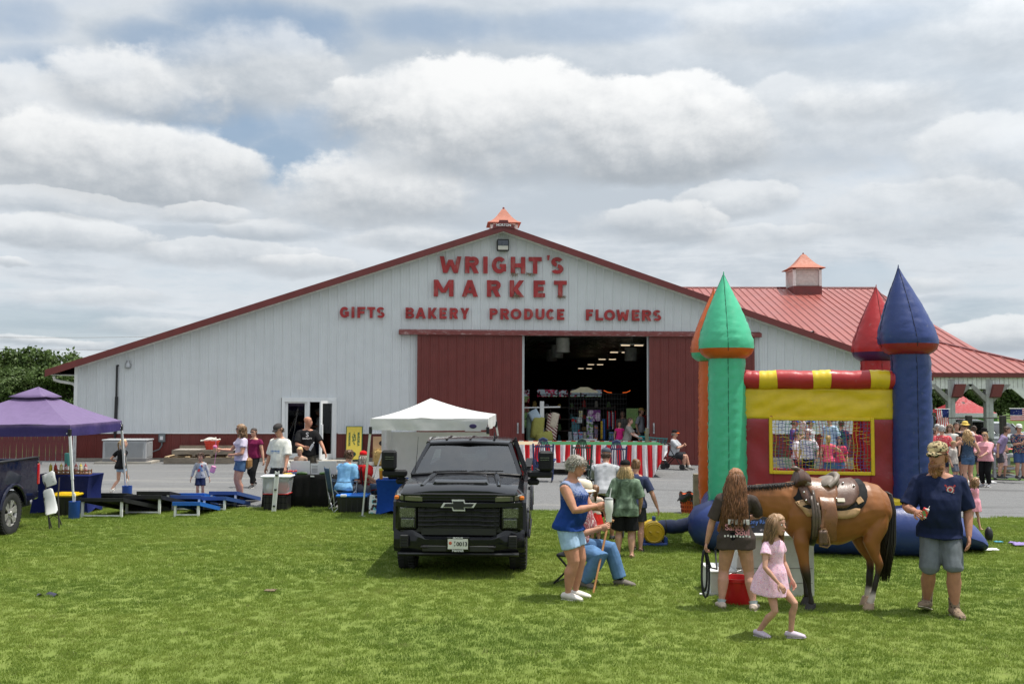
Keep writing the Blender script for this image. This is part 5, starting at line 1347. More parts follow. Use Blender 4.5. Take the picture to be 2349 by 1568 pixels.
quick('person with brown hair and tan shirt deep in the crowd near the flag',2206,973,36.0,1.80,30,(.38,.25,.16),(.06,.06,.08),('short',(.09,.05,.03)))
quick('elderly person in white shirt standing deep in the crowd behind the red shirt',2150,974,35.0,1.80,20,(.55,.55,.56),(.08,.08,.1),('short',(.3,.3,.3)))
# ---- people seen through the inflatable castle's net
quick('man in purple tee and cap seen through the castle net, holding a baby',1822,962,32.0,1.84,60,(.09,.06,.22),(.03,.03,.06),hat=dict(kind='cap',m=cloth('cap_blue',(.06,.09,.3))),pose=dict(hR=(-.05,-.18,.72),hL=(.05,-.18,.68)))
quick('baby in pale romper carried by the man in purple',1840,962,31.9,.78,-60,(.6,.5,.48),(.6,.5,.48),('short',(.2,.12,.06)),w=1.1,hs=1.6)['obj'].location.z=1.02
quick('boy in blue cap and white tee seen through the castle net',1858,963,33.5,1.78,55,(.62,.62,.62),(.05,.05,.07),hat=dict(kind='cap',m=cloth('cap_sky',(.12,.22,.55))))
quick('grey haired woman in white speckled blouse and black trousers behind the net',1853,988,30.2,1.64,-40,(.6,.58,.6),(.012,.012,.014),('fluffy',(.25,.22,.18)),pants=True,w=1.3,tm=cloth('speckle',(.6,.6,.6),fn=f_spots(40,[(.16,.07,.14),(.1,.1,.2)],(.66,.64,.66),.3)))
quick('bearded man in light blue tee seen through the castle net',1903,955,32.5,1.86,-50,(.38,.50,.62),(.06,.06,.07),('short',(.03,.02,.015)),w=1.1)
quick('girl with ponytail, pink tank top and denim shorts seen through the net from behind',1900,1000,29.5,1.48,165,(.72,.10,.18),(.07,.12,.22),('pony',(.34,.20,.08)),sleeve=.05,w=.92,pose=dict(hR=(-.16,-.20,.72)))
quick('child in white tee with a dark backpack seen through the net',1826,992,30.8,1.55,80,(.62,.58,.62),(.03,.03,.05),('short',(.06,.04,.03)))
quick('girl in pink top at the right end of the net opening',1926,1005,31.0,1.40,-20,(.60,.06,.12),(.07,.12,.25),('bob',(.1,.06,.03)),w=.9)
quick('adult in dark navy shirt at the right of the net opening',1930,966,33.0,1.76,200,(.03,.04,.09),(.05,.05,.06))
# child in pink behind the bearded man
pp('child in ruffled pink dress running behind the bearded man',2234,1098,1216,35,w=.85,hs=1.2,limb=.85,hip=.85,pose=dict(fL=(.05,-.1,.045,8),fR=(-.05,.16,.10,8,40),lean=8),top=dict(kind='dress',m=cloth('pink_ruffle',(.74,.32,.40)),sleeve=.3),shoes=dict(kind='sandal',m=B_SH),hair=dict(kind='long',c=(.25,.15,.07),len=.2,n=90))
# ================================================================== INFLATABLE CASTLE
def f_vinyl(x,v,c):
 a=x.noise(v,2.2,5,.65);b=x.noise(v,9,4,.7)
 g=x.mix(x.ss(a,.5,.75,0,.22),c,tuple(min(1,q*.7+.06)for q in c));return x.mix(x.ss(b,.62,.72,0,.18),g,(.30,.29,.28))

def vinyl(n,c,**k):return mat('vinyl_'+n,c,.38,fn=f_vinyl,var=.05,spec=.5,bump=.006,bs=7,transl=k.get('tl',.10))

v_green=vinyl('green',(.065,.50,.28));v_orange=vinyl('orange',(.62,.115,.012));v_red=vinyl('red',(.42,.018,.022));v_blue=vinyl('blue',(.022,.045,.185));v_yel=vinyl('yellow',(.74,.52,.018));v_purp=vinyl('purple',(.045,.028,.115));v_dred=vinyl('deep_red',(.30,.020,.028))
CA,CB=Vector((3.515,16.30,0)),Vector((6.33,15.80,0))
cxv=(CB-CA).normalized();CRZ=atan2(cxv.y,cxv.x);CH=(CB-CA).length/2
CC=(CA+CB)/2+Vector((-cxv.y,cxv.x,0))*1.43
castle=empty('inflatable_castle',CC,'inflatable bouncing castle with four coloured spires and a net window','bouncy castle',rz=CRZ)

def seam_m(m):
 c=m.node_tree.nodes['Principled BSDF'];return mat(m.name+'_seam',{'vinyl_green':(.02,.16,.09),'vinyl_blue':(.008,.014,.05),'vinyl_red':(.14,.006,.008),'vinyl_orange':(.25,.045,.006)}.get(m.name,(.05,.02,.02)),.6)

def lean(c,h):  # spires tip a little inwards
 return -(.16 if c[0]>0 and c[1]<0 else .04 if c[1]<0 else 0)*max(0,h-3.0)/1.5

def skinned(rings_fn,name,m,n=40,z=None,seams=4,pucker=.022,off=0.0,c=(0,0)):
 mb=MB();rings=[]
 for(r,h)in z:
  ring=[]
  for j in range(n):
   a=2*pi*j/n;d=min(abs(((a-off-k*2*pi/seams+pi)%(2*pi))-pi)for k in range(seams))
   g=math.exp(-(d/.16)**2);w=1-.045*g+pucker*1.6*math.exp(-((d-.25)/.25)**2)*sin(h*46+3*sin(h*13+j))
   ring.append((c[0]+cos(a)*r*w+lean(c,h),c[1]+sin(a)*r*w,h))
  rings.append(ring)
 mb.loft(rings);o=mb.build(name,m,castle,True)
 for k in range(seams):
  a=off+k*2*pi/seams;q=MB();q.tube([(c[0]+cos(a)*r*.962+lean(c,h),c[1]+sin(a)*r*.962,h)for(r,h)in z[::3]+z[-1:]],.0065,4);q.build('seam',seam_m(m),o)
 return o

def interp(prof,step):
 out=[]
 for(r0,h0),(r1,h1)in zip(prof,prof[1:]):
  k=max(1,int((h1-h0)/step))
  for i in range(k):t=i/k;out.append((r0+(r1-r0)*t,h0+(h1-h0)*t))
 return out+[prof[-1]]

for(x,y,ms,mband,mspire,dz)in((-CH,-1.43,v_green,v_orange,v_green,0),(CH,-1.43,v_blue,v_dred,v_blue,.06),(-CH-.13,1.43,v_orange,v_green,v_orange,.05),(CH,1.43,v_red,v_purp,v_red,.05)):
 of=-pi/2+(.05 if x<0 else .12)
 skinned(None,'tower_shaft',ms,z=interp([(.29,.35),(.318,.9),(.312,1.6),(.305,2.4),(.300,3.0),(.296,3.095+dz)],.045),off=of,c=(x,y))
 skinned(None,'tower_band',mband,z=interp([(.300,3.085+dz),(.365,3.12+dz),(.42,3.17+dz),(.450,3.25+dz)],.03),off=of,c=(x,y),pucker=.004)
 sp_=[(.451,3.25+dz),(.455,3.32+dz),(.445,3.40+dz),(.41,3.53+dz),(.35,3.70+dz),(.28,3.88+dz),(.20,4.06+dz),(.125,4.22+dz),(.055,4.36+dz),(.012,4.46+dz)]
 skinned(None,'tower_spire',mspire,z=interp(sp_,.03),off=of,c=(x,y),pucker=.014)
 f=MB();xl=x+lean((x,y),4.5+dz);f.tube([(xl,y,4.45+dz),(xl+.005,y,4.52+dz)],[.014,.006],6);f.build('spire_tip',ms,castle,True)

def sagged(u0,u1,z0,z1,y,amp,nx=26,nz=14,seed=0,ax='x'):
 mb=MB()

 def fn(a,b):
  u,z=u0+(u1-u0)*a,z0+(z1-z0)*b;e_=(4*a*(1-a))**.5*(4*b*(1-b))**.5
  d=amp*e_*(noise.noise((u*1.3+z*.9+seed,z*3.2-u*.8,seed))+.5*noise.noise((u*3+z*2.4,z*7-u*2,seed+4)))
  return(u,y+d,z)if ax=='x' else(y+d,u,z)
 mb.grid(fn,nx,nz);return mb

XW=CH-.24
# front wall: red sheets round the window, yellow valance, drum of red and yellow along the top
wx0,wx1,wz0,wz1=-.715,.80,1.285,2.09
for(a,b,z0,z1,sd)in((-XW,wx0,.70,2.16,1),(wx1,XW,.70,2.16,2),(wx0,wx1,.70,wz0,3)):
 sagged(a,b,z0,z1,-1.45,.045,seed=sd).build('wall_sheet',v_dred,castle,'all',thick=.03)
sagged(-XW,XW,2.115,2.60,-1.455,.07,40,14,5).build('valance',v_yel,castle,'all',thick=.03)
nb=[(-XW-.02,-.92,0),(-.92,-.64,1),(-.64,-.08,0),(-.08,.20,1),(.20,.80,0),(.80,1.09,1),(1.09,XW+.02,0)]
for(a,b,k)in nb:
 q=MB();n=8
 q.tube([(a+(b-a)*i/n,-1.43,2.745+.008*sin(9*(a+(b-a)*i/n)))for i in range(n+1)],[.152+.004*sin(i*2.1+a*9)for i in range(n+1)],18)
 q.build('drum_band' if k else 'drum',v_yel if k else v_red,castle,True)
q=MB();fwd=.055
for(a,b,z0,z1)in((wx0,wx1,wz1,wz1+fwd),(wx0,wx1,wz0-fwd,wz0),(wx0-fwd,wx0,wz0-fwd,wz1+fwd),(wx1,wx1+fwd,wz0-fwd,wz1+fwd)):q.box(((a+b)/2,-1.475,(z0+z1)/2),(b-a-.001,.035 if b-a>z1-z0 else .037,z1-z0),bev=.008)
q.build('window_frame',v_yel,castle)

def net(x0,x1,z0,z1,y,nx,nz,ax='x'):
 cols=[mat('cord_'+n,c,.7,var=0)for n,c in(('yellow',(.55,.42,.05)),('blue',(.04,.07,.25)),('green',(.04,.2,.1)),('red',(.4,.03,.03)))]
 mb=MB();rg=random.Random(5);r=.0042

 def at(i,j):
  u,w=i/nx,j/nz;s_=.010*sin(i*12.9+j*7.1);x=x0+(x1-x0)*u+s_;z=z0+(z1-z0)*w+.012*sin(i*2+j*3.3)-.02*sin(pi*u)*(1-w)
  return(x,y+.02*sin(u*6+w*4),z)if ax=='x' else(y+.02*sin(u*6),x,z)
 for i in range(nx+1):
  mb.cm=(i//2)%4;mb.tube([at(i,j)for j in range(nz+1)],r,4,cap=False)
 for j in range(nz+1):
  for i in range(nx):
   mb.cm=((i+j)//3)%4;mb.tube([at(i,j),at(i+1,j)],r,4,cap=False)
 return mb.build('net',cols,castle,fix=False)

net(wx0,wx1,wz0,wz1,-1.455,29,15)
# rear wall with an opening on the left, right wall and left wall with net windows, floor
for(a,b,z0,z1,sd)in((-XW,-1.05,.7,2.16,11),(.98,XW,.7,2.60,12),(-1.05,.98,.70,1.12,13),(-XW,.98,2.16,2.60,14)):
 sagged(a,b,z0,z1,1.43,.03,14,10,seed=sd).build('wall_sheet',v_red,castle,'all',thick=.03)
for sx in(-1,1):
 for(a,b,z0,z1,sd,m)in((-1.2,1.2,.7,1.2,21,v_dred),(-1.2,-.8,1.2,2.16,22,v_red),(.8,1.2,1.2,2.16,23,v_red),(-1.2,1.2,2.16,2.6,24,v_yel)):
  sagged(a,b,z0,z1,sx*CH,.03,14,10,seed=sd+sx,ax='y').build('wall_sheet',m,castle,'all',thick=.03)
 net(-.8,.8,1.2,2.16,sx*CH,20,12,'y')
 q=MB();q.tube([(sx*CH,-1.2,2.745),(sx*CH,0,2.745),(sx*CH,1.2,2.745)],.15,14);q.build('drum',v_red,castle,True)
q=MB();q.tube([(-XW,1.43,2.745),(0,1.43,2.745),(XW,1.43,2.745)],.15,14);q.build('drum',v_red,castle,True)
q=MB();q.grid(lambda a,b:(-CH+2*CH*a,-1.4+2.8*b,.80+.06*abs(sin(a*5*pi))),41,6);q.build('jump_floor',v_red,castle,'all',thick=.05)

def fat(pts,r,nm,m,n=20,flat=1.0):
 mb=MB();full=[]
 for a,b in zip(pts,pts[1:]):
  a,b=Vector(a),Vector(b);k=max(2,int((b-a).length/.12))
  full+=[a.lerp(b,i/k)for i in range(k)]
 full.append(Vector(pts[-1]))
 mb.tube(full,[r*(1+.012*sin(i*1.7))for i in range(len(full))],n,ends=True,flat=flat);return mb.build(nm,m,castle,True)

fat([(-CH-.25,-1.62,.41),(CH+.25,-1.62,.41)],.405,'base_tube',v_blue)
fat([(-CH-.02,-1.3,.40),(-CH-.02,1.6,.40)],.39,'base_tube',v_blue)
fat([(CH+.02,-1.3,.40),(CH+.02,1.6,.40)],.39,'base_tube',v_blue)
fat([(-CH,1.6,.40),(CH,1.6,.40)],.39,'base_tube',v_blue)
q=MB();q.box((CH-.30,-1.50,.80),(.16,.5,.18),bev=.04);q.build('yellow_patch',v_yel,castle)
# entrance cushion on the right
q=MB();rings=[]
for(x,hh,hw)in((CH+.2,.38,.8),(CH+.6,.36,.82),(CH+.85,.28,.80),(CH+1.06,.21,.74),(CH+1.16,.14,.66)):
 rings.append([(x,-.55+hw*cos(a),hh+hh*max(-.97,sin(a)))for a in[2*pi*i/20 for i in range(20)]])
q.loft(rings);q.build('entrance_cushion',v_blue,castle,True)
# ---- blower and its duct
bl=P(1497,1215,16.7);duct_end=P(1640,1196,16.55)
blower=empty('blower',Vector((bl.x,bl.y,0)),'round yellow blower feeding the castle through a blue duct','blower')
m_yplas=mat('yellow_plastic',(.62,.40,.015),.40,var=.06,dirt=(.35,.25,.05),da=.3)
r=.185;cz=.225
q=MB();q.lathe([(r*.3,-.16),(r*.93,-.16),(r,-.13),(r,.13),(r*.93,.16),(r*.3,.16)],(0,0,cz),28,'Y');q.build('drum_housing',m_yplas,blower,True)
q=MB();q.lathe([(r*.86,-.175),(r*.80,-.185),(r*.74,-.175),(r*.2,-.182),(.0,-.182)],(0,0,cz),28,'Y')
for k in range(2):q.tube([(-.06+.12*k-.02,-.19,cz+.02),(-.06+.12*k+.02,-.19,cz+.005+.01)],.012,6)
q.bar((-.055,-.186,cz-.065),(.055,-.186,cz-.005),.02,.008,up=(0,1,0));q.bar((-.055,-.187,cz-.005),(.055,-.187,cz-.065),.02,.008,up=(0,1,0));q.build('face_plate',m_yplas,blower,True)
q=MB();q.box((.02,0,.03),(.42,.34,.06),bev=.015);q.box((-.17,0,.08),(.06,.3,.14),rx=0,bev=.01);q.box((.2,0,.08),(.06,.3,.14),bev=.01);q.box((.02,.0,cz+r+.03),(.05,.1,.06));q.build('stand',mat('blue_plastic',(.02,.06,.25),.4),blower)
q=MB();d0=Vector((.12,0,cz+.06));d1=duct_end-blower.location;n=16
q.tube([d0.lerp(d1,i/n)+Vector((0,0,.012*sin(i*.9)))for i in range(n+1)],[.115+.006*sin(i*2.3)for i in range(n+1)],16);q.build('duct',mat('duct_blue',(.012,.022,.085),.45,bump=.01,bs=9,var=.15),blower,True)
q=MB();q.tube([d0.lerp(d1,.10)+Vector((0,.118*cos(a),.118*sin(a)))for a in[2*pi*i/16 for i in range(16)]],.010,5,closed=True);q.build('duct_strap',m_black,blower)

# ================================================================== HORSE AND SADDLE
HY0=11.85;HS=F/HY0
HO=Vector((P(1930,1388,HY0).x,HY0,0))
horse=empty('horse',HO,'saddled bay horse with black points and one white hind sock facing left','horse')
hx=lambda px:(px-1930)/HS
hz2=lambda py:(1390-py)/HS

def f_coat(x,v,c):
 s=N(x.nt,'ShaderNodeSeparateXYZ');x.nt.links.new(v,s.inputs[0]);z=s.outputs[2];X=s.outputs[0]
 nz=x.noise(v,4,4,.6);zz=x.m('ADD',z,x.m('MULTIPLY',x.m('SUBTRACT',nz,.5),.12))
 g=x.mix(x.ss(x.noise(v,2.4,3,.5),.35,.7),c,tuple(q*1.25 for q in c))
 g=x.mix(x.ss(zz,.62,.40),g,(.018,.012,.009))
 sock=x.m('MULTIPLY',x.ss(zz,.24,.16),x.ss(X,.1,.2))
 return x.mix(sock,g,(.52,.45,.38))

m_coat=mat('bay_coat',(.235,.086,.023),.45,fn=f_coat,var=.06,vs=3,spec=.4,bump=.0015,bs=120)
m_mane=hair_mat((.014,.010,.008))
hb=MB()
tr_=[(1806,1182,34,.13),(1822,1178,55,.19),(1850,1175,67,.225),(1885,1179,68,.255),(1925,1179,68,.27),(1960,1171,64,.27),(1990,1162,58,.265),(2016,1162,50,.235),(2034,1168,38,.17),(2043,1174,18,.08)]
hb.loft([[(hx(px),hw*cos(a)*(1-.12*max(0,sin(a))),hz2(cy)+hh/HS*sin(a))for a in[2*pi*i/24 for i in range(24)]]for(px,cy,hh,hw)in tr_])
nk=[(1850,1160,58,.17),(1815,1154,50,.14),(1782,1150,42,.115),(1748,1148,36,.10),(1716,1146,32,.09),(1700,1146,28,.08)]
hb.loft([[(hx(px),hw*cos(a),hz2(cy)+hh/HS*sin(a))for a in[2*pi*i/18 for i in range(18)]]for(px,cy,hh,hw)in nk])
P3=lambda px,py,y=0:Vector((hx(px),y,hz2(py)))
hb.tube([P3(1712,1136),P3(1698,1150),P3(1682,1176),P3(1668,1204),P3(1660,1222)],[.10,.125,.105,.075,.06],14,flat=.72,side=(1,0,.4))
for s in(-1,1):hb.tube([P3(1708,1122,s*.05),P3(1704,1108,s*.06),P3(1703,1096,s*.055)],[.03,.034,.006],8,flat=.5)
LEGS=[(-.125,[(1838,1205,.105),(1834,1240,.085),(1839,1280,.060),(1845,1312,.047),(1849,1330,.034),(1853,1356,.033),(1855,1366,.040),(1855,1377,.036)],1855),
  (.125,[(1842,1205,.10),(1846,1240,.082),(1850,1280,.058),(1853,1310,.046),(1856,1330,.034),(1858,1352,.033),(1860,1361,.040),(1861,1371,.036)],1862),
  (-.13,[(2008,1165,.15),(2003,1205,.135),(1992,1238,.100),(2000,1266,.062),(2009,1288,.050),(2005,1306,.037),(1996,1344,.034),(1991,1362,.042),(1985,1375,.038)],1981),
  (.13,[(2006,1165,.14),(1996,1205,.125),(1980,1238,.095),(1992,1264,.060),(2006,1284,.050),(2006,1304,.037),(2003,1340,.034),(2001,1356,.041),(1997,1369,.038)],1995)]
hoofs=[]
for(yo,pts,hxp)in LEGS:
 hb.tube([P3(a,b,yo*(.8 if i==0 else 1))for i,(a,b,r)in enumerate(pts)],[r for(a,b,r)in pts],12,flat=[.8 if i<3 else .92 for i in range(len(pts))],side=(1,0,0))
 last=P3(pts[-1][0],pts[-1][1],yo);hoofs.append((last,P3(hxp,0,yo)))
fuse(hb.build('body',m_coat,horse),.012,4,wrinkle(.014,4.5,3.2,2))
for i,(a,b)in enumerate(hoofs):
 q=MB();zt=a.z+.01;fx=-.02
 q.loft([[(a.x+fx*k+rr*cos(t)*1.12,a.y+rr*sin(t),z)for t in[2*pi*j/14 for j in range(14)]]for(rr,z,k)in((.048,zt,0),(.056,zt*.5,.6),(.066,.0,1.2))])
 q.build('hoof',mat('hoof_pale',(.36,.25,.17),.6)if i>1 else mat('hoof_dark',(.03,.026,.024),.6),horse,True)
# mane and tail of hair strands
rg=random.Random(9);st=MB()
for i in range(620):
 u=rg.random();px=1706+140*u;top=1116-11*u+1;b0=P3(px,top,rg.uniform(-.02,.02));ln=rg.uniform(.2,1)*(.07 if u<.8 else .04);sd=-1
 st.tube([b0,b0+Vector((-.03*rg.random(),sd*.035,.008)),b0+Vector((-.01+rg.uniform(-.03,.03),sd*(.07+.02*rg.random()),-ln))],[.0045,.0045,.0012],4)
tag(st.build('mane',m_mane,horse,'all'),kind='stuff')
st=MB()
for i in range(260):
 a=rg.uniform(0,2*pi);q=rg.random()**.5;w0=.022*q
 p0=P3(2033,1128)+Vector((w0*cos(a),w0*sin(a),0));ln=rg.uniform(.80,1.0);L_=(1332-1128)/HS*ln
 sw_=.055*q
 pts=[p0,p0+Vector((.055,0,-.03)),p0+Vector((.060+sw_*cos(a)*.6,sw_*sin(a),-.25*L_)),p0+Vector((.035+sw_*cos(a),sw_*sin(a)*1.1,-.6*L_)),p0+Vector((-.03+sw_*cos(a)*.7,sw_*sin(a)*.7,-L_))]
 st.tube(pts,[.008,.009,.008,.007,.002],4)
tag(st.build('tail',m_mane,horse,'all'),kind='stuff')
hl=MB()
hl.tube([P3(1690,1165,-.11),P3(1702,1150,-.115),P3(1713,1120,-.06),P3(1713,1118,.06),P3(1702,1150,.115)],.012,6);hl.tube([P3(1672,1192,-.09),P3(1664,1196,0),P3(1672,1192,.09),P3(1684,1198,.08),P3(1684,1200,-.08)],.012,6,closed=True)
tag(hl.build('halter',m_black,loc=HO),'black halter strapped round the head of the bay horse','halter')
# ---- western saddle
saddle=empty('saddle',HO,'brown western leather saddle on a black pad strapped on the horse','saddle')

def f_lea(x,v,c):
 vo=N(x.nt,'ShaderNodeTexVoronoi');vo.inputs['Scale'].default_value=55;x.nt.links.new(v,vo.inputs['Vector'])
 return x.mix(x.ss(vo.outputs['Distance'],.2,.6,0,.35),c,tuple(q*.55 for q in c))

lea=lambda n,c,tool=False,**k:mat('leather_'+n,c,k.get('r',.34),fn=f_lea if tool else None,var=.2,vs=10,spec=.5,bump=.002,bs=60)
L_dk,L_md,L_tan,L_buck,L_grey=lea('dark',(.075,.034,.020)),lea('mid',(.190,.080,.034)),lea('tan',(.42,.25,.12),r=.6),lea('tooled',(.125,.062,.040),True),lea('grey_seat',(.19,.155,.125),r=.55)

def trunk_at(px):
 for a,b in zip(tr_,tr_[1:]):
  if a[0]<=px<=b[0]:
   t=(px-a[0])/(b[0]-a[0]);return[a[i]+(b[i]-a[i])*t for i in range(4)]
 return tr_[4]

def drape(px,ang,grow):  # point on the barrel: ang 90 = spine, 180 = camera-side flank
 _,cy,hh,hw=trunk_at(px);a=R(ang);y=(hw+grow)*cos(a)*(1-.12*max(0,sin(a)));return Vector((hx(px),y,hz2(cy)+(hh/HS+grow)*sin(a)))

def cover(nm,m,rows,grow,thick,par=saddle,both=True):
 """rows: (ang, px_left, px_right) from the spine down the near side"""
 mb=MB();full=rows if not both else[(180-a,l,r)for a,l,r in rows[::-1]if a>90.5]+rows
 n=12
 mb.grid(lambda u,w:drape(full[int(round(w*(len(full)-1)))][1]+(full[int(round(w*(len(full)-1)))][2]-full[int(round(w*(len(full)-1)))][1])*u,full[int(round(w*(len(full)-1)))][0],grow),n,len(full))
 return mb.build(nm,m,par,'all',thick=thick)

cover('saddle_pad',mat('pad_black',(.010,.010,.011),.95,bump=.004,bs=90),[(90,1815,1972),(105,1815,1974),(122,1816,1977),(138,1818,1978),(152,1822,1976),(163,1828,1970),(170,1836,1960)],.030,.028)
cover('wear_leather',L_tan,[(150,1819,1836),(160,1824,1846),(170,1832,1956),(176,1836,1954),(182,1841,1944)],.040,.012)
cover('skirt',L_buck,[(90,1828,1956),(110,1828,1958),(128,1830,1960),(144,1832,1958),(158,1838,1946),(165,1850,1925)],.060,.012)
cover('seat_jockey',L_md,[(104,1845,1905),(122,1845,1912),(140,1850,1910),(156,1858,1903),(164,1868,1895)],.078,.010)
cover('fender',L_md,[(150,1866,1900),(165,1868,1902),(180,1870,1903),(195,1872,1900),(206,1872,1902),(216,1874,1904),(222,1880,1896)],.085,.012,both=True)
q=MB()  # seat hollow between the swell and the cantle
SEAT_=[(1838,1098,.17,18),(1848,1100,.18,17),(1862,1113,.17,13),(1880,1122,.16,10),(1895,1119,.17,11),(1908,1110,.18,14),(1918,1100,.19,12)]
q.loft([[(hx(px),hw*cos(a),hz2(py)+hh/HS*sin(a)-.02)for a in[2*pi*i/18 for i in range(18)]]for(px,py,hw,hh)in SEAT_]);q.build('seat',L_grey,saddle,True)
q=MB();q.loft([[P3(px+10*sin(a)*.2,py+6*cos(a)*0,hw*cos(a))+Vector((0,0,hh/HS*sin(a)))for a in[2*pi*i/18 for i in range(18)]]for(px,py,hw,hh)in((1824,1106,.12,14),(1830,1100,.17,20),(1842,1098,.19,22),(1854,1103,.17,18),(1860,1108,.12,8))]);q.build('swell',L_dk,saddle,True)
q=MB();rings=[]
for k in range(9):  # cantle: a raised dish rim leaning back
 u=k/8;a=pi*u;rings.append((P3(1893+27*sin(a)**.7,1113-24*sin(a)**.8,-.20*cos(a))))
q.tube(rings,[.030,.030,.032,.036,.038,.036,.032,.030,.030],10);q.add([P3(1890,1115,-.18),P3(1890,1115,.18),P3(1915,1096,.15),P3(1918,1094,0),P3(1915,1096,-.15)],[(0,1,2,3,4)]);q.build('cantle',L_grey,saddle,True)
q=MB(Matrix.Translation(P3(1892,1107,0))@Matrix.Rotation(R(-26),4,'Y'));q.ball((0,0,0),(.145,.215,.062),18,10);q.build('seat_dish',L_grey,saddle,True)
q=MB();q.tube([P3(1836,1092),P3(1833,1083),P3(1830,1076)],[.032,.020,.022],10);q.tube([P3(1836,1078),P3(1829,1075),P3(1822,1075)],[.026,.030,.018],10,ends=True);q.build('horn',lea('horn',(.10,.065,.045)),saddle,True)
q=MB()
for(pa,pb,an0,an1)in((1846,1852,150,218),(1852,1858,140,216),(1858,1864,160,200)):
 n=9;q.grid(lambda u,w:drape(pa+(pb-pa)*u+4*w,an0+(an1-an0)*w,.10),2,n)
q.build('strap',lea('strap',(.085,.060,.045)),saddle,'all',thick=.010)
q=MB();q.grid(lambda u,w:drape(1850+14*u+3*w,180+90*w,.025),3,12);q.grid(lambda u,w:drape(1850+14*u,270+90*w,.012),3,12);q.build('cinch',m_black,saddle,'all',thick=.012)
q=MB();y0=-.36  # stirrup
q.tube([P3(1866,1203,y0),P3(1862,1222,y0),P3(1862,1240,y0),P3(1878,1243,y0),P3(1883,1238,y0),P3(1881,1222,y0),P3(1874,1203,y0)],.012,6,closed=True)
q.build('stirrup',lea('stirrup',(.20,.11,.055)),saddle,True)
q=MB();q.grid(lambda u,w:P3(1861+16*u,1206+32*w,y0-.02+.03*sin(pi*u)),4,6);q.build('tapadero',lea('lace',(.13,.075,.045)),saddle,'all',thick=.03)
q=MB();q.tube([P3(1868,1200,y0+.02),P3(1872,1180,-.33),P3(1876,1160,-.33)],.02,6,flat=.3);q.build('stirrup_leather',L_md,saddle,True)
q=MB()
for(px,an)in((1836,140),(1838,155),(1905,150),(1950,128),(1928,118)):MB().ball(drape(px,an,.095 if px<1900 else .075),.013,8,5).build('concho',mat('silver',(.6,.6,.58),.25,metal=1),saddle,True)
q=MB();c0=drape(1914,153,.082);q.box(c0,(.09,.012,.05),rx=-.5,bev=.01);q.build('slot_plate',mat('rawhide',(.62,.56,.45),.6),saddle)
q=MB();q.box(drape(1956,156,.050),(.075,.012,.07),rx=-.45,ry=-.5,bev=.004);q.build('badge',L_tan,saddle)
# ---- lead rope in the teenager's hand
hd_=TEEN['hand']('L',.06)
q=MB();pts=[]
for k in range(2):
 for i in range(17):
  a=2*pi*i/16;pts.append(hd_+Vector((.045*sin(a)*(1-.3*k)-.01*k,-.02+.02*k+.01*sin(a*2),-.29*(1-cos(a))/1.0*(.95-.12*k))))
q.tube(pts,.0125,6)
q.tube([hd_,hd_+Vector((.06,-.04,-.20)),hd_+Vector((.16,.1,-.24)),hd_+Vector((.2,.4,-.05)),HO+P3(1684,1200,-.08)],.0115,6)
tag(q.build('lead_rope',mat('rope_black',(.014,.014,.015),.8,bump=.003,bs=140),smooth=True),'coiled black lead rope hanging from the hand of the brown haired teenager','rope')
# ================================================================== PICKUP TRUCKS
def paint(n,c):return mat('paint_'+n,c,.14,var=.0,spec=.22,coat=.25)

m_chrome=mat('chrome',(.62,.62,.62),.12,metal=1,var=.02);m_trim=mat('black_trim',(.010,.010,.011),.5,var=.1,bump=.0015,bs=200,spec=.25);m_gblk=mat('gloss_black',(.006,.006,.007),.15,spec=.3,coat=.3)
m_lens=mat('headlamp_glass',(.50,.51,.50),.08,spec=.8,coat=1,metal=.5,stretch=(1,1,.15),fn=lambda x,v,c:x.mix(x.ss(x.m('SINE',x.m('MULTIPLY',x.noise(v,22,2,.5),60.0)),.2,.9),(.035,.038,.042),(.24,.25,.25)))
m_amber=mat('amber',(.60,.16,.02),.2);m_taill=mat('tail_red',(.45,.01,.012),.15,coat=1)
m_glass2=bpy.data.materials.new('car_glass');m_glass2.use_nodes=True
_nt=m_glass2.node_tree;_nt.nodes.clear();_g=N(_nt,'ShaderNodeBsdfGlossy');_g.inputs['Roughness'].default_value=.015
_t=N(_nt,'ShaderNodeBsdfTransparent');_t.inputs[0].default_value=(.20,.25,.26,1);_m=N(_nt,'ShaderNodeMixShader');_fr=N(_nt,'ShaderNodeFresnel');_fr.inputs[0].default_value=2.1
_o=N(_nt,'ShaderNodeOutputMaterial');_nt.links.new(_fr.outputs[0],_m.inputs[0]);_nt.links.new(_t.outputs[0],_m.inputs[1]);_nt.links.new(_g.outputs[0],_m.inputs[2]);_nt.links.new(_m.outputs[0],_o.inputs[0])

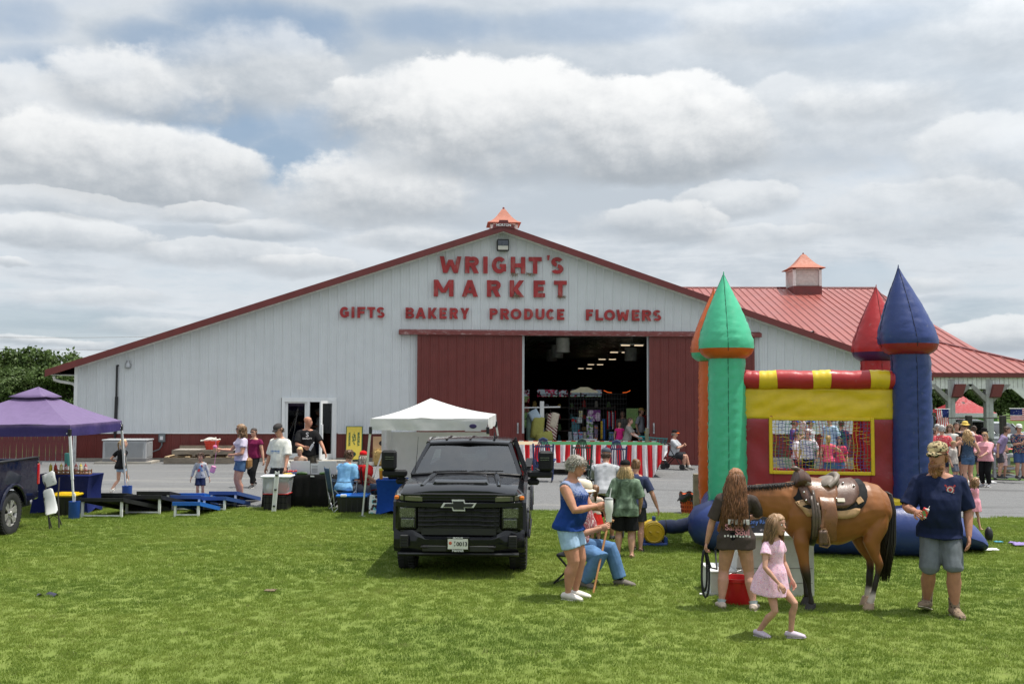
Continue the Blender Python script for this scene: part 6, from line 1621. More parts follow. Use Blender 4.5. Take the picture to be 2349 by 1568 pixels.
def wheel(par,c,r,w,side,rim=True):
 t=MB();prof=[(r*.62,-w*.42),(r*.80,-w*.50),(r*.94,-w*.46),(r*.985,-w*.36),(r,-w*.2),(r,w*.2),(r*.985,w*.36),(r*.94,w*.46),(r*.80,w*.50),(r*.62,w*.42)]
 t.lathe(prof,c,40,'X',cap=False)
 for i in range(40):  # tread blocks
  a=2*pi*i/40
  for k in(-1,1):t.box((c[0]+k*w*.28,c[1]+cos(a)*r*1.002,c[2]+sin(a)*r*1.002),(w*.34,r*.105,.018),rx=a+pi/2+.25*k)
 ty=t.build('wheel',m_rub,par,35)
 q=MB();x=c[0]+side*w*.36
 q.lathe([(r*.64,-side*.10),(r*.645,0),(r*.60,side*.01),(r*.56,-side*.03)],(x,c[1],c[2]),36,'X',cap=False)
 n=6
 for i in range(n):
  a=2*pi*i/n+.3
  for d in(-.16,.16):
   q.bar((x-side*.025,c[1]+cos(a)*r*.14,c[2]+sin(a)*r*.14),(x-side*.005,c[1]+cos(a+d)*r*.60,c[2]+sin(a+d)*r*.60),r*.13,.035,up=(1,0,0))
 q.lathe([(.0,side*.03),(r*.10,side*.03),(r*.13,0),(r*.20,-side*.02)],(x,c[1],c[2]),16,'X')
 for i in range(6):q.lathe([(.016,side*.0),(.012,side*.03),(0,side*.03)],(x-side*.01,c[1]+cos(i*pi/3)*r*.17,c[2]+sin(i*pi/3)*r*.17),6,'X')
 q.build('rim',mat('alloy',(.42,.41,.39),.35,metal=.55),ty,30)
 q=MB();q.lathe([(0,-side*.06),(r*.6,-side*.06)],(x-side*.05,c[1],c[2]),24,'X');q.build('brake_disc',m_trim,ty)
 return ty

def side_panel(par,nm,m,x,s,pts,arch=None,th=.10,curve=None):
 """body side: outline in (y, z) with a wheel arch cut out of its lower edge; bulged slightly outward"""
 out=[]
 for p in pts:
  if p=='ARCH':
   cy,cz,r,za=arch;a0=math.asin((za-cz)/r)
   for i in range(17):
    a=pi-a0-(pi-2*a0)*i/16;out.append((cy+r*cos(a),cz+r*sin(a)))
  else:out.append(p)
 M=Matrix(((0,s,0,x),(1,0,0,0),(0,0,1,0),(0,0,0,1)))if True else None
 mb=MB();mb.prism(out,th,Matrix(((0,-s,0,x),(1,0,0,0),(0,0,1,0),(0,0,0,1))))
 return mb.build(nm,m,par,25)

def truck(label,loc,rz,scale,pm,near=True):
 t=empty('pickup_truck',loc,label,'pickup truck',rz=rz);t.scale=(scale,)*3
 hwid=1.03;WY,WZ,WR,RY=.98,.425,.425,5.02
 # hood and front clip
 prof={}
 secs=[(.10,[(.90,.70),(.94,.98),(.93,1.20),(.86,1.285),(.45,1.33),(0,1.34)]),(.22,[(.95,.70),(.99,.98),(.985,1.24),(.89,1.345),(.45,1.395),(0,1.405)]),
   (.50,[(.97,.72),(1.00,.98),(.995,1.27),(.90,1.385),(.45,1.43),(0,1.44)]),(1.0,[(.97,.72),(1.0,.98),(.995,1.30),(.90,1.425),(.45,1.47),(0,1.48)]),(1.50,[(.97,.72),(1.0,.98),(.99,1.33),(.88,1.46),(.45,1.51),(0,1.52)])]
 rings=[]
 for y,pr in secs:rings.append([(x,y,z)for x,z in pr]+[(-x,y,z)for x,z in pr[::-1][1:]])
 q=MB();q.loft(rings,cap=True);q.build('hood',pm,t,35)
 for s in(-1,1):
  q=MB();q.tube([(s*.60,.30,1.395),(s*.56,.8,1.455),(s*.50,1.40,1.505)],[.03,.05,.04],8,flat=.6,side=(1,0,0));q.build('hood_ridge',pm,t,True)
 q=MB();q.loft([[(x*wd,y,z+(h if abs(x)<.99 else 0))for x in(-1,-.9,-.5,0,.5,.9,1)]+[(x*wd,y,z-.05)for x in(1,0,-1)]for(y,wd,z,h)in((.34,.45,1.395,.055),(.42,.46,1.41,.06),(.9,.40,1.46,.035),(1.3,.36,1.50,.005))]);sc_p=q.build('hood_scoop',pm,t,30)
 q=MB();q.box((0,.335,1.425),(.78,.02,.05),bev=.008);q.build('scoop_mouth',m_black,sc_p)
 for i in range(2):MB().box((0,.325,1.417+.018*i),(.72,.012,.006)).build('scoop_slat',m_trim,sc_p)
 text('CHEVROLET',.035,mat('badge_grey',(.10,.10,.105),.4),sc_p,'hood_lettering',.002,(0,.312,1.398),(pi/2,0,0),.0008,width=.42)
 # side panels
 sills=.50
 for s in(-1,1):
  side_panel(t,'front_fender',pm,s*hwid,s,[(.16,.72),(WY-.49,.62),'ARCH',(WY+.49,sills),(1.62,sills),(1.62,1.36),(1.0,1.33),(.40,1.27),(.20,1.15)],(WY,WZ,.50,.60),.14)
  side_panel(t,'front_door',pm,s*hwid,s,[(1.625,sills),(2.75,sills),(2.75,1.40),(1.625,1.365)],None,.12)
  side_panel(t,'rear_door',pm,s*hwid,s,[(2.757,sills),(3.72,sills),(3.72,1.41),(2.757,1.40)],None,.12)
  side_panel(t,'bed_side',pm,s*hwid,s,[(3.74,sills),(RY-.52,sills),'ARCH',(RY+.52,.58),(6.12,.62),(6.14,1.40),(6.10,1.43),(3.74,1.43)],(RY,WZ,.52,.60),.12)
  q=MB();q.tube([(s*(hwid+.012),RY+.545*cos(a),WZ+.545*sin(a))for a in[R(12+156*i/18)for i in range(19)]],.035,8);q.build('arch_flare',pm,t,True)
  q=MB();q.tube([(s*(hwid+.008),WY+.525*cos(a),WZ+.525*sin(a))for a in[R(18+144*i/18)for i in range(19)]],.03,8);q.build('arch_flare',pm,t,True)
  for yy in(2.60,3.60):MB().box((s*(hwid+.012),yy-.12,1.16),(.03,.22,.04),bev=.01).build('door_handle',pm,t)
  q=MB();q.box((s*(hwid-.05),2.7,.44),(.18,2.3,.05),bev=.015);q.build('running_board',m_chrome if not near else m_trim,t)
 q=MB();q.box((0,3.3,.62),(1.86,5.4,.30));q.box((0,.7,.55),(1.5,1.0,.3));q.build('chassis',m_trim,t)
 # bed and tailgate
 q=MB();q.box((0,4.93,.92),(1.9,2.36,.06));q.box((0,3.78,1.15),(1.96,.06,.52));q.build('bed_floor',m_trim,t)
 q=MB();q.box((0,6.13,1.10),(1.72,.08,.62),bev=.02);q.build('tailgate',pm,t)
 for s in(-1,1):
  q=MB();q.box((s*(hwid-.05),4.93,1.445),(.14,2.38,.03),bev=.01);q.build('bed_rail',m_trim,t)
  q=MB();q.box((s*(hwid-.055),6.125,1.10),(.15,.09,.44),bev=.02);q.build('tail_light',m_taill,t);MB().box((s*(hwid-.055),6.13,1.345),(.14,.08,.05),bev=.01).build('reverse_light',m_lens,t)
 q=MB();q.box((0,6.28,.66),(1.9,.16,.18),bev=.03);q.build('rear_bumper',m_chrome,t)
 # cab: roof, pillars, glass
 q=MB();rr=[]
 for(y,hw,z)in((2.05,.70,1.965),(2.12,.72,2.00),(2.4,.76,2.035),(3.2,.78,2.045),(3.75,.76,2.02),(3.86,.73,1.97)):
  rr.append([(hw*k,y,z-.035*abs(k)**3)for k in(-1,-.8,-.4,0,.4,.8,1)]+[(hw*k,y,z-.10)for k in(1,0,-1)])
 q.loft(rr);rf_=q.build('roof',pm,t,35)
 for k in(-.42,0,.42):
  q=MB();q.tube([(k,2.25,2.028),(k,3.0,2.052),(k,3.7,2.028)],.020,8,flat=.4,side=(1,0,0));q.build('roof_rib',pm,rf_,True)
 q=MB();q.lathe([(.022,0),(.018,.03),(.008,.10),(.003,.12)],(.42,2.42,2.03),8);q.build('antenna_fin',m_gblk,rf_,True)
 for s in(-1,1):
  for(a,b,w)in(((s*.90,1.42,1.46),(s*.70,2.10,1.95),.075),((s*.955,2.74,1.40),(s*.76,2.80,1.98),.085),((s*.955,3.72,1.40),(s*.74,3.82,1.98),.16)):
   q=MB();q.bar(a,b,w,.06,up=(s,0,0));q.build('pillar',pm,t)
  q=MB();q.tube([(s*.72,2.08,1.965),(s*.755,2.8,2.005),(s*.735,3.84,1.98)],.035,6);q.build('roof_rail_trim',m_gblk,t,True)
  for(y0,y1,a0,a1)in((1.55,2.70,2.12,2.76),(2.78,3.66,2.84,3.74)):
   q=MB();q.add([(s*.965,y0,1.37),(s*.965,y1,1.40),(s*.765,a1,1.96),(s*.735,a0,1.95)],[(0,1,2,3)]);q.build('side_window',m_glass2,t,fix=False)
 q=MB();nn=9;q.grid(lambda u,w:((2*u-1)*(.90-.20*w),1.40+.70*w-.10*(1-(2*u-1)**2)*(1-.4*w),1.475+.485*w+.015*sin(pi*w)),nn,6);q.build('windshield',m_glass2,t,'all')
 q=MB();q.add([(-.72,3.86,1.42),(.72,3.86,1.42),(.66,3.85,1.93),(-.66,3.85,1.93)],[(0,1,2,3)]);q.build('rear_window',m_glass2,t,fix=False)
 q=MB();q.box((0,3.80,1.2),(1.8,.06,.55));q.box((0,3.84,1.955),(1.4,.04,.05));q.build('cab_back',pm,t)
 q=MB();q.tube([(-.9,1.405,1.475),(-.5,1.33,1.505),(0,1.29,1.52),(.5,1.33,1.505),(.9,1.405,1.475)],.035,6,flat=.6);q.build('cowl',m_trim,t,True)
 q=MB();q.tube([(-.70,2.075,1.95),(0,2.02,1.985),(.70,2.075,1.95)],.030,6);q.build('header_trim',m_gblk,t,True)
 for k,(a,b)in enumerate((((-.55,1.33,1.53),(.02,1.34,1.545)),((.05,1.32,1.535),(.62,1.40,1.54)))):
  q=MB();q.tube([a,((a[0]+b[0])/2,a[1],a[2]+.015),b],.010,5);q.build('wiper',m_trim,t)
 # interior
 q=MB();q.box((0,1.75,1.36),(1.7,.5,.16),bev=.05);q.box((0,1.70,1.44),(1.6,.3,.05),bev=.02);q.build('dashboard',mat('dash_grey',(.07,.09,.09),.7),t)
 q=MB();q.tube([(.40+.18*cos(a),2.05+.06*sin(a),1.44+.17*sin(a))for a in[2*pi*i/20 for i in range(20)]],.016,6,closed=True);q.bar((.24,2.05,1.44),(.56,2.05,1.44),.04,.02);q.build('steering_wheel',m_trim,t,True)
 for xs in(-.42,.42):
  for yy in(2.6,3.45):
   q=MB();q.box((xs,yy,1.28),(.52,.18,.70),rx=-.15,bev=.06);q.box((xs,yy+.06,1.72),(.28,.10,.20),rx=-.1,bev=.04);q.build('seat',mat('seat_dark',(.03,.032,.034),.8),t)
 q=MB();q.box((0,2.02,1.83),(.24,.05,.07),bev=.015);q.box((0,2.00,1.88),(.30,.04,.08),bev=.01);q.build('rear_view_mirror',m_trim,t)
 q=MB();q.box((0,2.75,.98),(1.84,2.2,.06));q.build('cab_floor',m_trim,t)
 # front end
 q=MB();q.box((0,.14,1.0),(1.80,.10,.58));q.build('radiator_panel',m_black,t)
 gr_=MB();gr_.box((0,.085,1.235),(1.74,.06,.13),bev=.02);gr_.build('upper_grille',m_gblk,t)
 for k,z in enumerate((1.285,1.24,1.195)):MB().box((0,.045,z),(1.18,.03,.020),bev=.006).build('grille_bar',m_trim,t)
 for k,z in enumerate((1.03,.955,.880,.815)):
  q=MB();n=20;q.tube([(-.62+1.24*i/n,.055+.012*sin(i*3.1),z+(.006 if 4<i<16 else -.004))for i in range(n+1)],.021,6);q.build('grille_bar',m_trim,t)
 for xs in(-.40,-.2,0,.2,.40):MB().box((xs,.075,.92),(.014,.02,.24)).build('grille_post',m_trim,t)
 q=MB();q.loft([[(x,.035+.06*(abs(x)/1.0)**2.5+dy,z+zz+.018*(abs(x)/1.0)**2)for(dy,zz)in((0,-.05),(-.03,-.03),(-.03,.03),(0,.05),(.06,.05),(.06,-.05))]for x,z in[(-.97+1.94*i/16,1.120)for i in range(17)]]);q.build('brow_bar',pm,t,40)
 # emblem
 ex,ez,ey=0,1.125,-.008
 bow=[(-.27,-.035),(-.095,-.035),(-.075,-.085),(.115,-.085),(.095,-.035),(.235,-.035),(.27,.035),(.095,.035),(.075,.085),(-.115,.085),(-.095,.035),(-.235,.035)]
 bow=[(a+.12*b,b)for a,b in bow]
 q=MB();q.prism(bow,.02,Matrix.Translation((ex,ey,ez)));em=q.build('emblem',mat('emblem_silver',(.62,.62,.62),.3,metal=.25),t)
 q=MB();q.prism([(a*.86,b*.74)for a,b in bow],.02,Matrix.Translation((ex,ey-.008,ez)));q.build('emblem_field',m_black,em)
 for s in(-1,1):
  q=MB();q.loft([[(s*x,y+dy,z+dz)for dy,dz in((0,-.042),(-.025,-.03),(-.025,.03),(0,.042),(.10,.042),(.10,-.042))]for(x,y,z)in((.56,.05,1.212),(.76,.06,1.217),(.90,.10,1.228),(.97,.18,1.238))]);q.build('running_light',mat('drl',(.08,.08,.05),.15,coat=1),t,40)
  q=MB();q.box((s*.965,.125,1.23),(.07,.09,.06),bev=.015);q.build('marker_light',m_amber,t)
  q=MB();q.box((s*.80,.11,.935),(.36,.10,.42),bev=.04);q.build('headlight_bezel',m_gblk,t)
  hl_=MB();hl_.box((s*.79,.062,1.005),(.25,.03,.165),bev=.025);hl_.box((s*.785,.062,.845),(.22,.03,.145),bev=.025);hl_.build('headlight',m_lens,t)
  q=MB();q.loft([[(s*x,y,z)for(x,z)in((.52,1.08),(.60,1.07),(.62,.78),(.54,.77))]for y in(.045,.09)]);q.build('grille_side',m_trim,t)
  q=MB();q.box((s*.83,.000,.575),(.13,.03,.20),bev=.02);q.build('bumper_vent',m_black,t)
  for k in range(4):MB().box((s*.83,-.02,.51+.042*k),(.11,.014,.012)).build('vent_slat',m_trim,t)
  q=MB();q.tube([(s*.47,.0,.50),(s*.47,-.055,.50),(s*.56,-.055,.50),(s*.56,.0,.50)],.018,6);q.build('tow_hook',m_trim,t)
 # bumper
 q=MB();rr=[]
 for i in range(21):
  x=-1.01+2.02*i/20;b_=.05*(abs(x)/1.0)**3*3.2;up_=.10 if abs(x)>.72 else(.10*max(0,(abs(x)-.52)/.2)if abs(x)>.52 else 0)
  rr.append([(x,.01+b_,.645+up_),(x,-.035+b_,.61+up_*.7),(x,-.04+b_,.50),(x,-.015+b_,.44),(x,.03+b_,.40),(x,.16+b_,.40),(x,.16+b_,.645+up_)])
 q.loft(rr);bp=q.build('front_bumper',pm,t,40)
 q=MB();q.box((0,-.033,.475),(1.10,.02,.09),bev=.01);q.build('bumper_recess',m_black,bp)
 q=MB();q.loft([[(x,y,z)for(y,z)in((.0,.405),(-.012,.385),(.03,.35),(.15,.35),(.15,.405))]for x in(-.92,-.7,0,.7,.92)]);q.build('air_dam',m_black,bp,30)
 q=MB();q.box((0,.10,.72),(1.15,.1,.10));q.build('bumper_gap',m_black,t)
 pf=MB();pf.box((0,-.062,.545),(.355,.02,.215),bev=.012);pf=pf.build('plate_frame',m_gblk,bp);pl=MB();pl.box((0,-.075,.55),(.305,.008,.150));pl=pl.build('licence_plate',mat('plate_white',(.62,.62,.57),.5),pf)
 for(tx,sz,px,pz,wd,mm)in(('0013',.092,.062,.550,.165,'p'),('T',.045,-.048,.575,.026,'p'),('Y',.045,-.048,.528,.026,'p'),('DENTON, MD',.026,0,.642,.15,'w'),('Hertrich',.040,0,.452,.17,'w')):
  o=text(tx,sz,mat('plate_black',(.012,.012,.012),.5)if mm=='p' else m_letw,pl,'lettering',.0015,(px,-.081 if mm=='p' else -.0745,pz),(pi/2,0,0),.0025 if mm=='p' else .001,width=wd)
 q=MB();q.ball((-.115,-.080,.565),(.026,.003,.026),10,6);q.build('plate_crest',mat('crest_red',(.45,.10,.05),.6),pl)
 # mirrors
 for s in(-1,1):
  q=MB();q.box((s*1.12,1.70,1.34),(.20,.12,.10),bev=.03);q.bar((s*1.02,1.72,1.33),(s*1.22,1.66,1.47),.08,.06);mi=q.build('mirror_arm',m_trim,t)
  q=MB();q.box((s*1.235,1.66,1.475),(.42,.14,.12),bev=.03);q.build('mirror_lower',m_trim,mi);q=MB();q.box((s*1.33,1.64,1.70),(.25,.17,.33),bev=.035);q.build('mirror_head',m_trim,mi)
  for k in(0,1):MB().box((s*1.31,1.548,1.755-.035*k),(.15,.012,.014)).build('mirror_lamp',m_lens,mi)
 for s in(-1,1):
  wheel(t,(s*(hwid-.14),WY,WZ),WR,.28,s);wheel(t,(s*(hwid-.14),RY,WZ),WR,.28,s)
 q=MB();q.tube([(-.86,1.40,1.45),(-.83,1.47,1.85),(-.82,1.50,2.10)],[.006,.004,.003],5);q.build('aerial',m_trim,t)
 q=MB();q.add([(.60,2.035,1.86),(.655,2.04,1.855),(.65,2.06,1.90),(.597,2.055,1.905)],[(0,1,2,3)]);q.build('sticker',m_letw,t,fix=False)
 return t

p_black=paint('black',(.010,.0105,.013));p_blue=paint('navy',(.006,.007,.022))
TS=.885
tl=P(1052,1240,13.62)
truck('black heavy duty pickup truck parked on the lawn facing the camera',Vector((tl.x,13.55,0)),-.035,TS,p_black)
blue_t=truck('dark blue pickup truck cut by the left picture edge, seen at its rear wheel',Vector((-9.52,13.05,0)),R(2.0),.90,p_blue,near=False)
q=MB();q.box((0,3.98,1.50),(1.80,.44,.30),bev=.02);q.box((0,3.98,1.66),(1.86,.50,.035),bev=.01)
tb=q.build('toolbox',mat('tread_plate',(.45,.46,.46),.35,metal=.9,fn=lambda x,v,c:x.mix(x.ss(x.noise(v,90,2,.4),.45,.55),(.28,.28,.28),(.62,.62,.62)),bump=.004,bs=90),blue_t)
# ================================================================== CANOPIES
def canopy(label,corners,peak,m,drop,legs,feet,zc,vent=True,leg_m=None,name='canopy_tent',grp=None):
 """corners: 4 roof-edge points (world, in order), peak world point"""
 c0=sum((Vector(c)for c in corners),Vector())/4;base=Vector((c0.x,c0.y,0))
 t=empty(name,base,label,'canopy',grp);L=lambda p:Vector(p)-base
 q=MB();pk=L(peak);n=9;mb=MB()
 for k in range(4):
  a,b=L(corners[k]),L(corners[(k+1)%4])

  def fn(u,w,a=a,b=b,k=k):
   e_=a.lerp(b,u);p=e_.lerp(pk,w);s_=.10*sin(pi*u)*(1-w)*w*1.6
   wr=.030*noise.noise((p.x*2.1+k,p.y*2.1,p.z*4))*sin(pi*u)+.012*noise.noise((p.x*7+k*3,p.y*7,p.z*9))*sin(pi*u)
   cat=.035*sin(pi*w)*1.4
   return p+Vector((0,0,-s_*.8-cat+wr*(1-w)))
  mb.grid(fn,15,12)
 o=mb.build('canopy_top',m,t,'all');o.data.polygons.foreach_set('use_smooth',[True]*len(o.data.polygons))
 mb=MB()
 for k in range(4):
  a,b=L(corners[k]),L(corners[(k+1)%4])

  def fn(u,w,a=a,b=b,k=k):
   p=a.lerp(b,u);o_=(p-pk);o_.z=0;o_.normalize()
   return p+Vector((0,0,-drop*w-.02*sin(pi*u)*w))+o_*(.006+.018*w*sin(u*17+k)+.012*noise.noise((u*7,w*2,k)))
  mb.grid(fn,22,5)
 mb.build('valance',m,t,'all')
 if vent:
  mb=MB()
  for k in range(4):
   a,b=pk.lerp(L(corners[k]),.27),pk.lerp(L(corners[(k+1)%4]),.27)
   mb.grid(lambda u,w,a=a,b=b:a.lerp(b,u).lerp(pk+Vector((0,0,.02)),w)+Vector((0,0,.035-.02*sin(pi*u)*(1-w))),7,4)
  mb.build('vent_cap',m,t,'all',thick=.01)
 lm=leg_m or m_alu
 for tp,ft in zip(legs,feet):
  a,b=L(tp),L(ft);q=MB();q.bar(a,a.lerp(b,.55),.042,.042,up=(0,1,0));q.bar(a.lerp(b,.5),b,.032,.032,up=(0,1,0));lg=q.build('leg',lm,t)
  q=MB();q.box(a+Vector((0,0,-.03)),(.06,.06,.14),bev=.008);q.build('bracket',m_black,lg)
  q=MB();q.lathe([(.085,0),(.085,.012),(.02,.02)],b,12);q.build('foot',m_steel,lg)
 fr_=MB()
 for k in range(4):
  a,b=L(corners[k]),L(corners[(k+1)%4]);z_=Vector((0,0,-.06))
  i_=(c0-base-(a+b)/2)*.04;i_.z=0;z2=Vector((0,0,-.17));fr_.bar(a+z2+i_,a.lerp(b,.5)+z_+i_,.02);fr_.bar(b+z2+i_,a.lerp(b,.5)+z_+i_,.02);fr_.bar(a+z_+i_,a.lerp(b,.5)+z2+i_,.02);fr_.bar(b+z_+i_,a.lerp(b,.5)+z2+i_,.02)
 fr_.build('truss',lm,t)
 return t

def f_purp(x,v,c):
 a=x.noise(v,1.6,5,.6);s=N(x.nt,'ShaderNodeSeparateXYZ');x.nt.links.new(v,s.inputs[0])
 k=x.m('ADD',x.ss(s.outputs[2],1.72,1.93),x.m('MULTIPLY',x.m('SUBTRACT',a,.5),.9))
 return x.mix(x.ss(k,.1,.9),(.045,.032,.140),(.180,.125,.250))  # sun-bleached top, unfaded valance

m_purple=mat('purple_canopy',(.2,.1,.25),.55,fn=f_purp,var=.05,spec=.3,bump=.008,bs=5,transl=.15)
m_wcan=mat('white_canopy',(.64,.64,.63),.6,var=.03,spec=.25,bump=.006,bs=6,transl=.18)
FR=P(160,988,19.8);BR=P(279,958,22.9);W_=(BR-FR);FL=Vector((FR.x-3.0,FR.y+.1,FR.z));BL=FL+W_
ZR_=FR.z+.12;cs=[Vector((FL.x,FL.y,ZR_)),Vector((FR.x,FR.y,ZR_)),Vector((BR.x,BR.y,ZR_)),Vector((BL.x,BL.y,ZR_))]
pk_=sum(cs,Vector())/4;pk_=P(99,893,pk_.y);pk_=Vector((pk_.x-.1,pk_.y,P(100,893,21.3).z))
ft=[Vector((FL.x,FL.y,0)),GG(171,1190),GG(290,1142),Vector((BL.x,BL.y,0))]
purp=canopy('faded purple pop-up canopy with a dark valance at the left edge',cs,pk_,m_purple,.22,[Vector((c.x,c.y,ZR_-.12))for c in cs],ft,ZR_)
ff=P(850,985,19.9);fr2=P(1119,985,20.05);bk=2.75
cs=[Vector((ff.x,ff.y,ff.z+.22)),Vector((fr2.x,fr2.y,ff.z+.22)),Vector((fr2.x+.12,fr2.y+bk,ff.z+.26)),Vector((ff.x+.12,ff.y+bk,ff.z+.26))]
pk_=P(988,913,21.3);ft=[GG(831,1184),GG(1130,1180),Vector((fr2.x+.4,fr2.y+bk+.3,0)),GG(858,1092)]
wcan=canopy('white pop-up canopy with one back sheet standing behind the black pickup',cs,pk_,m_wcan,.22,[c-Vector((0,0,.2))for c in cs],ft,0,vent=False)
q=MB();a,b=P(891,990,22.5),P(1118,990,22.7);base=wcan.location
q.grid(lambda u,w:Vector((a.x+(b.x-a.x)*u,a.y+.06*sin(u*9)+.05*noise.noise((u*4,w*3,1)),.25+(a.z-.25)*w))-base,30,14);q.build('back_sheet',m_wcan,wcan,'all')
q=MB();a=P(876,1000,22.5);q.grid(lambda u,w:Vector((a.x+.22*u,a.y-.05+.03*sin(u*9),.9+1.0*w))-base,6,4);q.build('side_strip',m_wcan,wcan,'all')
q=MB();a=P(1085,977,19.86);q.ball(a-base,(.075,.006,.045),12,6);q.build('maker_badge',mat('badge_navy',(.03,.02,.09),.6),wcan)
q=MB();q.box(a+Vector((0,.012,0))-base,(.32,.010,.20));q.build('badge_patch',m_wcan,wcan)

# weights: blue buckets tied under the purple canopy legs
m_bucket=mat('bucket_blue',(.012,.065,.30),.4,var=.08,dirt=(.1,.12,.2),da=.2)
GB='blue weight buckets under the purple canopy legs'
for(px,yb,h,r,lb)in((170,1190,.35,.105,'blue weight bucket under the near leg of the purple canopy'),(291,1145,.32,.11,'blue weight bucket under the far leg of the purple canopy')):
 p=GG(px,yb);b=empty('weight_bucket',p,lb,'bucket',GB)
 q=MB();q.lathe([(r*.9,0),(r,.02),(r*1.03,h-.02),(r*1.08,h),(r*.98,h),(r*.96,h-.03),(0,h-.03)],n=18);q.build('pail',m_bucket,b,40)
 q=MB();q.tube([(0,0,h),(.01,-.01,h+.10),(-.01,0,h+.16)],.018,6);q.build('tie_cord',mat('rope_white',(.6,.58,.52),.8),b)
q=MB();a=P(279,975,22.85);b=GG(296,1132);q.tube([a,a.lerp(b,.5)+Vector((.03,0,-.05)),b],.012,5);tag(q.build('guy_rope',mat('rope_white',(.6,.58,.52),.8)),'thin white cord hanging beside the far leg of the purple canopy','rope')

# ================================================================== TABLES, CHAIRS, BINS ON THE LEFT
def spandex_table(label,pxl,pxr,ytop,ybot,Y,dep,m,flare=.25):
 a,b=P(pxl,ytop,Y),P(pxr,ytop,Y);z1=a.z;c=Vector(((a.x+b.x)/2,Y+dep/2,0));t=empty('table',c,label,'table');hw=(b.x-a.x)/2
 mb=MB()

 def ring(w):
  k=1-flare*sin(pi*min(1,w*1.0))*.55;out=[];n=40
  for i in range(n):
   s=i/n*4;e_=int(s);f=s-e_;cn=[(-1,-1),(1,-1),(1,1),(-1,1),(-1,-1)];x=cn[e_][0]+(cn[e_+1][0]-cn[e_][0])*f;y=cn[e_][1]+(cn[e_+1][1]-cn[e_][1])*f
   mid=1-abs(2*f-1);kk=1-(1-k)*(.35+.65*mid);lift=(.10*mid if w==0 else 0)
   out.append((x*hw*kk,y*dep/2*kk,z1*w+lift*(1-w)))
  return out
 mb.loft([ring(w)for w in(0,.15,.35,.6,.8,.95,1)]);mb.build('stretch_cover',m,t,40)
 MB().box((0,0,z1+.008),(hw*2+.01,dep+.01,.02),bev=.008).build('tabletop',m,t)
 return t,z1

m_tnavy=cloth('table_navy',(.008,.014,.085));m_tblue=cloth('table_blue',(.010,.055,.28));m_tblk=cloth('table_black',(.010,.010,.010),wr=0)if False else cloth('table_black',(.010,.010,.010))
tn,zt_=spandex_table('navy stretch cover table with rows of condiment bottles under the purple canopy',70,204,1092,1170,20.6,.75,m_tnavy,.35)
# condiment bottles in wooden racks
m_wood=mat('rack_wood',(.28,.14,.06),.7,var=.2);GBT='squeeze bottles on the navy table'
bcol={'y':mat('mustard',(.62,.50,.04),.4),'r':mat('ketchup',(.42,.02,.015),.4),'m':mat('mayo',(.72,.66,.40),.45),'c':mat('check_red',(.5,.1,.1),.5,fn=lambda x,v,c:x.mix(x.ss(x.noise(v,60,1,.5),.45,.55),(.42,.02,.03),(.70,.66,.62)))}
for k,(px,ty,lb)in enumerate([(116,'y','plain yellow mustard bottle, leftmost on the navy table'),(127,'r','plain red ketchup bottle, second on the navy table'),(140,'m','cream bottle with yellow tip next to the red ketchup bottle'),(151,'c','red checked bottle left of the canopy leg on the navy table'),
         (162,'m','cream bottle standing right at the near canopy leg'),(174,'c','red checked bottle just right of the near canopy leg'),(185,'m','cream bottle with yellow tip, second from right on the navy table'),(196,'c','red checked bottle at the right end of the navy table')]):
 p=P(px,1085,20.95);b=empty('squeeze_bottle',Vector((p.x,20.95,zt_+.05)),lb,'bottle',GBT)
 q=MB();q.lathe([(.030,0),(.034,.01),(.034,.11),(.030,.135),(.014,.145)],n=12);q.build('bottle_body',bcol[ty],b,True)
 q=MB();q.lathe([(.030,.137),(.030,.152),(.012,.16),(.004,.20)],n=10);q.build('nozzle',bcol['r']if ty in 'rc' else bcol['y'],b,True)
for k,(pa,pb)in enumerate(((122,160),(160,203))):
 a,b=P(pa,1090,20.85),P(pb,1090,20.85);r_=empty('bottle_rack',Vector(((a.x+b.x)/2,20.95,zt_+.018)),('low wooden bottle rack left of the near canopy leg','low wooden bottle rack right of the near canopy leg')[k],'rack','wooden bottle racks');w=(b.x-a.x)
 MB().box((0,0,.016),(w,.13,.02)).build('shelf',m_wood,r_)
 for yy in(-.07,.07):MB().box((0,yy,.07),(w,.012,.03)).build('rail',m_wood,r_)
 for xx in(-.5,0,.5):
  for yy in(-.07,.07):MB().box((xx*w*.96,yy*.98,.055),(.02,.02,.10)).build('post',m_wood,r_)
# white folding chair folded and leaning by the blue pickup
fc=GG(117,1216);chair=empty('folding_chair',fc,'white and brown folding chair leaning folded beside the blue pickup','chair',rz=R(-8))
m_pla=mat('white_plastic',(.74,.74,.73),.45,var=.03);m_brn=mat('brown_tube',(.040,.033,.030),.45)
yl=14*.0+fc.y;k_=fc.y/F
CP=lambda px,py,dy=0:Vector(((px-117)*k_,dy,(1219-py)*k_))
for(a,b,c2)in(((88,1092),(103,1150),(116,1216)),((126,1100),(130,1140),(139,1212))):
 q=MB();q.tube([CP(*a,.10),CP(*b,.03),CP(*c2,-.03)],.013,7);q.build('frame_leg',m_brn,chair,True)
for(a,b)in(((97,1145),(107,1216)),((124,1160),(131,1208))):
 q=MB();q.tube([CP(*a,.0),CP(*b,.14)],.012,7);q.build('rear_leg',m_brn,chair,True)
q=MB();q.tube([CP(113,1192),CP(122,1184),CP(135,1192)],.008,6);q.tube([CP(110,1180,.1),CP(120,1174,.1),CP(127,1182,.1)],.008,6);q.build('stretcher',m_brn,chair,True)
q=MB();q.tube([CP(98,1090,.09),CP(99,1092,.09),CP(102,1104,.08),CP(107,1116,.085),CP(108,1119,.085)],[.095,.128,.130,.122,.10],16,flat=.16,side=(1,0,0));bk_=q.build('backrest',m_pla,chair,True)
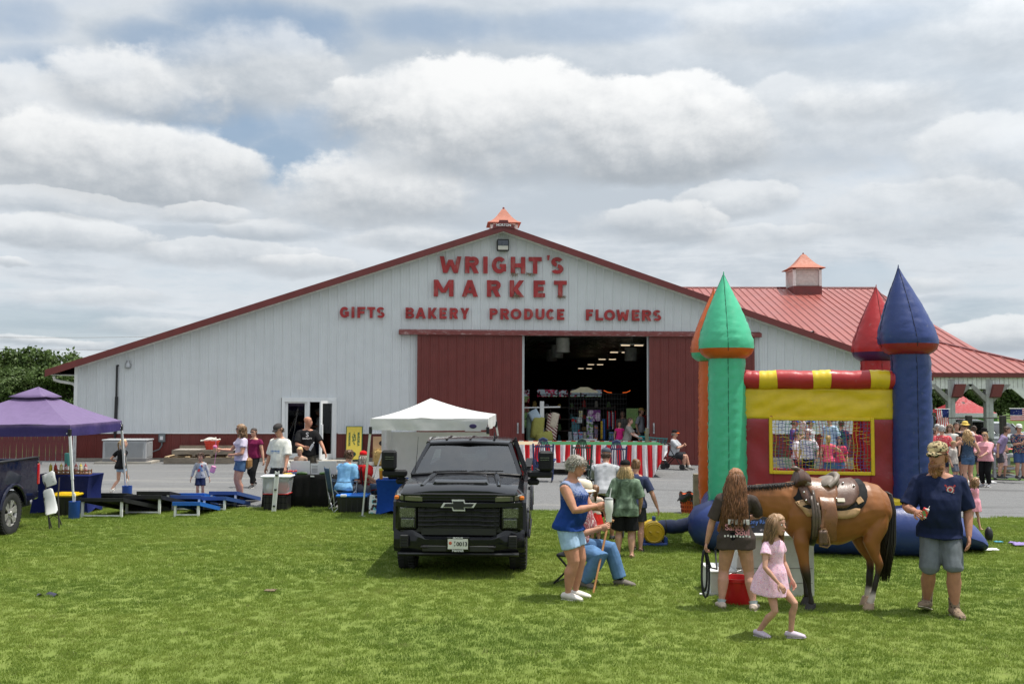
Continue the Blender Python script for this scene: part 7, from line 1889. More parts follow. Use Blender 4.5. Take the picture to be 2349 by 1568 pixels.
for yy in(1098,1109):
 MB().box(CP(108+(yy-1098)*.25,yy,.072),(.07,.012,.026),ry=.12,bev=.006).build('slot',mat('slot_grey',(.30,.30,.30),.6),bk_)
q=MB();q.tube([CP(103,1126,.03),CP(104,1129,.03),CP(109,1145,.02),CP(115,1162,.0),CP(121,1176,-.05),CP(123,1181,-.08)],[.06,.098,.110,.115,.118,.085],16,flat=.17,side=(1,0,0));q.build('seat',m_pla,chair,True)

def bin_(label,c,w,d,h,mb_,ml,lid=.05,name='storage_bin',ribs=True,rz=0.0,clear=None):
 t=empty(name,c,label,'storage bin',rz=rz);q=MB();rings=[]
 for(z,k)in((0,.86),(.02,.88),(h-.03,.98),(h,1.0)):rings.append([(x*w/2*k,y*d/2*k,z)for x,y in((-1,-.9),(-.9,-1),(.9,-1),(1,-.9),(1,.9),(.9,1),(-.9,1),(-1,.9))])
 q.loft(rings);q.build('tub',mb_,t,25)
 if ribs:
  for i in range(5):MB().box((-.36*w+.18*w*i,-d/2*.945,h*.5),(.02,.014,h*.72)).build('rib',mb_,t)
 q=MB();q.box((0,0,h+lid/2),(w*1.05,d*1.07,lid),bev=.015);l_=q.build('lid',ml,t)
 MB().box((0,0,h+lid+.008),(w*.80,d*.78,.016),bev=.007).build('lid_panel',ml,l_)
 return t

m_tub=mat('tub_black',(.010,.010,.011),.45);m_ylid=mat('lid_yellow',(.70,.46,.012),.4);m_blid=mat('lid_blue',(.012,.16,.62),.35)
c=P(147,1190,20.4);bin_('black storage tote with bright yellow lid behind the white folding chair',Vector((c.x,20.4,0)),.56,.45,.40,m_tub,m_ylid,.05)
c=GG(806,1178);bt=bin_('black storage tote with blue lid in front of the seated pair',Vector((c.x,c.y+.25,0)),.64,.42,.34,m_tub,m_blid,.05)
q=MB();q.box((-.17,-.235,.375),(.13,.03,.055),bev=.01);q.build('latch',m_pla,bt)

# cornhole boards
m_bblk=mat('board_black',(.014,.014,.015),.5,var=.2);m_bblu=mat('board_blue',(.012,.12,.48),.45,var=.06);m_bblu2=mat('board_dull_blue',(.030,.075,.24),.5,var=.06);m_wleg=mat('white_wood',(.68,.68,.66),.6)

def cornhole(label,xl,xr,ytop,ybot,m,dx=.25,slope=.09,flip=1,grp='cornhole boards lying on the grass',L=1.1):
 """raised back edge faces the camera; the board slopes away and down"""
 Y=GG((xl+xr)/2,ybot).y;k=Y/F;a,b=P(xl,ytop,Y),P(xr,ytop,Y);w=b.x-a.x;z1=a.z
 t=empty('cornhole_board',Vector((a.x,Y,0)),label,'game board',grp);th=.075
 M=Matrix(((1,0,0,0),(0,1,0,0),(0,0,1,0),(0,0,0,1)))
 q=MB();q.add([(0,0,z1),(w,0,z1),(w+dx,L,.09),(dx,L,.09),(0,0,z1-.015),(w,0,z1-.015),(w+dx,L,.075),(dx,L,.075)],[(0,1,2,3),(4,7,6,5),(0,4,5,1),(1,5,6,2),(2,6,7,3),(3,7,4,0)]);q.build('deck',m,t)
 for(p0,p1)in(((0,-.012,z1-th/2),(w,-.012,z1-th/2)),((.012,0,z1-th/2-.004),(dx+.012,L,.045)),((w-.012,0,z1-th/2-.004),(w+dx-.012,L,.045)),((dx,L,.05),(w+dx,L,.05))):
  q=MB();q.bar(p0,p1,.022,th);q.build('side_rail',m,t)
 for x in(.05,w-.05):
  q=MB();q.bar((x,.03,z1-.05),(x,.02,0),.045,.045,up=(0,1,0));q.build('leg',m_wleg,t)
 q=MB();q.bar((.05,.02,.05),(w-.05,.02,.05),.022,.028);q.build('leg_brace',m_wleg,t)
 return t

cornhole('black cornhole board nearest the blue bucket, first in the front row',183,284,1141,1188,m_bblk,.55)
cornhole('black cornhole board behind, just left of the rear canopy leg',212,292,1130,1166,m_bblk,.4)
cornhole('black cornhole board in the front row, second from the left',285,371,1135,1180,m_bblk,.5)
cornhole('black cornhole board with white leg showing at its right end, behind the second one',314,390,1126,1164,m_bblk,.4)
cornhole('dull blue cornhole board left of the boy, middle of three',391,462,1135,1172,m_bblu2,.08)
cornhole('bright blue cornhole board in front, shortest and lowest of the blue ones',396,460,1150,1186,m_bblu,.10)
cornhole('bright blue cornhole board behind the dull blue one at the feet of the boy',408,470,1130,1160,m_bblu,.2)
cornhole('blue cornhole board with white legs, right of the boy',463,520,1138,1172,m_bblu2,.22)
cornhole('blue cornhole board farthest right, by the sandals of the woman in lavender',480,545,1126,1160,m_bblu2,.24)

# black table with tubs, signs and produce
tbx=[P(600,1100,22.0),P(762,1088,22.0)];Yt=21.9
a,b=P(605,1089,Yt),P(760,1089,Yt);z1=a.z;tb_=empty('table',Vector(((a.x+b.x)/2,Yt+.4,0)),'table under a floor length black cloth with paper signs','table');w=b.x-a.x
MB().box((0,0,z1-.02),(w,.80,.03)).build('tabletop',m_pla,tb_)
mb=MB()

def clothring(z,k):
 out=[];n=88
 for i in range(n):
  s=i/n*4;e_=int(s);f=s-e_;cn=[(-1,-1),(1,-1),(1,1),(-1,1),(-1,-1)];x=cn[e_][0]+(cn[e_+1][0]-cn[e_][0])*f;y=cn[e_][1]+(cn[e_+1][1]-cn[e_][1])*f
  d=k*(.02+.022*sin(i*1.9)+.015*sin(i*.7));out.append((x*(w/2+d),y*(.40+d),z))
 return out

mb.loft([clothring(.01,1.6),clothring(z1*.4,1),clothring(z1*.85,.35),clothring(z1-.004,.1),clothring(z1,0)]);mb.build('tablecloth',m_tblk,tb_,'all')
top_z=z1+.002
paper=mat('paper',(.70,.70,.72),.8,var=.02)

def on_table(px,Y):return P(px,1088,Y).x

for(px,wd,hg,lb)in((689,.42,.42,'blank white paper sign on the black table in front of the girl with glasses'),(751,.40,.42,'blank white paper sign at the right end of the black table'),(722,.19,.34,'narrow printed sign card between the two white paper signs')):
 wd*=.5 if wd>.3 else .55;s=empty('table_sign',Vector((on_table(px,22.15),22.15,top_z)),lb,'sign');hg*=.70
 q=MB();q.box((0,0,hg/2),(wd*2 if wd>.15 else wd*1.8,.006,hg),rx=.10);q.build('card',paper,s);q=MB();q.box((0,.05,hg*.3),(wd,.005,hg*.6),rx=-.35);q.build('easel_flap',paper,s)
 if hg<.26:
  MB().box((0,-.008,hg*.93),(wd*1.8,.004,.025),rx=.10).build('red_header',bcol['r'],s)
  for i in range(5):MB().box((0,-.008+.0,hg*(.75-.13*i)),(wd*1.2,.003,.010),rx=.10).build('print_line',mat('ink_grey',(.2,.2,.22),.8),s)
m_cuc=mat('cucumber',(.035,.085,.018),.45,var=.3,vs=20)
for(px,lb)in((692,'green cucumber lying before the paper sign in front of the girl with glasses'),(746,'green cucumber lying before the right paper sign')):
 q=MB();q.tube([(-.13,0,.03),(-.10,0,.032),(0,.005,.036),(.10,0,.032),(.13,0,.03)],[.012,.028,.033,.028,.010],12);tag(q.build('cucumber',m_cuc,smooth=True,loc=(on_table(px,21.95),21.95,top_z)),lb,'vegetable','cucumbers on the black table')
bo_=empty('berry_tray',Vector((on_table(670,22.0),22.0,top_z)),'small blue tray heaped with red tomatoes on the black table','produce')
MB().box((0,0,.03),(.22,.16,.06),bev=.01).build('tray',mat('tray_blue',(.05,.08,.2),.6),bo_)
for i in range(9):MB().ball((-.08+.055*(i%4),-.04+.04*(i//4),.07+.01*(i%2)),.026,8,6).build('tomato',mat('tomato',(.45,.02,.02),.3),bo_,True)
for i in range(3):
 q=MB();q.tube([(-.05,0,.02),(0,.01,.028),(.05,0,.02)],[.012,.03,.010],8);tag(q.build('squash',mat('squash_yellow',(.7,.45,.03),.4),smooth=True,loc=(on_table(661,21.9)-.03+.04*i,21.78+.05*i,top_z)),('yellow squash at the outer left end of the black table','yellow squash in the middle of the three by the tomato tray','yellow squash touching the blue tomato tray')[i],'vegetable','yellow squashes at the table end')
# clear bin on black crates, with white folding cart handle
cr=GG(636,1166);cx=P(636,1100,21.4).x
cb=empty('folding_crate',Vector((cx,21.45,0)),'black ribbed folding crate with red lid edge under the clear tote','crate')
k_=21.2/F
for(z0,h)in((.0,.34),):
 q=MB();q.box((0,0,.18),(.50,.40,.34),bev=.02);q.build('crate_body',m_tub,cb)
 for i in range(6):MB().box((-.21+.084*i,-.205,.18),(.016,.02,.30)).build('rib',m_trim,cb)
 for zz in(.06,.18,.30):MB().box((0,-.206,zz),(.50,.018,.018)).build('rim_band',m_trim,cb)
 MB().box((0,0,.363),(.54,.42,.02),bev=.006).build('lid',bcol['r'],cb)
m_clear=bpy.data.materials.new('clear_plastic');m_clear.use_nodes=True;b_=m_clear.node_tree.nodes['Principled BSDF'];b_.inputs['Base Color'].default_value=(.72,.74,.78,1);b_.inputs['Roughness'].default_value=.25;b_.inputs['Alpha'].default_value=.38
ct=empty('clear_tote',Vector((cx,21.45,.374)),'clear plastic tote with white lid filled with white and red things','storage bin')
q=MB();rings=[[(x*.30*k,y*.22*k,z)for x,y in((-1,-.9),(-.95,-1),(.95,-1),(1,-.9),(1,.9),(.95,1),(-.95,1),(-1,.9))]for z,k in((0,.86),(.34,1.0))];q.loft(rings);q.build('tub',m_clear,ct,30)
MB().box((0,0,.355),(.64,.48,.035),bev=.012).build('lid',mat('lid_clear',(.66,.69,.74),.4),ct)
tag(MB().box((.12,0,.12),(.22,.30,.22),bev=.06).build('red_bag',bcol['r'],loc=ct.location),'red bag inside the clear tote','bag')
tag(MB().box((-.13,.02,.12),(.22,.30,.22),bev=.08).build('white_bag',paper,loc=ct.location),'white bag inside the clear tote','bag')
q=MB();p0,p1=P(636,1080,21.1),P(628,1163,21.1);hd=empty('folding_trolley',Vector((p1.x,21.1,0)),'white folding trolley frame leaning on the clear tote and crate','handle')
d=p0-hd.location;q.bar((-.035,0,.0),d+Vector((-.035,0,0)),.02,.03,up=(0,1,0));q.bar((.035,0,.0),d+Vector((.035,0,0)),.02,.03,up=(0,1,0));q.bar((0,.012,.02),d+Vector((0,.012,-.02)),.06,.008,up=(0,1,0));q.build('rails',m_pla,hd)
for f in(.15,.55,.9):MB().box(d*f+Vector((0,-.02,0)),(.05,.03,.035),bev=.006).build('clip',m_black,hd)
# sunflowers lying before the table
sf=GG(704,1160)
rg=random.Random(4);bq=empty('sunflower_bunch',sf+Vector((0,-.12,.02)),'bunch of sunflowers lying on the grass before the black table','flowers')
for i in range(9):
 c=Vector((rg.uniform(-.16,.16),rg.uniform(-.05,.05),.05+rg.uniform(0,.10)));nrm=Vector((rg.uniform(-.4,.6),-1,rg.uniform(-.1,.6))).normalized();u=nrm.orthogonal().normalized();v_=nrm.cross(u);q=MB()
 for j in range(13):
  a=2*pi*j/13;d=u*cos(a)+v_*sin(a);s=nrm.cross(d);q.add([c+d*.02-s*.014,c+d*.02+s*.014,c+d*.05+s*.012+nrm*.008,c+d*.072,c+d*.05-s*.012+nrm*.008],[(0,1,2,3,4)])
 f_=q.build('petals',mat('petal',(.78,.42,.008),.6,transl=.2),bq,fix=False);MB().ball(c+nrm*.006,.024,8,5).build('flower_centre',mat('seed_brown',(.03,.018,.01),.9),f_,True)
q=MB()
for i in range(12):q.tube([(-.06,rg.uniform(-.05,.05),.05),(-.22,rg.uniform(-.06,.06),.03),(-.34,rg.uniform(-.08,.08),.015)],.006,5)
for i in range(14):
 c=Vector((rg.uniform(-.34,0),rg.uniform(-.08,.08),rg.uniform(.02,.09)));q.add([c,c+Vector((.05,.02,.03)),c+Vector((.10,0,.01)),c+Vector((.05,-.03,.0))],[(0,1,2,3)])
q.build('stems',m_leaf,bq,fix=False)
# camp chairs
def camp_chair(label,c,rz,m,fm):
 t=empty('camp_chair',c,label,'chair',rz=rz)
 q=MB();q.grid(lambda u,w:((u-.5)*.52,-.06+.42*w*0+(w-.5)*.44,.42-.05*sin(pi*u)+.03*(1-w)),7,6);q.build('seat',m,t,'all',thick=.02)
 q=MB();q.grid(lambda u,w:((u-.5)*.54,.22+.10*w+.05*sin(pi*u),.42+.50*w),7,6);q.build('backrest',m,t,'all',thick=.02)
 for s in(-1,1):
  for(a,b)in(((s*.27,-.26,0),(s*.27,.22,.48)),((s*.27,.24,0),(s*.27,-.24,.45)),((s*.27,.20,.1),(s*.27,.33,.95)),((s*.27,-.24,.40),(s*.27,-.26,.64))):
   q=MB();q.tube([a,b],.011,6);q.build('frame_tube',fm,t)
  q=MB();q.tube([(s*.28,.26,.66),(s*.29,0,.63),(s*.28,-.27,.65)],.022,6,flat=.4);q.build('armrest',m,t,True)
 for yy in(-.25,.24):
  q=MB();q.tube([(-.27,yy,.02),(.27,yy,.40)],.010,6);q.tube([(.27,yy,.02),(-.27,yy,.40)],.010,6);q.build('cross_brace',fm,t)
 return t

m_cblue=cloth('camp_blue',(.035,.065,.11));m_cred=cloth('camp_red',(.16,.012,.015))
camp_chair('blue grey camp chair under the person in the light blue polo',Vector((P(786,1100,21.4).x,21.32,0)),R(112),m_cblue,m_steel)
camp_chair('dark red camp chair under the person in the red sweatshirt',Vector((P(836,1100,21.7).x,21.65,0)),R(140),m_cred,m_trim)
tbl2,z2=spandex_table('bright blue stretch cover side table beside the black pickup',862,935,1102,1180,20.6,.6,m_tblue,.5)
tum=empty('tumbler',Vector((P(875,1090,20.8).x,20.75,z2+.02)),'orange tumbler with yellow lid on the blue side table','tumbler')
q=MB();q.lathe([(.030,0),(.036,.02),(.044,.17),(.044,.18)],n=14);q.build('cup',mat('orange_cup',(.55,.22,.03),.35),tum,True);q=MB();q.lathe([(.046,.18),(.046,.215),(.030,.225)],n=14);q.build('lid',bcol['y'],tum,True)
tag(MB().box((P(905,1092,20.85).x,20.85,z2+.055),(.26,.18,.07),bev=.03).build('folded_jacket',BLK),'dark folded bundle on the blue side table','bundle')
q=MB();q.lathe([(.05,0),(.055,.06),(.05,.07)],n=12);tag(q.build('red_jar',bcol['r'],smooth=True,loc=(P(922,1092,20.8).x,20.75,z2+.02)),'small red lidded jar at the right of the blue side table','jar')
# tote bag with flower print
tg=GG(864,1180);bag=empty('tote_bag',tg+Vector((.03,.05,0)),'teal and white flower print tote bag on the grass by the blue table','bag')
q=MB();q.loft([[(x*.19*k,y*.09*(1-z*1.1),z)for x,y in((-1,-1),(0,-1.15),(1,-1),(1,1),(0,1.1),(-1,1))]for z,k in((0,.94),(.05,1),(.25,.98),(.40,.92))]);q.build('bag_body',mat('flower_print',(.6,.6,.6),.8,fn=f_spots(9,[(.16,.48,.50),(.05,.028,.022)],(.70,.72,.68),.42),var=.05),bag,30)
for yy in(-.04,.04):q=MB();q.tube([(-.08,yy,.39),(-.07,yy,.50),(.07,yy,.50),(.08,yy,.39)],.010,6);q.build('bag_strap',mat('strap_dark',(.03,.02,.02),.8),bag,True)
# ================================================================== BARN FRONT PROPS
# generator
gl=BI@G(247,1056);gp=BM@Vector((FP(295,1050,-.9)[0],-1.0,0));gen=empty('generator',gp,'grey louvred standby generator on a pad against the red wainscot','generator',rz=YAW)
m_ggrey=mat('generator_grey',(.36,.37,.38),.5,var=.05,dirt=(.28,.27,.25),da=.2)
MB().box((0,0,.02),(1.95,1.1,.10)).build('pad',m_concrete,gen)
q=MB();q.box((0,0,.11),(1.5,.78,.10));q.build('base_skid',mat('skid',(.16,.16,.17),.6),gen)
q=MB();q.box((0,0,.48),(1.5,.80,.64),bev=.02);q.build('cabinet',m_ggrey,gen);q=MB();q.box((0,0,.825),(1.56,.86,.05),bev=.015);q.build('cabinet_roof',m_ggrey,gen)
for i in range(15):
 for(x,w)in((-.35,.62),(.35,.62)):MB().box((x,-.408,.23+.036*i),(w,.03,.014),rx=.6).build('louvre',m_ggrey,gen)
for i in range(12):MB().box((.755,0,.26+.042*i),(.03,.6,.014),ry=.6).build('louvre',m_ggrey,gen)
# meter box
u,z=FP(373,1003);mbx=empty('meter_box',BM@Vector((u,-.08,z)),'small grey electrical box with a paper label on the red wainscot','electrical box',rz=YAW)
m_box=mat('box_grey',(.15,.17,.18),.5);MB().box((0,0,0),(.22,.14,.32),bev=.015).build('case',m_box,mbx);MB().box((0,-.074,-.01),(.11,.004,.13)).build('label_card',paper,mbx)
q=MB();q.tube([(0,0,-.16),(0,-.01,-.28),(-.08,-.03,-.42),(-.28,-.05,-.50),(-.50,-.05,-.46),(-.62,-.05,-.36)],.025,7);q.build('conduit',m_box,mbx,True)
# stacked timber frames with a red basket of white pins
u0,u1=FP(385,1058,-.9)[0],FP(543,1058,-.9)[0];fw=u1-u0
m_wold=mat('old_timber',(.20,.165,.125),.85,var=.25,stretch=(1,6,6),vs=3,bump=.003);m_wnew=mat('new_timber',(.46,.34,.20),.8,var=.2,stretch=(1,6,6),vs=3)
pst=empty('timber_frame',BM@Vector(((u0+u1)/2,-1.0,0)),'lower of two stacked timber frames lying before the red wainscot','timber frame','stacked timber frames',rz=YAW)
for yy in(-.62,.55):MB().box((.05,yy,.12),(fw,.05,.20)).build('beam',m_wold,pst)
for i in range(4):MB().box((-fw/2+.15+(fw-.3)*i/3,-.03,.245),(.14,1.25,.045)).build('plank',m_wnew,pst)
for yy in(-.52,-.2,.1,.4):MB().box((.05,yy,.20),(fw-.15,.12,.03)).build('plank',m_wnew,pst)
ps2=empty('timber_frame',BM@Vector(((u0+u1)/2+.15,-.98,.27)),'upper timber frame with a grey deck, topped by the red basket','timber frame','stacked timber frames',rz=YAW)
for yy in(-.55,.52):MB().box((0,yy,.14),(fw-.3,.05,.16 if yy<0 else .36)).build('beam',m_wold,ps2)
for i in range(4):MB().box((-fw/2+.3+(fw-.6)*i/3,-.02,.035),(.10,1.1,.07)).build('bearer',m_wold,ps2)
for i in range(7):MB().box((0,-.44+.145*i,.20),(fw-.3,.135,.03)).build('plank',mat('grey_timber',(.34,.31,.27),.85,var=.2,stretch=(1,8,8),vs=3),ps2)
bx=FP(487,1035,-1.0)[0];bk=empty('laundry_basket',BM@Vector((bx,-1.1,.27+.215)),'red plastic basket full of white bowling pins on the timber frames','basket',rz=YAW)
m_rbk=mat('basket_red',(.60,.045,.02),.45,var=.05);q=MB();q.lathe([(.20,0),(.205,.01),(.26,.27),(.28,.28),(.28,.30),(.255,.30),(.195,.02),(0,.02)],n=24);q.build('basket_shell',m_rbk,bk,35)
for j in range(3):
 for i in range(13):a=-pi*.95+i*pi*.9/12;r=.212+.05*(j+.6)/3.4;MB().box((cos(a)*r,sin(a)*r,.08+.06*j),(.012,.012,.035),rz=a).build('slot',mat('slot_dark',(.22,.015,.01),.7),bk)
m_pin=mat('pin_white',(.68,.64,.56),.4)
PG='white bowling pins heaped in the red basket'
for i,(x,y,z,ya,lb)in enumerate([(-.20,-.08,.33,pi,'white bowling pin sticking out over the left rim of the red basket'),(-.02,-.02,.38,.2,'white bowling pin on the very top of the heap in the red basket'),(.05,-.12,.33,2.6,'white bowling pin lying in front in the red basket'),(.14,.02,.33,.9,'white bowling pin at the right rim of the red basket'),(-.06,.10,.33,3.6,'white bowling pin at the back of the red basket')]):
 q=MB();prof=[(.0,-.19),(.028,-.188),(.055,-.10),(.060,-.06),(.048,.02),(.024,.09),(.022,.11),(.031,.16),(.022,.185),(.0,.19)];q.lathe(prof,(0,0,0),12,'X')
 o=tag(q.build('bowling_pin',m_pin,smooth=True,loc=BM@Vector((bx+x,-1.1+y,.485+z))),lb,'bowling pin',PG);o.rotation_euler=(0,.12*(-1)**i,ya)
# yellow board leaning on the wall
u0,zt0=FP(794,979,-.35);u1,_=FP(832,979,-.35);yb=empty('game_board',BM@Vector(((u0+u1)/2,-.55,.06)),'tall yellow game board with green edge leaning on the barn by the glass door','game board',rz=YAW);yb.rotation_euler=(R(-9),0,YAW)
wB,hB=(u1-u0),1.25;m_yb=mat('board_yellow',(.62,.48,.06),.5,var=.04);m_gb=mat('board_green',(.015,.085,.035),.5)
q=MB();q.box((0,.03,hB/2),(wB,.05,hB),bev=.004);q.build('board_frame',m_gb,yb)
q=MB();q.box((0,0,hB/2),(wB-.06,.012,hB-.06));q.build('board_face',m_yb,yb)
q=MB();q.lathe([(.0,-.012),(.075,-.012),(.085,-.004)],(0,0,.22),24,'Y');q.build('board_hole',mat('hole_green',(.008,.04,.02),.8),yb)
for(tx,px)in(('MARDELA',.16),('WARRIORS',-.17)):
 text(tx,.12,m_gb,yb,'lettering',.002,(px,-.010,hB*.62),(pi/2,R(90),0),.004,width=.50)
q=MB();q.bar((0,-.010,hB*.47),(0,-.010,hB*.83),.012,.004,up=(0,1,0))
for(a,b)in(((-.07,.56),(.07,.60)),((-.06,.66),(.06,.70)),((-.07,.72),(-.02,.58)),((.02,.74),(.07,.60)),((-.05,.76),(.06,.74)),((-.02,.52),(.04,.46))):q.bar((a[0],-.011,hB*a[1]),(b[0],-.011,hB*b[1]),.022,.005,up=(0,1,0))
q.build('sword_emblem',m_gb,yb)
# tan boards
for k,(x0,x1,y0,dd,lb)in enumerate([(856,892,1000,-.30,'plain tan board with one round hole leaning on the red wainscot'),(858,890,1026,-.42,'lower plain tan board standing before the taller tan one')]):
 ua,zt_b=FP(x0,y0,dd);ub,_=FP(x1,y0,dd);tbn=empty('game_board',BM@Vector(((ua+ub)/2,dd-.15,.0)),lb,'game board','tan boards behind the hay bale',rz=YAW);tbn.rotation_euler=(R(-7),0,YAW)
 m_tan=mat('tan_board',(.40,.25,.13),.7,var=.08);q=MB();q.box((0,0,zt_b/2),(ub-ua,.05,zt_b),bev=.004);q.build('board_face',m_tan,tbn)
 if k==0:q=MB();q.lathe([(.0,-.028),(.085,-.028),(.09,-.02)],(.02,0,zt_b-.25),20,'Y');q.build('board_hole',mat('hole_dark',(.02,.012,.01),.9),tbn)
# hay bale of straw strands
hb_=empty('hay_bale',GG(877,1069)+Vector((0,.3,0)),'golden straw bale on the gravel at the left of the white canopy sheet','hay bale')
m_hay=mat('hay',(.48,.34,.13),.9,var=.35,vs=30);MB().box((0,0,.27),(.60,.48,.54),bev=.06).build('bale_core',m_hay,hb_)
q=MB();rg=random.Random(11)
for i in range(1500):
 f=rg.choice(((0,-1,0),(0,-1,0),(0,0,1),(-1,0,0),(1,0,0)));p=Vector((rg.uniform(-.30,.30),rg.uniform(-.24,.24),rg.uniform(0,.54)))
 if f[1]:p.y=-.24
 elif f[2]:p.z=.54
 else:p.x=.30*f[0]
 d=Vector((rg.gauss(0,.07),rg.gauss(0,.05),rg.gauss(0,.05)))+Vector(f)*rg.uniform(-.01,.05);sd=d.cross(Vector((.3,.5,.8))).normalized()*.0045
 q.add([p-sd,p+sd,p+d],[(0,1,2)])
tag(q.build('straw',m_hay,hb_,fix=False),kind='stuff')
# red slatted chain link fence at the left behind the purple canopy
fn=empty('slat_fence',Vector((P(90,1000,34).x,34.5,0)),'chain link fence woven with red slats behind the purple canopy','fence')
xa,xb=P(-60,1000,34.5).x,P(171,1000,34.5).x;sl_m=MB().box((0,0,0),(.067,.012,1.28)).build('slat',mat('slat_red',(.115,.016,.018),.5,var=.15),fn);n=int((xb-xa)/.072)
for i in range(n):
 o=sl_m if i==0 else inst(sl_m,fn);o.location=(xa+.072*i-fn.location.x,0,.78);o.rotation_euler=(0,.02*sin(i*2.3),0)
for k in range(4):
 q=MB();q.tube([(xa+(xb-xa)*k/3-fn.location.x,.05,-.1),(xa+(xb-xa)*k/3-fn.location.x,.05,1.5)],.04,8);q.build('post',m_steel,fn,True)
q=MB();q.tube([(xa-fn.location.x,.04,1.44),(xb-fn.location.x,.04,1.44)],.022,6);q.build('top_rail',m_steel,fn)
q=MB()
for i in range(70):
 x=xa-fn.location.x+(xb-xa)*i/69
 for s in(-1,1):
  if 0<(i+s*5.5)<69:q.bar((x,.012,.06),(x+s*.36,.012,.46),.006)
q.build('wire_mesh',m_steel,fn)
bl=P(162,1000,34.2);q=MB();q.lathe([(.08,0),(.085,.02),(.095,.40),(.10,.43),(.05,.44)],n=16);tag(q.build('barrel',mat('teal_barrel',(.03,.16,.14),.5),smooth=True,loc=(bl.x,34.0,0)),'small teal barrel at the end of the red slatted fence','barrel')

# ================================================================== HAY WAGON WITH STRIPED BUNTING
WGY=31.6
wl,wr_=P(1180,1018,WGY).x,P(1531,1018,WGY).x;WZ_=P(1360,1021,WGY).z
wg=empty('hay_wagon',Vector(((wl+wr_)/2,WGY,gz((wl+wr_)/2,WGY))),'long flatbed hay wagon draped with red and white striped bunting','wagon');wz=WZ_-wg.location.z;hwg=(wr_-wl)/2
m_wood2=mat('wagon_timber',(.20,.13,.08),.8,var=.2);m_turf=mat('green_carpet',(.012,.105,.032),.95,bump=.01,bs=60)
for i in range(8):MB().box((0,.14+.3*i,wz-.05),(hwg*2,.29,.05)).build('deck_board',m_wood2,wg)
q=MB();q.box((hwg*.18,1.2,wz-.008),(hwg*1.62,2.35,.03));q.build('carpet',m_turf,wg);q=MB();q.box((0,.01,wz-.10),(hwg*2,.05,.14));q.box((hwg-.04,1.2,wz-.10),(.08,2.4,.16));q.build('side_rail',mat('rail_green',(.01,.06,.03),.6),wg)
q=MB();q.box((-hwg*.86,1.2,wz-.008),(hwg*.40,2.35,.028));q.build('carpet',mat('tan_carpet',(.35,.28,.18),.95),wg)
m_sr,m_sw=cloth('stripe_red',(.56,.022,.030),transl=.15),cloth('stripe_white',(.74,.72,.72),transl=.15)
q=MB();ns=30;sub=6;nx=ns*sub;nz=9
for i in range(nx+1):pass

def bunt(u,w):
 t=u*2-1;x=t*hwg
 sc_b=.62+.16*max(0,t)+.42*max(0,min(1,(t-.05)/.35))*.62-.10*max(0,min(1,(-t-.30)/.3))-.14*math.exp(-((t+.28)/.10)**2)
 if t>.80:sc_b*=1-1.0*(t-.80)/.2*.80
 pl=.030*sin(u*ns*pi*2.02)*(.35+w)+.025*noise.noise((u*24,w*2,0))
 return(x+.03*sin(u*31)*w,-.045-.03*w+pl-.05*w*w,wz+.02-w*sc_b)

vs=[bunt(i/nx,j/nz)for j in range(nz+1)for i in range(nx+1)]
fs,ks=[],[]
for j in range(nz):
 for i in range(nx):fs.append((j*(nx+1)+i,j*(nx+1)+i+1,(j+1)*(nx+1)+i+1,(j+1)*(nx+1)+i));ks.append((i//sub)%2)
q.v,q.f,q.k=vs,fs,ks;q.build('bunting',[m_sr,m_sw],wg,'all',fix=False)
q=MB();q.v=[(hwg+.02+.02*sin(j*2.0),-.04+2.3*i/24,wz-j*.12-.02*sin(i))for j in range(4)for i in range(25)];q.f=[(j*25+i,j*25+i+1,(j+1)*25+i+1,(j+1)*25+i)for j in range(3)for i in range(24)];q.k=[(i//2)%2 for j in range(3)for i in range(24)];q.build('bunting',[m_sr,m_sw],wg,'all',fix=False)
q=MB();q.v=[(-hwg+hwg*2*i/90,2.42+.03*sin(i),wz+.03+.035*sin(i*1.7)*(j)-j*.06)for j in range(2)for i in range(91)];q.f=[(i,i+1,91+i+1,91+i)for i in range(90)];q.k=[(i//3)%2 for i in range(90)];q.build('bunting',[m_sr,m_sw],wg,'all',fix=False)
for(px,r_)in((1486,.40),(1240,.40)):
 for yy in(.25,2.1):
  x=P(px,1050,WGY).x-wg.location.x;w_=MB();w_.lathe([(r_*.55,-.10),(r_*.95,-.11),(r_,-.07),(r_,.07),(r_*.95,.11),(r_*.55,.10)],(x,yy,r_),26,'Y');wo2=w_.build('wheel',m_rub,wg,35)
  w_=MB();w_.lathe([(0,-.03),(.1,-.05),(r_*.5,-.04),(r_*.58,-.09),(r_*.58,.09)],(x,yy,r_),20,'Y');w_.build('rim',mat('rim_yellow',(.55,.33,.05),.5,dirt=(.2,.12,.05),da=.6),wo2,35)
q=MB();q.box((0,1.2,wz-.20),(hwg*1.9,.3,.16));
for px in(1486,1240):q.box((P(px,1050,WGY).x-wg.location.x,1.2,.42),(.12,1.8,.12))
q.build('chassis',m_trim,wg)
tag(MB().box((0,0,.24),(.11,.11,.48)).build('post',mat('weathered_post',(.22,.19,.14),.9,var=.2),loc=(P(1484,1000,33.6).x,33.6,WZ_)),'short square wooden post standing on the wagon beside the girl in pink','post')

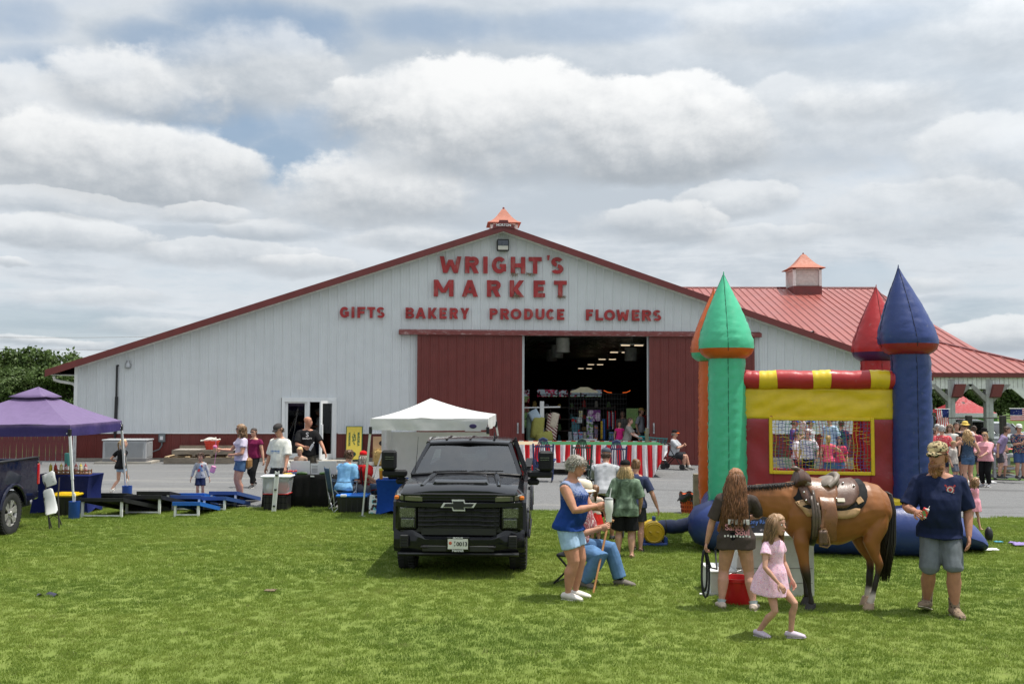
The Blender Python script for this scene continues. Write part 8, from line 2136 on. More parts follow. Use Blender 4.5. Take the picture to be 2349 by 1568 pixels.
# rocking chairs
def rocker(label,px,Y,m,rz,grp):
 x=P(px,1060,Y).x;t=empty('rocking_chair',Vector((x,Y,gz(x,Y))),label,'chair',grp,rz)
 for s in(-1,1):
  q=MB();q.tube([(s*.25,-.42,.10),(s*.25,-.2,.035),(s*.25,.1,.025),(s*.25,.38,.09)],.022,6,flat=1.2);q.build('runner',m,t,True)
  q=MB();q.bar((s*.25,.18,.05),(s*.29,.36,1.10),.045,.04);q.build('back_post',m,t);q=MB();q.bar((s*.25,-.22,.05),(s*.27,-.24,.62),.045,.04);q.build('front_leg',m,t)
  q=MB();q.tube([(s*.30,.26,.60),(s*.33,0,.64),(s*.32,-.32,.63)],.045,6,flat=.35,side=(1,0,0));q.build('armrest',m,t,True)
 for i in range(7):
  a=(i-3)/3;q=MB();q.tube([(a*.13,.20,.40),(a*.22,.26,.70),(a*.20,.31,.95),(a*.09,.36,1.22)],.016,5,flat=.5,side=(1,0,0));q.build('back_slat',m,t,True)
 q=MB();q.tube([(-.12,.365,1.20),(0,.37,1.26),(.12,.365,1.20)],.035,6,flat=.4,side=(0,0,1));q.build('crest_rail',m,t,True)
 q=MB();q.bar((-.29,.345,1.02),(.29,.345,1.02),.035,.04);q.bar((-.26,.20,.46),(.26,.20,.46),.035,.06);q.build('back_rail',m,t)
 for i in range(6):MB().box((0,-.24+.085*i,.42),(.54,.072,.02)).build('seat_slat',m,t)
 q=MB();q.bar((-.25,.16,.12),(.25,-.16,.38),.03,.02);q.bar((.25,.16,.12),(-.25,-.16,.38),.03,.02);q.build('cross_brace',mat('grey_wood',(.3,.3,.31),.8),t)
 return t

m_rk=mat('rocker_navy',(.022,.035,.11),.5,var=.08);m_rg=mat('rocker_green',(.018,.045,.035),.5,var=.08)
RG='rocking chairs in front of the bunting'
rocker('navy rocking chair in front of the bunting, nearest the pickup mirror',1247,29.0,m_rk,R(176),RG);rocker('dark green rocking chair in front of the bunting, between two navy ones',1331,29.0,m_rg,R(184),RG);rocker('navy rocking chair in front of the bunting, behind the grey capped man',1411,28.7,m_rk,R(180),RG)
# rolling walker under the seated man
wkl=SITM['obj'].location;wk=empty('rolling_walker',wkl.copy(),'black four wheeled walker with a seat used by the man in the orange billed cap','walker',rz=R(66))
for s in(-1,1):
 for(a,b)in(((s*.27,-.34,.10),(s*.24,.16,.86)),((s*.27,.30,.10),(s*.25,-.05,.50))):
  q=MB();q.tube([a,b],.015,7);q.build('frame_tube',m_trim,wk)
 q=MB();q.tube([(s*.24,.14,.84),(s*.24,.24,.90),(s*.24,.34,.90)],.02,7);q.build('hand_grip',m_black,wk,True)
 for yy in(-.36,.32):
  q=MB();q.lathe([(.06,-.018),(.10,-.018),(.105,0),(.10,.018),(.06,.018)],(s*.27,yy,.105),18,'X');w_=q.build('wheel',m_rub,wk,35)
  q=MB()
  for i in range(3):q.bar((s*.27,yy+.07*cos(i*pi/3),.105+.07*sin(i*pi/3)),(s*.27,yy-.07*cos(i*pi/3),.105-.07*sin(i*pi/3)),.018,.02)
  q.build('spokes',m_trim,w_)
q=MB();q.box((0,.02,.48),(.46,.34,.04),bev=.015);q.build('seat',m_black,wk);q=MB();q.tube([(-.24,.18,.84),(0,.26,.84),(.24,.18,.84)],.03,6,flat=.5);q.build('back_band',m_black,wk,True)
# teal shopping cart pushed in the doorway
sc0=SHOP['obj'].location;ca=empty('shopping_cart',sc0+Vector((.95,-.12,0)),'teal plastic shopping cart standing just behind the right end of the wagon','shopping cart',rz=R(-8))
m_teal=mat('teal_plastic',(.012,.26,.27),.4)
rings=[(-.42,-.28,.60),(.46,-.20,.66),(.46,.20,.66),(-.42,.28,.60)];tops=[(-.50,-.32,1.02),(.55,-.23,.94),(.55,.23,.94),(-.50,.32,1.02)]
q=MB()
for k in range(4):
 a,b,c,d=Vector(rings[k]),Vector(rings[(k+1)%4]),Vector(tops[k]),Vector(tops[(k+1)%4])
 for i in range(9):q.bar(a.lerp(b,i/8),c.lerp(d,i/8),.014)
 for i in range(5):q.bar(a.lerp(c,i/4),b.lerp(d,i/4),.014 if i<4 else .03)
for i in range(6):q.bar(Vector(rings[0]).lerp(Vector(rings[3]),i/5),Vector(rings[1]).lerp(Vector(rings[2]),i/5),.014)
q.build('basket',m_teal,ca)
q=MB();q.tube([(-.50,-.30,1.0),(-.66,-.26,1.08),(-.66,.26,1.08),(-.50,.30,1.0)],.018,7);q.build('handle',m_pla,ca,True)
q=MB()
for s in(-1,1):q.tube([(-.5,s*.28,.98),(-.45,s*.27,.2),(.5,s*.2,.14)],.014,6)
q.build('frame',m_steel,ca)
for x in(-.42,.48):
 for s in(-1,1):q=MB();q.lathe([(.05,-.015),(.065,0),(.05,.015)],(x,s*.22,.065),12,'Y');q.build('wheel',m_rub,ca)

# ================================================================== INSIDE THE DOORWAY
def inb(px,py,d):return BM@Vector((FP(px,py,d)[0],d,FP(px,py,d)[1]))

m_lamp=mat('lamp_glow',(1.0,.80,.55),.5,var=0,emit=.85);m_lampw=mat('lamp_white',(.7,.7,.68),.5)
HG,DG='ceiling lamps in the barn hall','white drum fixtures under the barn ceiling'
for k,(px,py,d)in enumerate(((1450,792,3.5),(1422,808,9.5),(1393,824,15.5),(1366,836,22),(1342,845,29))):
 p=inb(px,py,d);ll=empty('hall_lamp',p,('hall lamp nearest the doorway, the largest of the glowing row','second hall lamp of the glowing row under the barn ceiling','middle hall lamp of the glowing row','fourth and smaller hall lamp of the glowing row','farthest and smallest lamp of the glowing row')[k],'lamp',HG,rz=YAW)
 MB().box((0,0,.05),(1.0,.16,.06),bev=.01).build('lamp_body',m_lampw,ll)
 for s in(-1,1):MB().box((s*.28,0,.0),(.36,.14,.04),bev=.01).build('glowing_tube',m_lamp,ll)
 q=MB();q.tube([(0,0,.08),(0,0,.45)],.012,5);q.build('hanger',m_steel,ll)
for k,(px,py,d)in enumerate(((1291,791,4.0),(1278,806,9.5),(1265,815,15),(1447,812,8.0))):
 p=inb(px,py,d);ll=empty('drum_fixture',p,('largest white drum hanging under the ceiling just inside the door','second white drum behind the nearest one','third and farthest white drum on the left','white drum beside the glowing lamps on the right')[k],'fixture',DG)
 q=MB();q.lathe([(.24,-.32),(.29,-.30),(.29,.28),(.24,.32)],n=18);q.build('drum',m_lampw,ll,True);q=MB();q.tube([(0,0,.3),(0,0,.6)],.02,5);q.build('hanger',m_steel,ll)
# round heater with glowing rods
p=inb(1414,908,26);ht=empty('round_heater',p,'dark round hanging heater with orange glowing rods inside the hall','heater');q=MB();q.ball((0,0,-.1),(1.0,.5,.65),16,8);q.build('heater_shell',m_black,ht,True)
m_org=mat('glow_orange',(1.0,.16,.03),.5,var=0,emit=.85)
for s in(-1,1):q=MB();q.tube([(s*.85,-.42,.36),(s*.6,-.48,.24),(s*.35,-.52,.22)],.02,6);q.build('glowing_rod',m_org,ht)
# sectional door ribs at the back, crape myrtle outside
q=MB();ua,ub=FP(1228,880,DEP-.12)[0],FP(1384,880,DEP-.12)[0]
for i in range(5):q.box(((ua+ub)/2,DEP-.12,.6+.62*i),(ub-ua,.04,.05))
for u in(ua,(ua*2+ub)/3,(ua+ub*2)/3,ub):q.box((u,DEP-.12,1.7),(.10,.05,3.4))
q.build('sectional_door',mat('sectional_grey',(.06,.055,.05),.7),barn)
cm=empty('crape_myrtle',BM@Vector((FP(1312,900,DEP+4)[0],DEP+4,0)),'crape myrtle in full pink bloom seen through the windows at the back of the hall','tree');c=crown_mesh('crown',7.2,2.6,150,22,.11,8,m_pink,1.5);c.parent=cm
q=MB()
for i in range(5):q.tube([(.1*i-.2,0,0),(.5*i-1,.1,1.2),(1.0*i-2,.1,2.4)],[.06,.045,.02],6)
q.build('trunk',m_bark,cm,True)
# merchandise (just inside)
MD=2.2

def N2z(x,v):
 sp2=N(x.nt,'ShaderNodeSeparateXYZ');x.nt.links.new(v,sp2.inputs[0]);return x.m('ADD',sp2.outputs[2],x.m('MULTIPLY',sp2.outputs[0],.6))

def mz(px,py,d=MD):q=inb(px,py,d);return q
def flr(px,d=MD):q=inb(px,1000,d);return Vector((q.x,q.y,-.08))

r0=flr(1243,1.2);rk=empty('cushion_rack',r0,'white T shaped rack hung with hammock chairs and cushions inside the door','rack',rz=YAW);k_=r0.y/F
q=MB();q.box((0,0,1.15),(.16,.10,2.3));q.build('post',m_pla,rk);q=MB();q.tube([(-.78,0,2.04),(.72,0,2.08)],.03,8);q.build('crossbar',m_pla,rk);q=MB();q.box((0,0,.04),(1.2,.5,.08));q.build('base',m_pla,rk)
m_cy=cloth('cushion_lime',(.34,.33,.09));m_cs=cloth('cushion_sage',(.26,.36,.30));m_cb=cloth('cushion_sky',(.42,.52,.60));m_stp=cloth('stripe_hang',(.5,.45,.4),fn=lambda x,v,c:x.mix(x.ss(x.m('SINE',x.m('MULTIPLY',N2z(x,v),55.0)),-.2,.2),(.16,.03,.04),(.58,.52,.44)))
def pillow(label,c,w,h,d,m,rot,grp='cushions on the white rack'):
 mb=MB();n=14

 def fn(u,v):
  a=2*u-1;b=2*v-1;return(a*w/2,b*h/2)
 for s in(-1,1):
  mb.grid(lambda u,v,s=s:((2*u-1)*w/2*(1-.06*(2*v-1)**2),s*d/2*max(0,(1-(2*u-1)**4)*(1-(2*v-1)**4))**.5,(2*v-1)*h/2*(1-.06*(2*u-1)**2)),n,n)
 o=tag(mb.build('cushion',m,smooth=True,loc=c),label,'cushion',grp);o.rotation_euler=rot;return o

pillow('large lime cushion hanging at the left of the white rack',mz(1233,980,1.05),.50,.85,.24,m_cy,(0,.12,YAW));pillow('sage cushion behind the lime one on the white rack',mz(1222,985,1.3),.50,1.3,.25,m_cs,(0,0,YAW));pillow('pale blue cushion tucked above the lime cushion',mz(1228,957,1.1),.42,.62,.22,m_cb,(0,-.5,YAW))
pillow('lime cushion lying low at the foot of the white rack',mz(1248,1002,1.0),.70,.42,.30,m_cy,(0,-.15,YAW));pillow('striped hanging chair cushion at the right of the white rack',mz(1266,980,1.1),.45,1.1,.22,m_stp,(0,.12,YAW));pillow('cream cushion at the upper right of the white rack',mz(1271,964,1.05),.32,.62,.2,cloth('cream2',(.55,.48,.38)),(0,.25,YAW))
# wire display with hanging goods
def flag(label,px,py0,py1,wpx,d,m,grp,cat='flag'):
 d+=.5
 a=mz(px,py0,d);b=mz(px,py1,d);w=wpx*a.y/F;mb=MB();mb.grid(lambda u,v:((u-.5)*w,.02*sin(u*9+v*3),-(a.z-b.z)*v),7,8)
 o=tag(mb.build('garden_flag',m,smooth='all',loc=a,thick=.006),label,cat,grp);o.rotation_euler=(0,0,YAW);return o

wd0=flr(1372,1.9);wdp=empty('wire_display',wd0,'tall black wire display rack with an arched cream header inside the door','display rack',rz=YAW)
q=MB()
for x in[-1.15+.115*i for i in range(21)]:q.bar((x,.1,.1),(x,.1,2.6),.012)
for z in[.2+.2*i for i in range(13)]:q.bar((-1.15,.1,z),(1.15,.1,z),.012)
q.build('wire_grid',m_black,wdp)
q=MB();q.prism([(-.55,2.62),(.55,2.62),(.55,2.68),(.35,2.74),(.15,2.84),(-.15,2.84),(-.35,2.74),(-.55,2.68)],.03,Matrix.Translation((-.55,0,.02)));q.build('header_board',mat('header_cream',(.55,.50,.34),.6),wdp)
GF='garden flags on the wire display'
flr_m=lambda n,cols,base,sc=5:cloth(n,base,fn=f_spots(sc,cols,base,.4))
flag('tall white banner with blue and purple flowers on the wire display',1353,954,1014,15,1.6,flr_m('ban',[(.12,.20,.52),(.40,.30,.55),(.16,.30,.10)],(.62,.64,.60),4.5),GF);MB().box((0,0,0),(.55,.03,.14)).build('x',m_pla).name='plaque'
bpy.data.objects['plaque'].location=mz(1353,1010,1.55);tag(bpy.data.objects['plaque'],'small white welcome plaque at the foot of the tall flower banner','sign');bpy.data.objects['plaque'].rotation_euler=(0,0,YAW)
text('Welcome',.1,m_trim,bpy.data.objects['plaque'],'lettering',.002,(0,-.02,0),(pi/2,0,0),.001,width=.40)
flag('purple flower flag behind the tall white banner',1363,940,966,30,1.75,flr_m('pur',[(.5,.2,.5),(.62,.5,.6)],(.22,.06,.24),3),GF)
flag('blue windsock with sunflower top right of the tall banner',1385,960,1010,6,1.7,cloth('wind_blue',(.05,.14,.42)),GF);flag('yellow streamer beside the blue windsock',1380,965,1008,5,1.68,cloth('wind_yel',(.62,.42,.04)),GF)
flag('teal flag with red flowers at the left of the wire display',1320,956,1005,18,1.8,flr_m('tea',[(.5,.03,.03)],(.08,.20,.24),5),GF);flag('pale flag bag high on the left of the wire display',1329,957,970,12,1.7,cloth('pale_bag',(.5,.55,.55)),GF);flag('yellow and white checked windsock near the top of the display',1332,941,957,8,1.7,flr_m('chk',[(.5,.42,.05)],(.5,.5,.4),14),GF)
flag('plain grey flag in the low row left of the banner',1308,990,1012,9,1.5,cloth('lowgrey',(.30,.31,.32)),GF);flag('pale blue flag in the low row of the display',1320,990,1012,10,1.5,flr_m('lb',[(.4,.2,.3)],(.35,.42,.50),8),GF);flag('red and blue flag in the low row of the display',1332,990,1012,9,1.5,flr_m('rb',[(.5,.1,.1)],(.18,.26,.42),8),GF);flag('tan flag in the low row next to the tall banner',1341,990,1012,8,1.5,flr_m('tn',[(.6,.55,.4)],(.3,.28,.26),9),GF)
flag('orange flower flag low on the right of the tall banner',1367,975,1012,8,1.6,flr_m('og',[(.6,.2,.03)],(.25,.2,.3),8),GF);flag('blue flag low beside the girl in pink',1402,990,1012,11,1.6,flr_m('bf',[(.2,.4,.2)],(.15,.25,.45),7),GF);flag('bright flag with yellow flowers at the right jamb of the doorway',1485,985,1005,13,1.2,flr_m('yf',[(.65,.42,.03),(.5,.3,.03)],(.14,.32,.42),6),GF)
for i in range(7):
 px=1394+i*2.9;flag(('red white striped windsock strip, %s on the right of the wire display'%('first','second','third','fourth','fifth','sixth','seventh')[i]),px,942+(i%3)*2,984-(i%2)*6,2.4,1.65+.03*(i%3),(m_sr if i%3==0 else m_sw if i%3==1 else cloth('navy3',(.02,.03,.12))),'striped windsocks on the wire display','windsock')
sh=empty('display_shelf',flr(1300,5.5),'dark shelves of small goods deep behind the cushions in the hall','shelf',rz=YAW)
for z in(.5,1.0,1.5,2.0):MB().box((0,0,z),(4.2,.5,.04)).build('shelf_board',mat('dark_wood',(.05,.03,.02),.6),sh)
for x in(-2.1,-.7,.7,2.1):MB().box((x,.2,1.05),(.06,.5,2.1)).build('upright',MATS['dark_wood'],sh)
rg=random.Random(21);GC=[cloth('goods%d'%i,c)for i,c in enumerate(((.4,.05,.05),(.4,.36,.3),(.08,.2,.22),(.45,.3,.1),(.3,.3,.35),(.12,.2,.08)))]
for k,z in enumerate((.5,1.0,1.5,2.0)):
 for i in range(8):
  ci=rg.randrange(6);h=rg.uniform(.12,.32);q=MB();r=rg.uniform(.06,.11);q.lathe([(r,0),(r*1.05,.02),(r*rg.uniform(.7,1),h*.7),(r*.5,h)],n=10)
  tag(q.build('jar',GC[ci],smooth=True,loc=sh.matrix_basis@Vector((-1.95+.54*i,-.05,z+.022))),'dim %s ornament, %s from the left on the %s dark shelf deep in the hall'%(('red','tan','teal','amber','grey','green')[ci],('first','second','third','fourth','fifth','sixth','seventh','eighth')[i],('lowest','second','third','top')[k]),'ornament','ornaments on the dark hall shelves')

# ================================================================== MIDDLE GROUND
# stool, cane, tumbler
sl=SEAT['obj'].location;st_=empty('folding_stool',sl.copy(),'black folding seat under the man in jeans with the cane','stool',rz=R(62))
q=MB();q.box((0,.02,.40),(.42,.36,.04),bev=.015);q.build('seat',m_black,st_)
for s in(-1,1):
 for(a,b)in(((s*.21,-.24,0),(s*.21,.18,.40)),((s*.21,.26,0),(s*.21,-.16,.40))):q=MB();q.tube([a,b],.014,6);q.build('leg',m_trim,st_)
for(y,z)in((-.22,.03),(.24,.03),(0,.2)):q=MB();q.tube([(-.21,y,z),(.21,y,z)],.011,6);q.build('cross_bar',m_trim,st_)
hcn=(SEAT['hand']('L',.05)+SEAT['hand']('R',.05))/2;gcn=GG(1360,1363)
q=MB();d=(hcn-gcn);q.tube([gcn,gcn+d*.5,gcn+d*1.06],[.013,.014,.015],8);q.tube([gcn+d*1.06+Vector((-.05,0,.01)),gcn+d*1.08,gcn+d*1.06+Vector((.07,0,.0))],.017,8);tag(q.build('cane',mat('cane_wood',(.36,.17,.06),.4,var=.2),smooth=True),'varnished wooden cane held upright by the seated man','cane')
hw_=(WOM['hand']('R',.06)*.6+WOM['hand']('L',.06)*.4);tu=empty('tumbler',hw_+Vector((.03,-.05,-.17)),'large white tumbler with straw held by the grey haired woman','tumbler')
q=MB();q.lathe([(.034,0),(.037,.01),(.037,.09),(.050,.13),(.052,.26),(.048,.265)],n=16);q.build('cup',mat('cup_white',(.66,.66,.62),.35),tu,True);q=MB();q.lathe([(.052,.26),(.05,.285),(.02,.29)],n=16);q.build('lid',mat('lid_smoke',(.35,.36,.36),.2),tu,True);q=MB();q.tube([(.01,0,.28),(.03,0,.40)],.006,6);q.build('straw',m_pla,tu)
# juice box
hj=MAN['hand']('R',.075);jb=empty('juice_box',hj+Vector((.03,-.05,.02)),'small red and white juice box in the hand of the bearded man','drink');jb.rotation_euler=(.1,.35,-.4)
MB().box((0,0,0),(.062,.042,.105),bev=.004).build('carton',mat('carton',(.6,.5,.45),.5,fn=f_spots(16,[(.62,.60,.55),(.12,.25,.08)],(.55,.02,.02),.3)),jb);q=MB();q.tube([(.015,0,.05),(.02,0,.09)],.004,5);q.build('straw',m_pla,jb)
# stroller before the bending man
so_=DAD['obj'].location;sr=empty('stroller',so_+Vector((.12,.62,0)),'dark stroller pushed by the man in light grey tee','stroller',rz=R(168))
q=MB();q.tube([(-.24,.5,.98),(-.24,.55,1.02),(.24,.55,1.02),(.24,.5,.98)],.018,7)
for s in(-1,1):q.tube([(s*.24,.5,.98),(s*.24,-.35,.18)],.015,6);q.tube([(s*.24,.35,.16),(s*.24,-.1,.60)],.015,6)
q.build('frame',m_trim,sr)
q=MB();q.grid(lambda u,v:((u-.5)*.42,-.15+.5*v,.48+.5*v*v),6,6);q.build('seat',CHAR,sr,'all',thick=.03)
for s in(-1,1):
 for(y,r)in((.36,.13),(-.38,.09)):q=MB();q.lathe([(r*.6,-.02),(r*.96,-.022),(r,0),(r*.96,.022),(r*.6,.02)],(s*.28,y,r),18,'X');w_=q.build('wheel',m_rub,sr,35);q=MB();q.lathe([(0,-.015),(r*.62,-.01),(r*.62,.01),(0,.015)],(s*.28,y,r),12,'X');q.build('hub',m_steel,w_)
# hand bags, cups of the left group
hc=CUR['hand']('R',.07);cu=empty('pink_cup',hc+Vector((-.02,-.02,-.07)),'pink lidded iced coffee cup with straw held by the woman in lavender','cup');q=MB();q.lathe([(.032,0),(.045,.12)],n=12);q.build('cup',mat('coffee',(.50,.33,.2),.4),cu,True);q=MB();q.lathe([(.048,.10),(.05,.15),(.03,.165)],n=12);q.build('lid',mat('pink_lid',(.72,.20,.36),.4),cu,True);q=MB();q.tube([(.01,0,.15),(.025,0,.30)],.007,6);q.build('straw',MATS['pink_lid'],cu)
pb=empty('pink_pouch',hc+Vector((-.06,-.02,-.46)),'small pink pouch dangling from a strap below the pink cup','pouch');MB().box((0,0,0),(.12,.05,.17),ry=.3,bev=.02).build('pouch_body',mat('pink_vinyl',(.66,.25,.42),.4),pb);q=MB();q.tube([(.03,0,.09),(.05,0,.25),(.07,0,.40)],.006,5);q.build('strap',MATS['pink_vinyl'],pb)
cl=CUR['obj'].location;hbg=empty('shoulder_bag',cl+Vector((.17,.0,.86)),'tan leather shoulder bag behind the woman in lavender','bag');MB().box((0,0,0),(.14,.26,.26),bev=.05).build('bag_body',lea('bag',(.26,.13,.04)),hbg);q=MB();q.tube([(0,.05,.1),(-.10,.05,.36),(-.16,0,.55)],.012,6,flat=.5);q.build('strap',MATS['leather_bag'],hbg)
hb2=BLD['hand']('R',.07);wb=empty('water_bottle',hb2+Vector((.06,-.04,-.05)),'clear water bottle in the hand of the bald man','bottle');wb.rotation_euler=(0,.5,0);q=MB();q.lathe([(.030,0),(.033,.02),(.033,.15),(.014,.19),(.014,.21)],n=12);q.build('bottle_body',m_clear,wb,True);q=MB();q.lathe([(.016,.20),(.016,.225)],n=10);q.build('cap',m_pla,wb)
# printing on the shirts
def on_shirt(J,items,back=False):
 t=J['obj'];H=t['H']
 for(tx,sz,x,z,wd,m,dy)in items:
  p=J['T'](x,(.0 if not back else .0),z);y=(dy if back else -dy)*H
  text(tx,sz,m,t,'shirt_print',.0012,(p.x,p.y+y,p.z),(pi/2,0,pi if back else 0),.002,width=wd)

m_pp=mat('print_pink',(.62,.26,.30),.8);m_pw=mat('print_white',(.62,.60,.58),.8);m_pb=mat('print_blue',(.16,.26,.48),.8);m_pr=mat('print_red',(.5,.05,.06),.8)
TXS=[]
on_shirt(TEEN,[('Santa',.08,.02,.075,.21,m_pp,.100),('Soul',.08,-.035,.042,.16,m_pp,.103),],True)
for i in range(9):MB().box(TEEN['T'](.085-.021*i,.104,.016+.003*sin(i*2)),(.020,.004,.022),rz=0).build('shirt_print',m_pw,TEEN['obj'])
t=TEEN['obj'];H=t['H'];p=TEEN['T'](-.01,.10,.115);vb=MB();vb.box(p+Vector((0,.012,.0)),(.24,.006,.06),bev=.01);vb.build('shirt_print',m_pw,t)
for s in(-1,1):MB().lathe([(.022,.0),(.022,.006),(0,.006)],p+Vector((s*.07,.018,-.035)),12,'Y').build('shirt_print',m_trim,t)
for i in range(9):
 for z_,h_ in((.152,.035),(.132,.012)):MB().box(WTE['T'](-.062+.0155*i,-.092,z_),(.021 if i%3 else .012,.004,h_)).build('shirt_print',m_pb,WTE['obj'])
on_shirt(BLD,[('S',.12,.0,.235,.07,m_pw,.083),('DUALITY',.05,.0,.185,.24,m_pw,.085)])
on_shirt(REDP,[('ER',.08,-.05,.13,.11,m_pw,.098)],True)
t=MAN['obj'];H=t['H'];p=MAN['T'](.050,-.070,.222);q=MB();q.lathe([(.044,0),(.044,-.004),(.034,-.005),(.034,-.002)],p+Vector((0,-.022,0)),24,'Y',cap=False);q.build('shirt_emblem',m_pr,t);q=MB();q.lathe([(.034,-.002),(.034,-.006),(.022,-.006),(.022,-.002)],p+Vector((0,-.022,0)),24,'Y',cap=False);q.build('shirt_emblem',m_pw,t)
q=MB();q.lathe([(.020,-.003),(.016,-.006),(0,-.006)],p+Vector((0,-.022,0)),14,'Y');q.build('shirt_emblem',m_pr,t);q=MB();q.bar(p+Vector((-.045,-.023,.04)),p+Vector((.040,-.023,-.04)),.007,.004,up=(0,1,0));q.bar(p+Vector((.045,-.023,.04)),p+Vector((-.040,-.023,-.04)),.007,.004,up=(0,1,0));q.build('shirt_emblem',m_pw,t)
for s in(-1,1):MB().box(p+Vector((s*.046,-.025,.044)),(.020,.006,.026),ry=s*.7).build('shirt_emblem',m_pr,t)
t=BOY['obj'];p=BOY['T'](0,-.075,.17);q=MB();H=t['H']
for(dx_,dz_,w_,h_,m_)in((.0,.03,.07,.10,1),(.03,.06,.04,.05,0),(-.03,-.03,.05,.08,0),(.035,-.035,.04,.05,1)):MB().box(p+Vector((dx_,-.012*H,dz_)),(w_,.006,h_),ry=.4,bev=.01).build('shirt_print',m_pr if m_==0 else m_pb,t)
# mounting block, chalkboard, bucket, bottle
mbp=P(1772,1372,12.55);bkz=P(1772,1231,12.45).z;blk=empty('mounting_block',Vector((mbp.x,12.75,0)),'white painted wooden mounting block with a lower step behind the horse','mounting block')
m_wp=mat('chalky_white',(.56,.56,.54),.75,var=.08,dirt=(.32,.29,.25),da=.45,ds=4);wbk=(1862-1682)*12.5/F
q=MB();q.prism([(-wbk/2,0),(wbk/2,0),(wbk/2-.0,bkz),(-wbk/2+.06,bkz)],.60,Matrix.Translation((0,-.30,0)));q.build('block_body',m_wp,blk);q=MB();q.box((.01,0,bkz+.012),(wbk-.02,.64,.03),bev=.005);q.build('top_board',m_wp,blk)
q=MB();q.box((-wbk/2-.14,0,.15),(.30,.58,.30));q.build('step_body',m_wp,blk);q=MB();q.box((-wbk/2-.14,0,.312),(.32,.62,.025),bev=.005);q.build('step_board',m_wp,blk)
for zz in(.18,.36):MB().box((0,-.302,zz),(wbk*.96,.004,.008)).build('board_joint',mat('joint_dark',(.2,.19,.17),.9),blk)
p=P(1747,1231,12.5);cbz=bkz+.028;ch=empty('chalkboard',Vector((p.x,12.62,cbz)),'black chalkboard sign for pony rides standing on the white mounting block','sign');ch.rotation_euler=(R(-6),0,0)
cw,chh=.36,.24;MB().box((0,.012,chh/2+.01),(cw+.05,.02,chh+.05),bev=.004).build('board_frame',mat('frame_pine',(.42,.31,.16),.7),ch);MB().box((0,0,chh/2),(cw,.012,chh)).build('slate',mat('slate',(.022,.024,.030),.8,var=.2),ch)
m_ch=mat('chalk_blue',(.10,.22,.62),.9);m_cw=mat('chalk_white',(.55,.52,.56),.9)
for(tx,sz,x,z,wd,m)in(('Pony',.10,-.085,.135,.15,m_ch),('Rides',.11,.088,.135,.155,m_ch),('all ages',.05,.06,.035,.10,m_cw)):text(tx,sz,m,ch,'chalk_lettering',.001,(x,-.0085,z),(pi/2,0,0),.0,width=wd)
q=MB();q.bar((-.13,-.008,.075),(-.06,-.008,.075),.005,.002,up=(0,1,0));q.build('chalk_lettering',m_ch,ch)
bp_=P(1690,1372,12.1);bu=empty('feed_bucket',Vector((bp_.x,12.08,0)),'large red feed bucket on the grass beside the white mounting block','bucket');q=MB();q.lathe([(.145,0),(.15,.01),(.185,.28),(.20,.285),(.20,.32),(.18,.32),(.14,.03),(0,.03)],n=26);q.build('pail',mat('bucket_red',(.52,.012,.015),.4,var=.06),bu,35);q=MB();q.tube([(-.19,0,.29),(-.10,-.04,.36),(.05,.0,.40),(.19,.04,.29)],.006,6);q.build('handle',m_steel,bu)
wb2=empty('water_bottle',GG(1630,1368)+Vector((0,0,.036)),'clear plastic water bottle lying on the grass left of the white step','bottle',rz=.1);q=MB();q.lathe([(.0,-.115),(.030,-.11),(.034,-.09),(.034,.05),(.028,.08),(.013,.10),(.013,.12)],(0,0,0),14,'X');wb2.rotation_euler=(0,0,pi+.1);q.build('bottle_body',m_clear,wb2,True);q=MB();q.lathe([(.015,.115),(.015,.14),(0,.14)],(0,0,0),12,'X');q.build('cap',m_pla,wb2)
# orange basket with black bag, wooden post
ob=GG(1580,1176);obk=empty('waste_basket',ob,'orange laundry basket lined with a black trash bag at the lawn edge','basket');q=MB();q.lathe([(.15,0),(.155,.02),(.20,.38),(.21,.40),(.19,.40)],n=22);q.build('basket_shell',mat('basket_orange',(.60,.09,.015),.5),obk,35)
for j in range(4):
 for i in range(11):a=-pi*.95+i*pi*.9/10;r=.160+.045*(j+.5)/4.2;MB().box((cos(a)*r,sin(a)*r,.06+.085*j),(.010,.020,.05),rz=a).build('slot',mat('slot_brown',(.2,.03,.01),.8),obk)
q=MB();q.grid(lambda u,v:((.205+.03*sin(u*19+v*4)*v+.02*v)*cos(2*pi*u),(.205+.03*sin(u*19+v*4)*v+.02*v)*sin(2*pi*u),.43-.17*v+.02*sin(u*37)),40,6,wrapu=True);q.build('trash_bag',mat('bag_black',(.012,.012,.013),.25,bump=.01,bs=25),obk,'all')
po=GG(1598,1182);tag(MB().box((0,0,.42),(.13,.13,.9),bev=.012).build('post',MATS['weathered_post'],loc=po),'weathered square wooden post beside the orange basket','post')
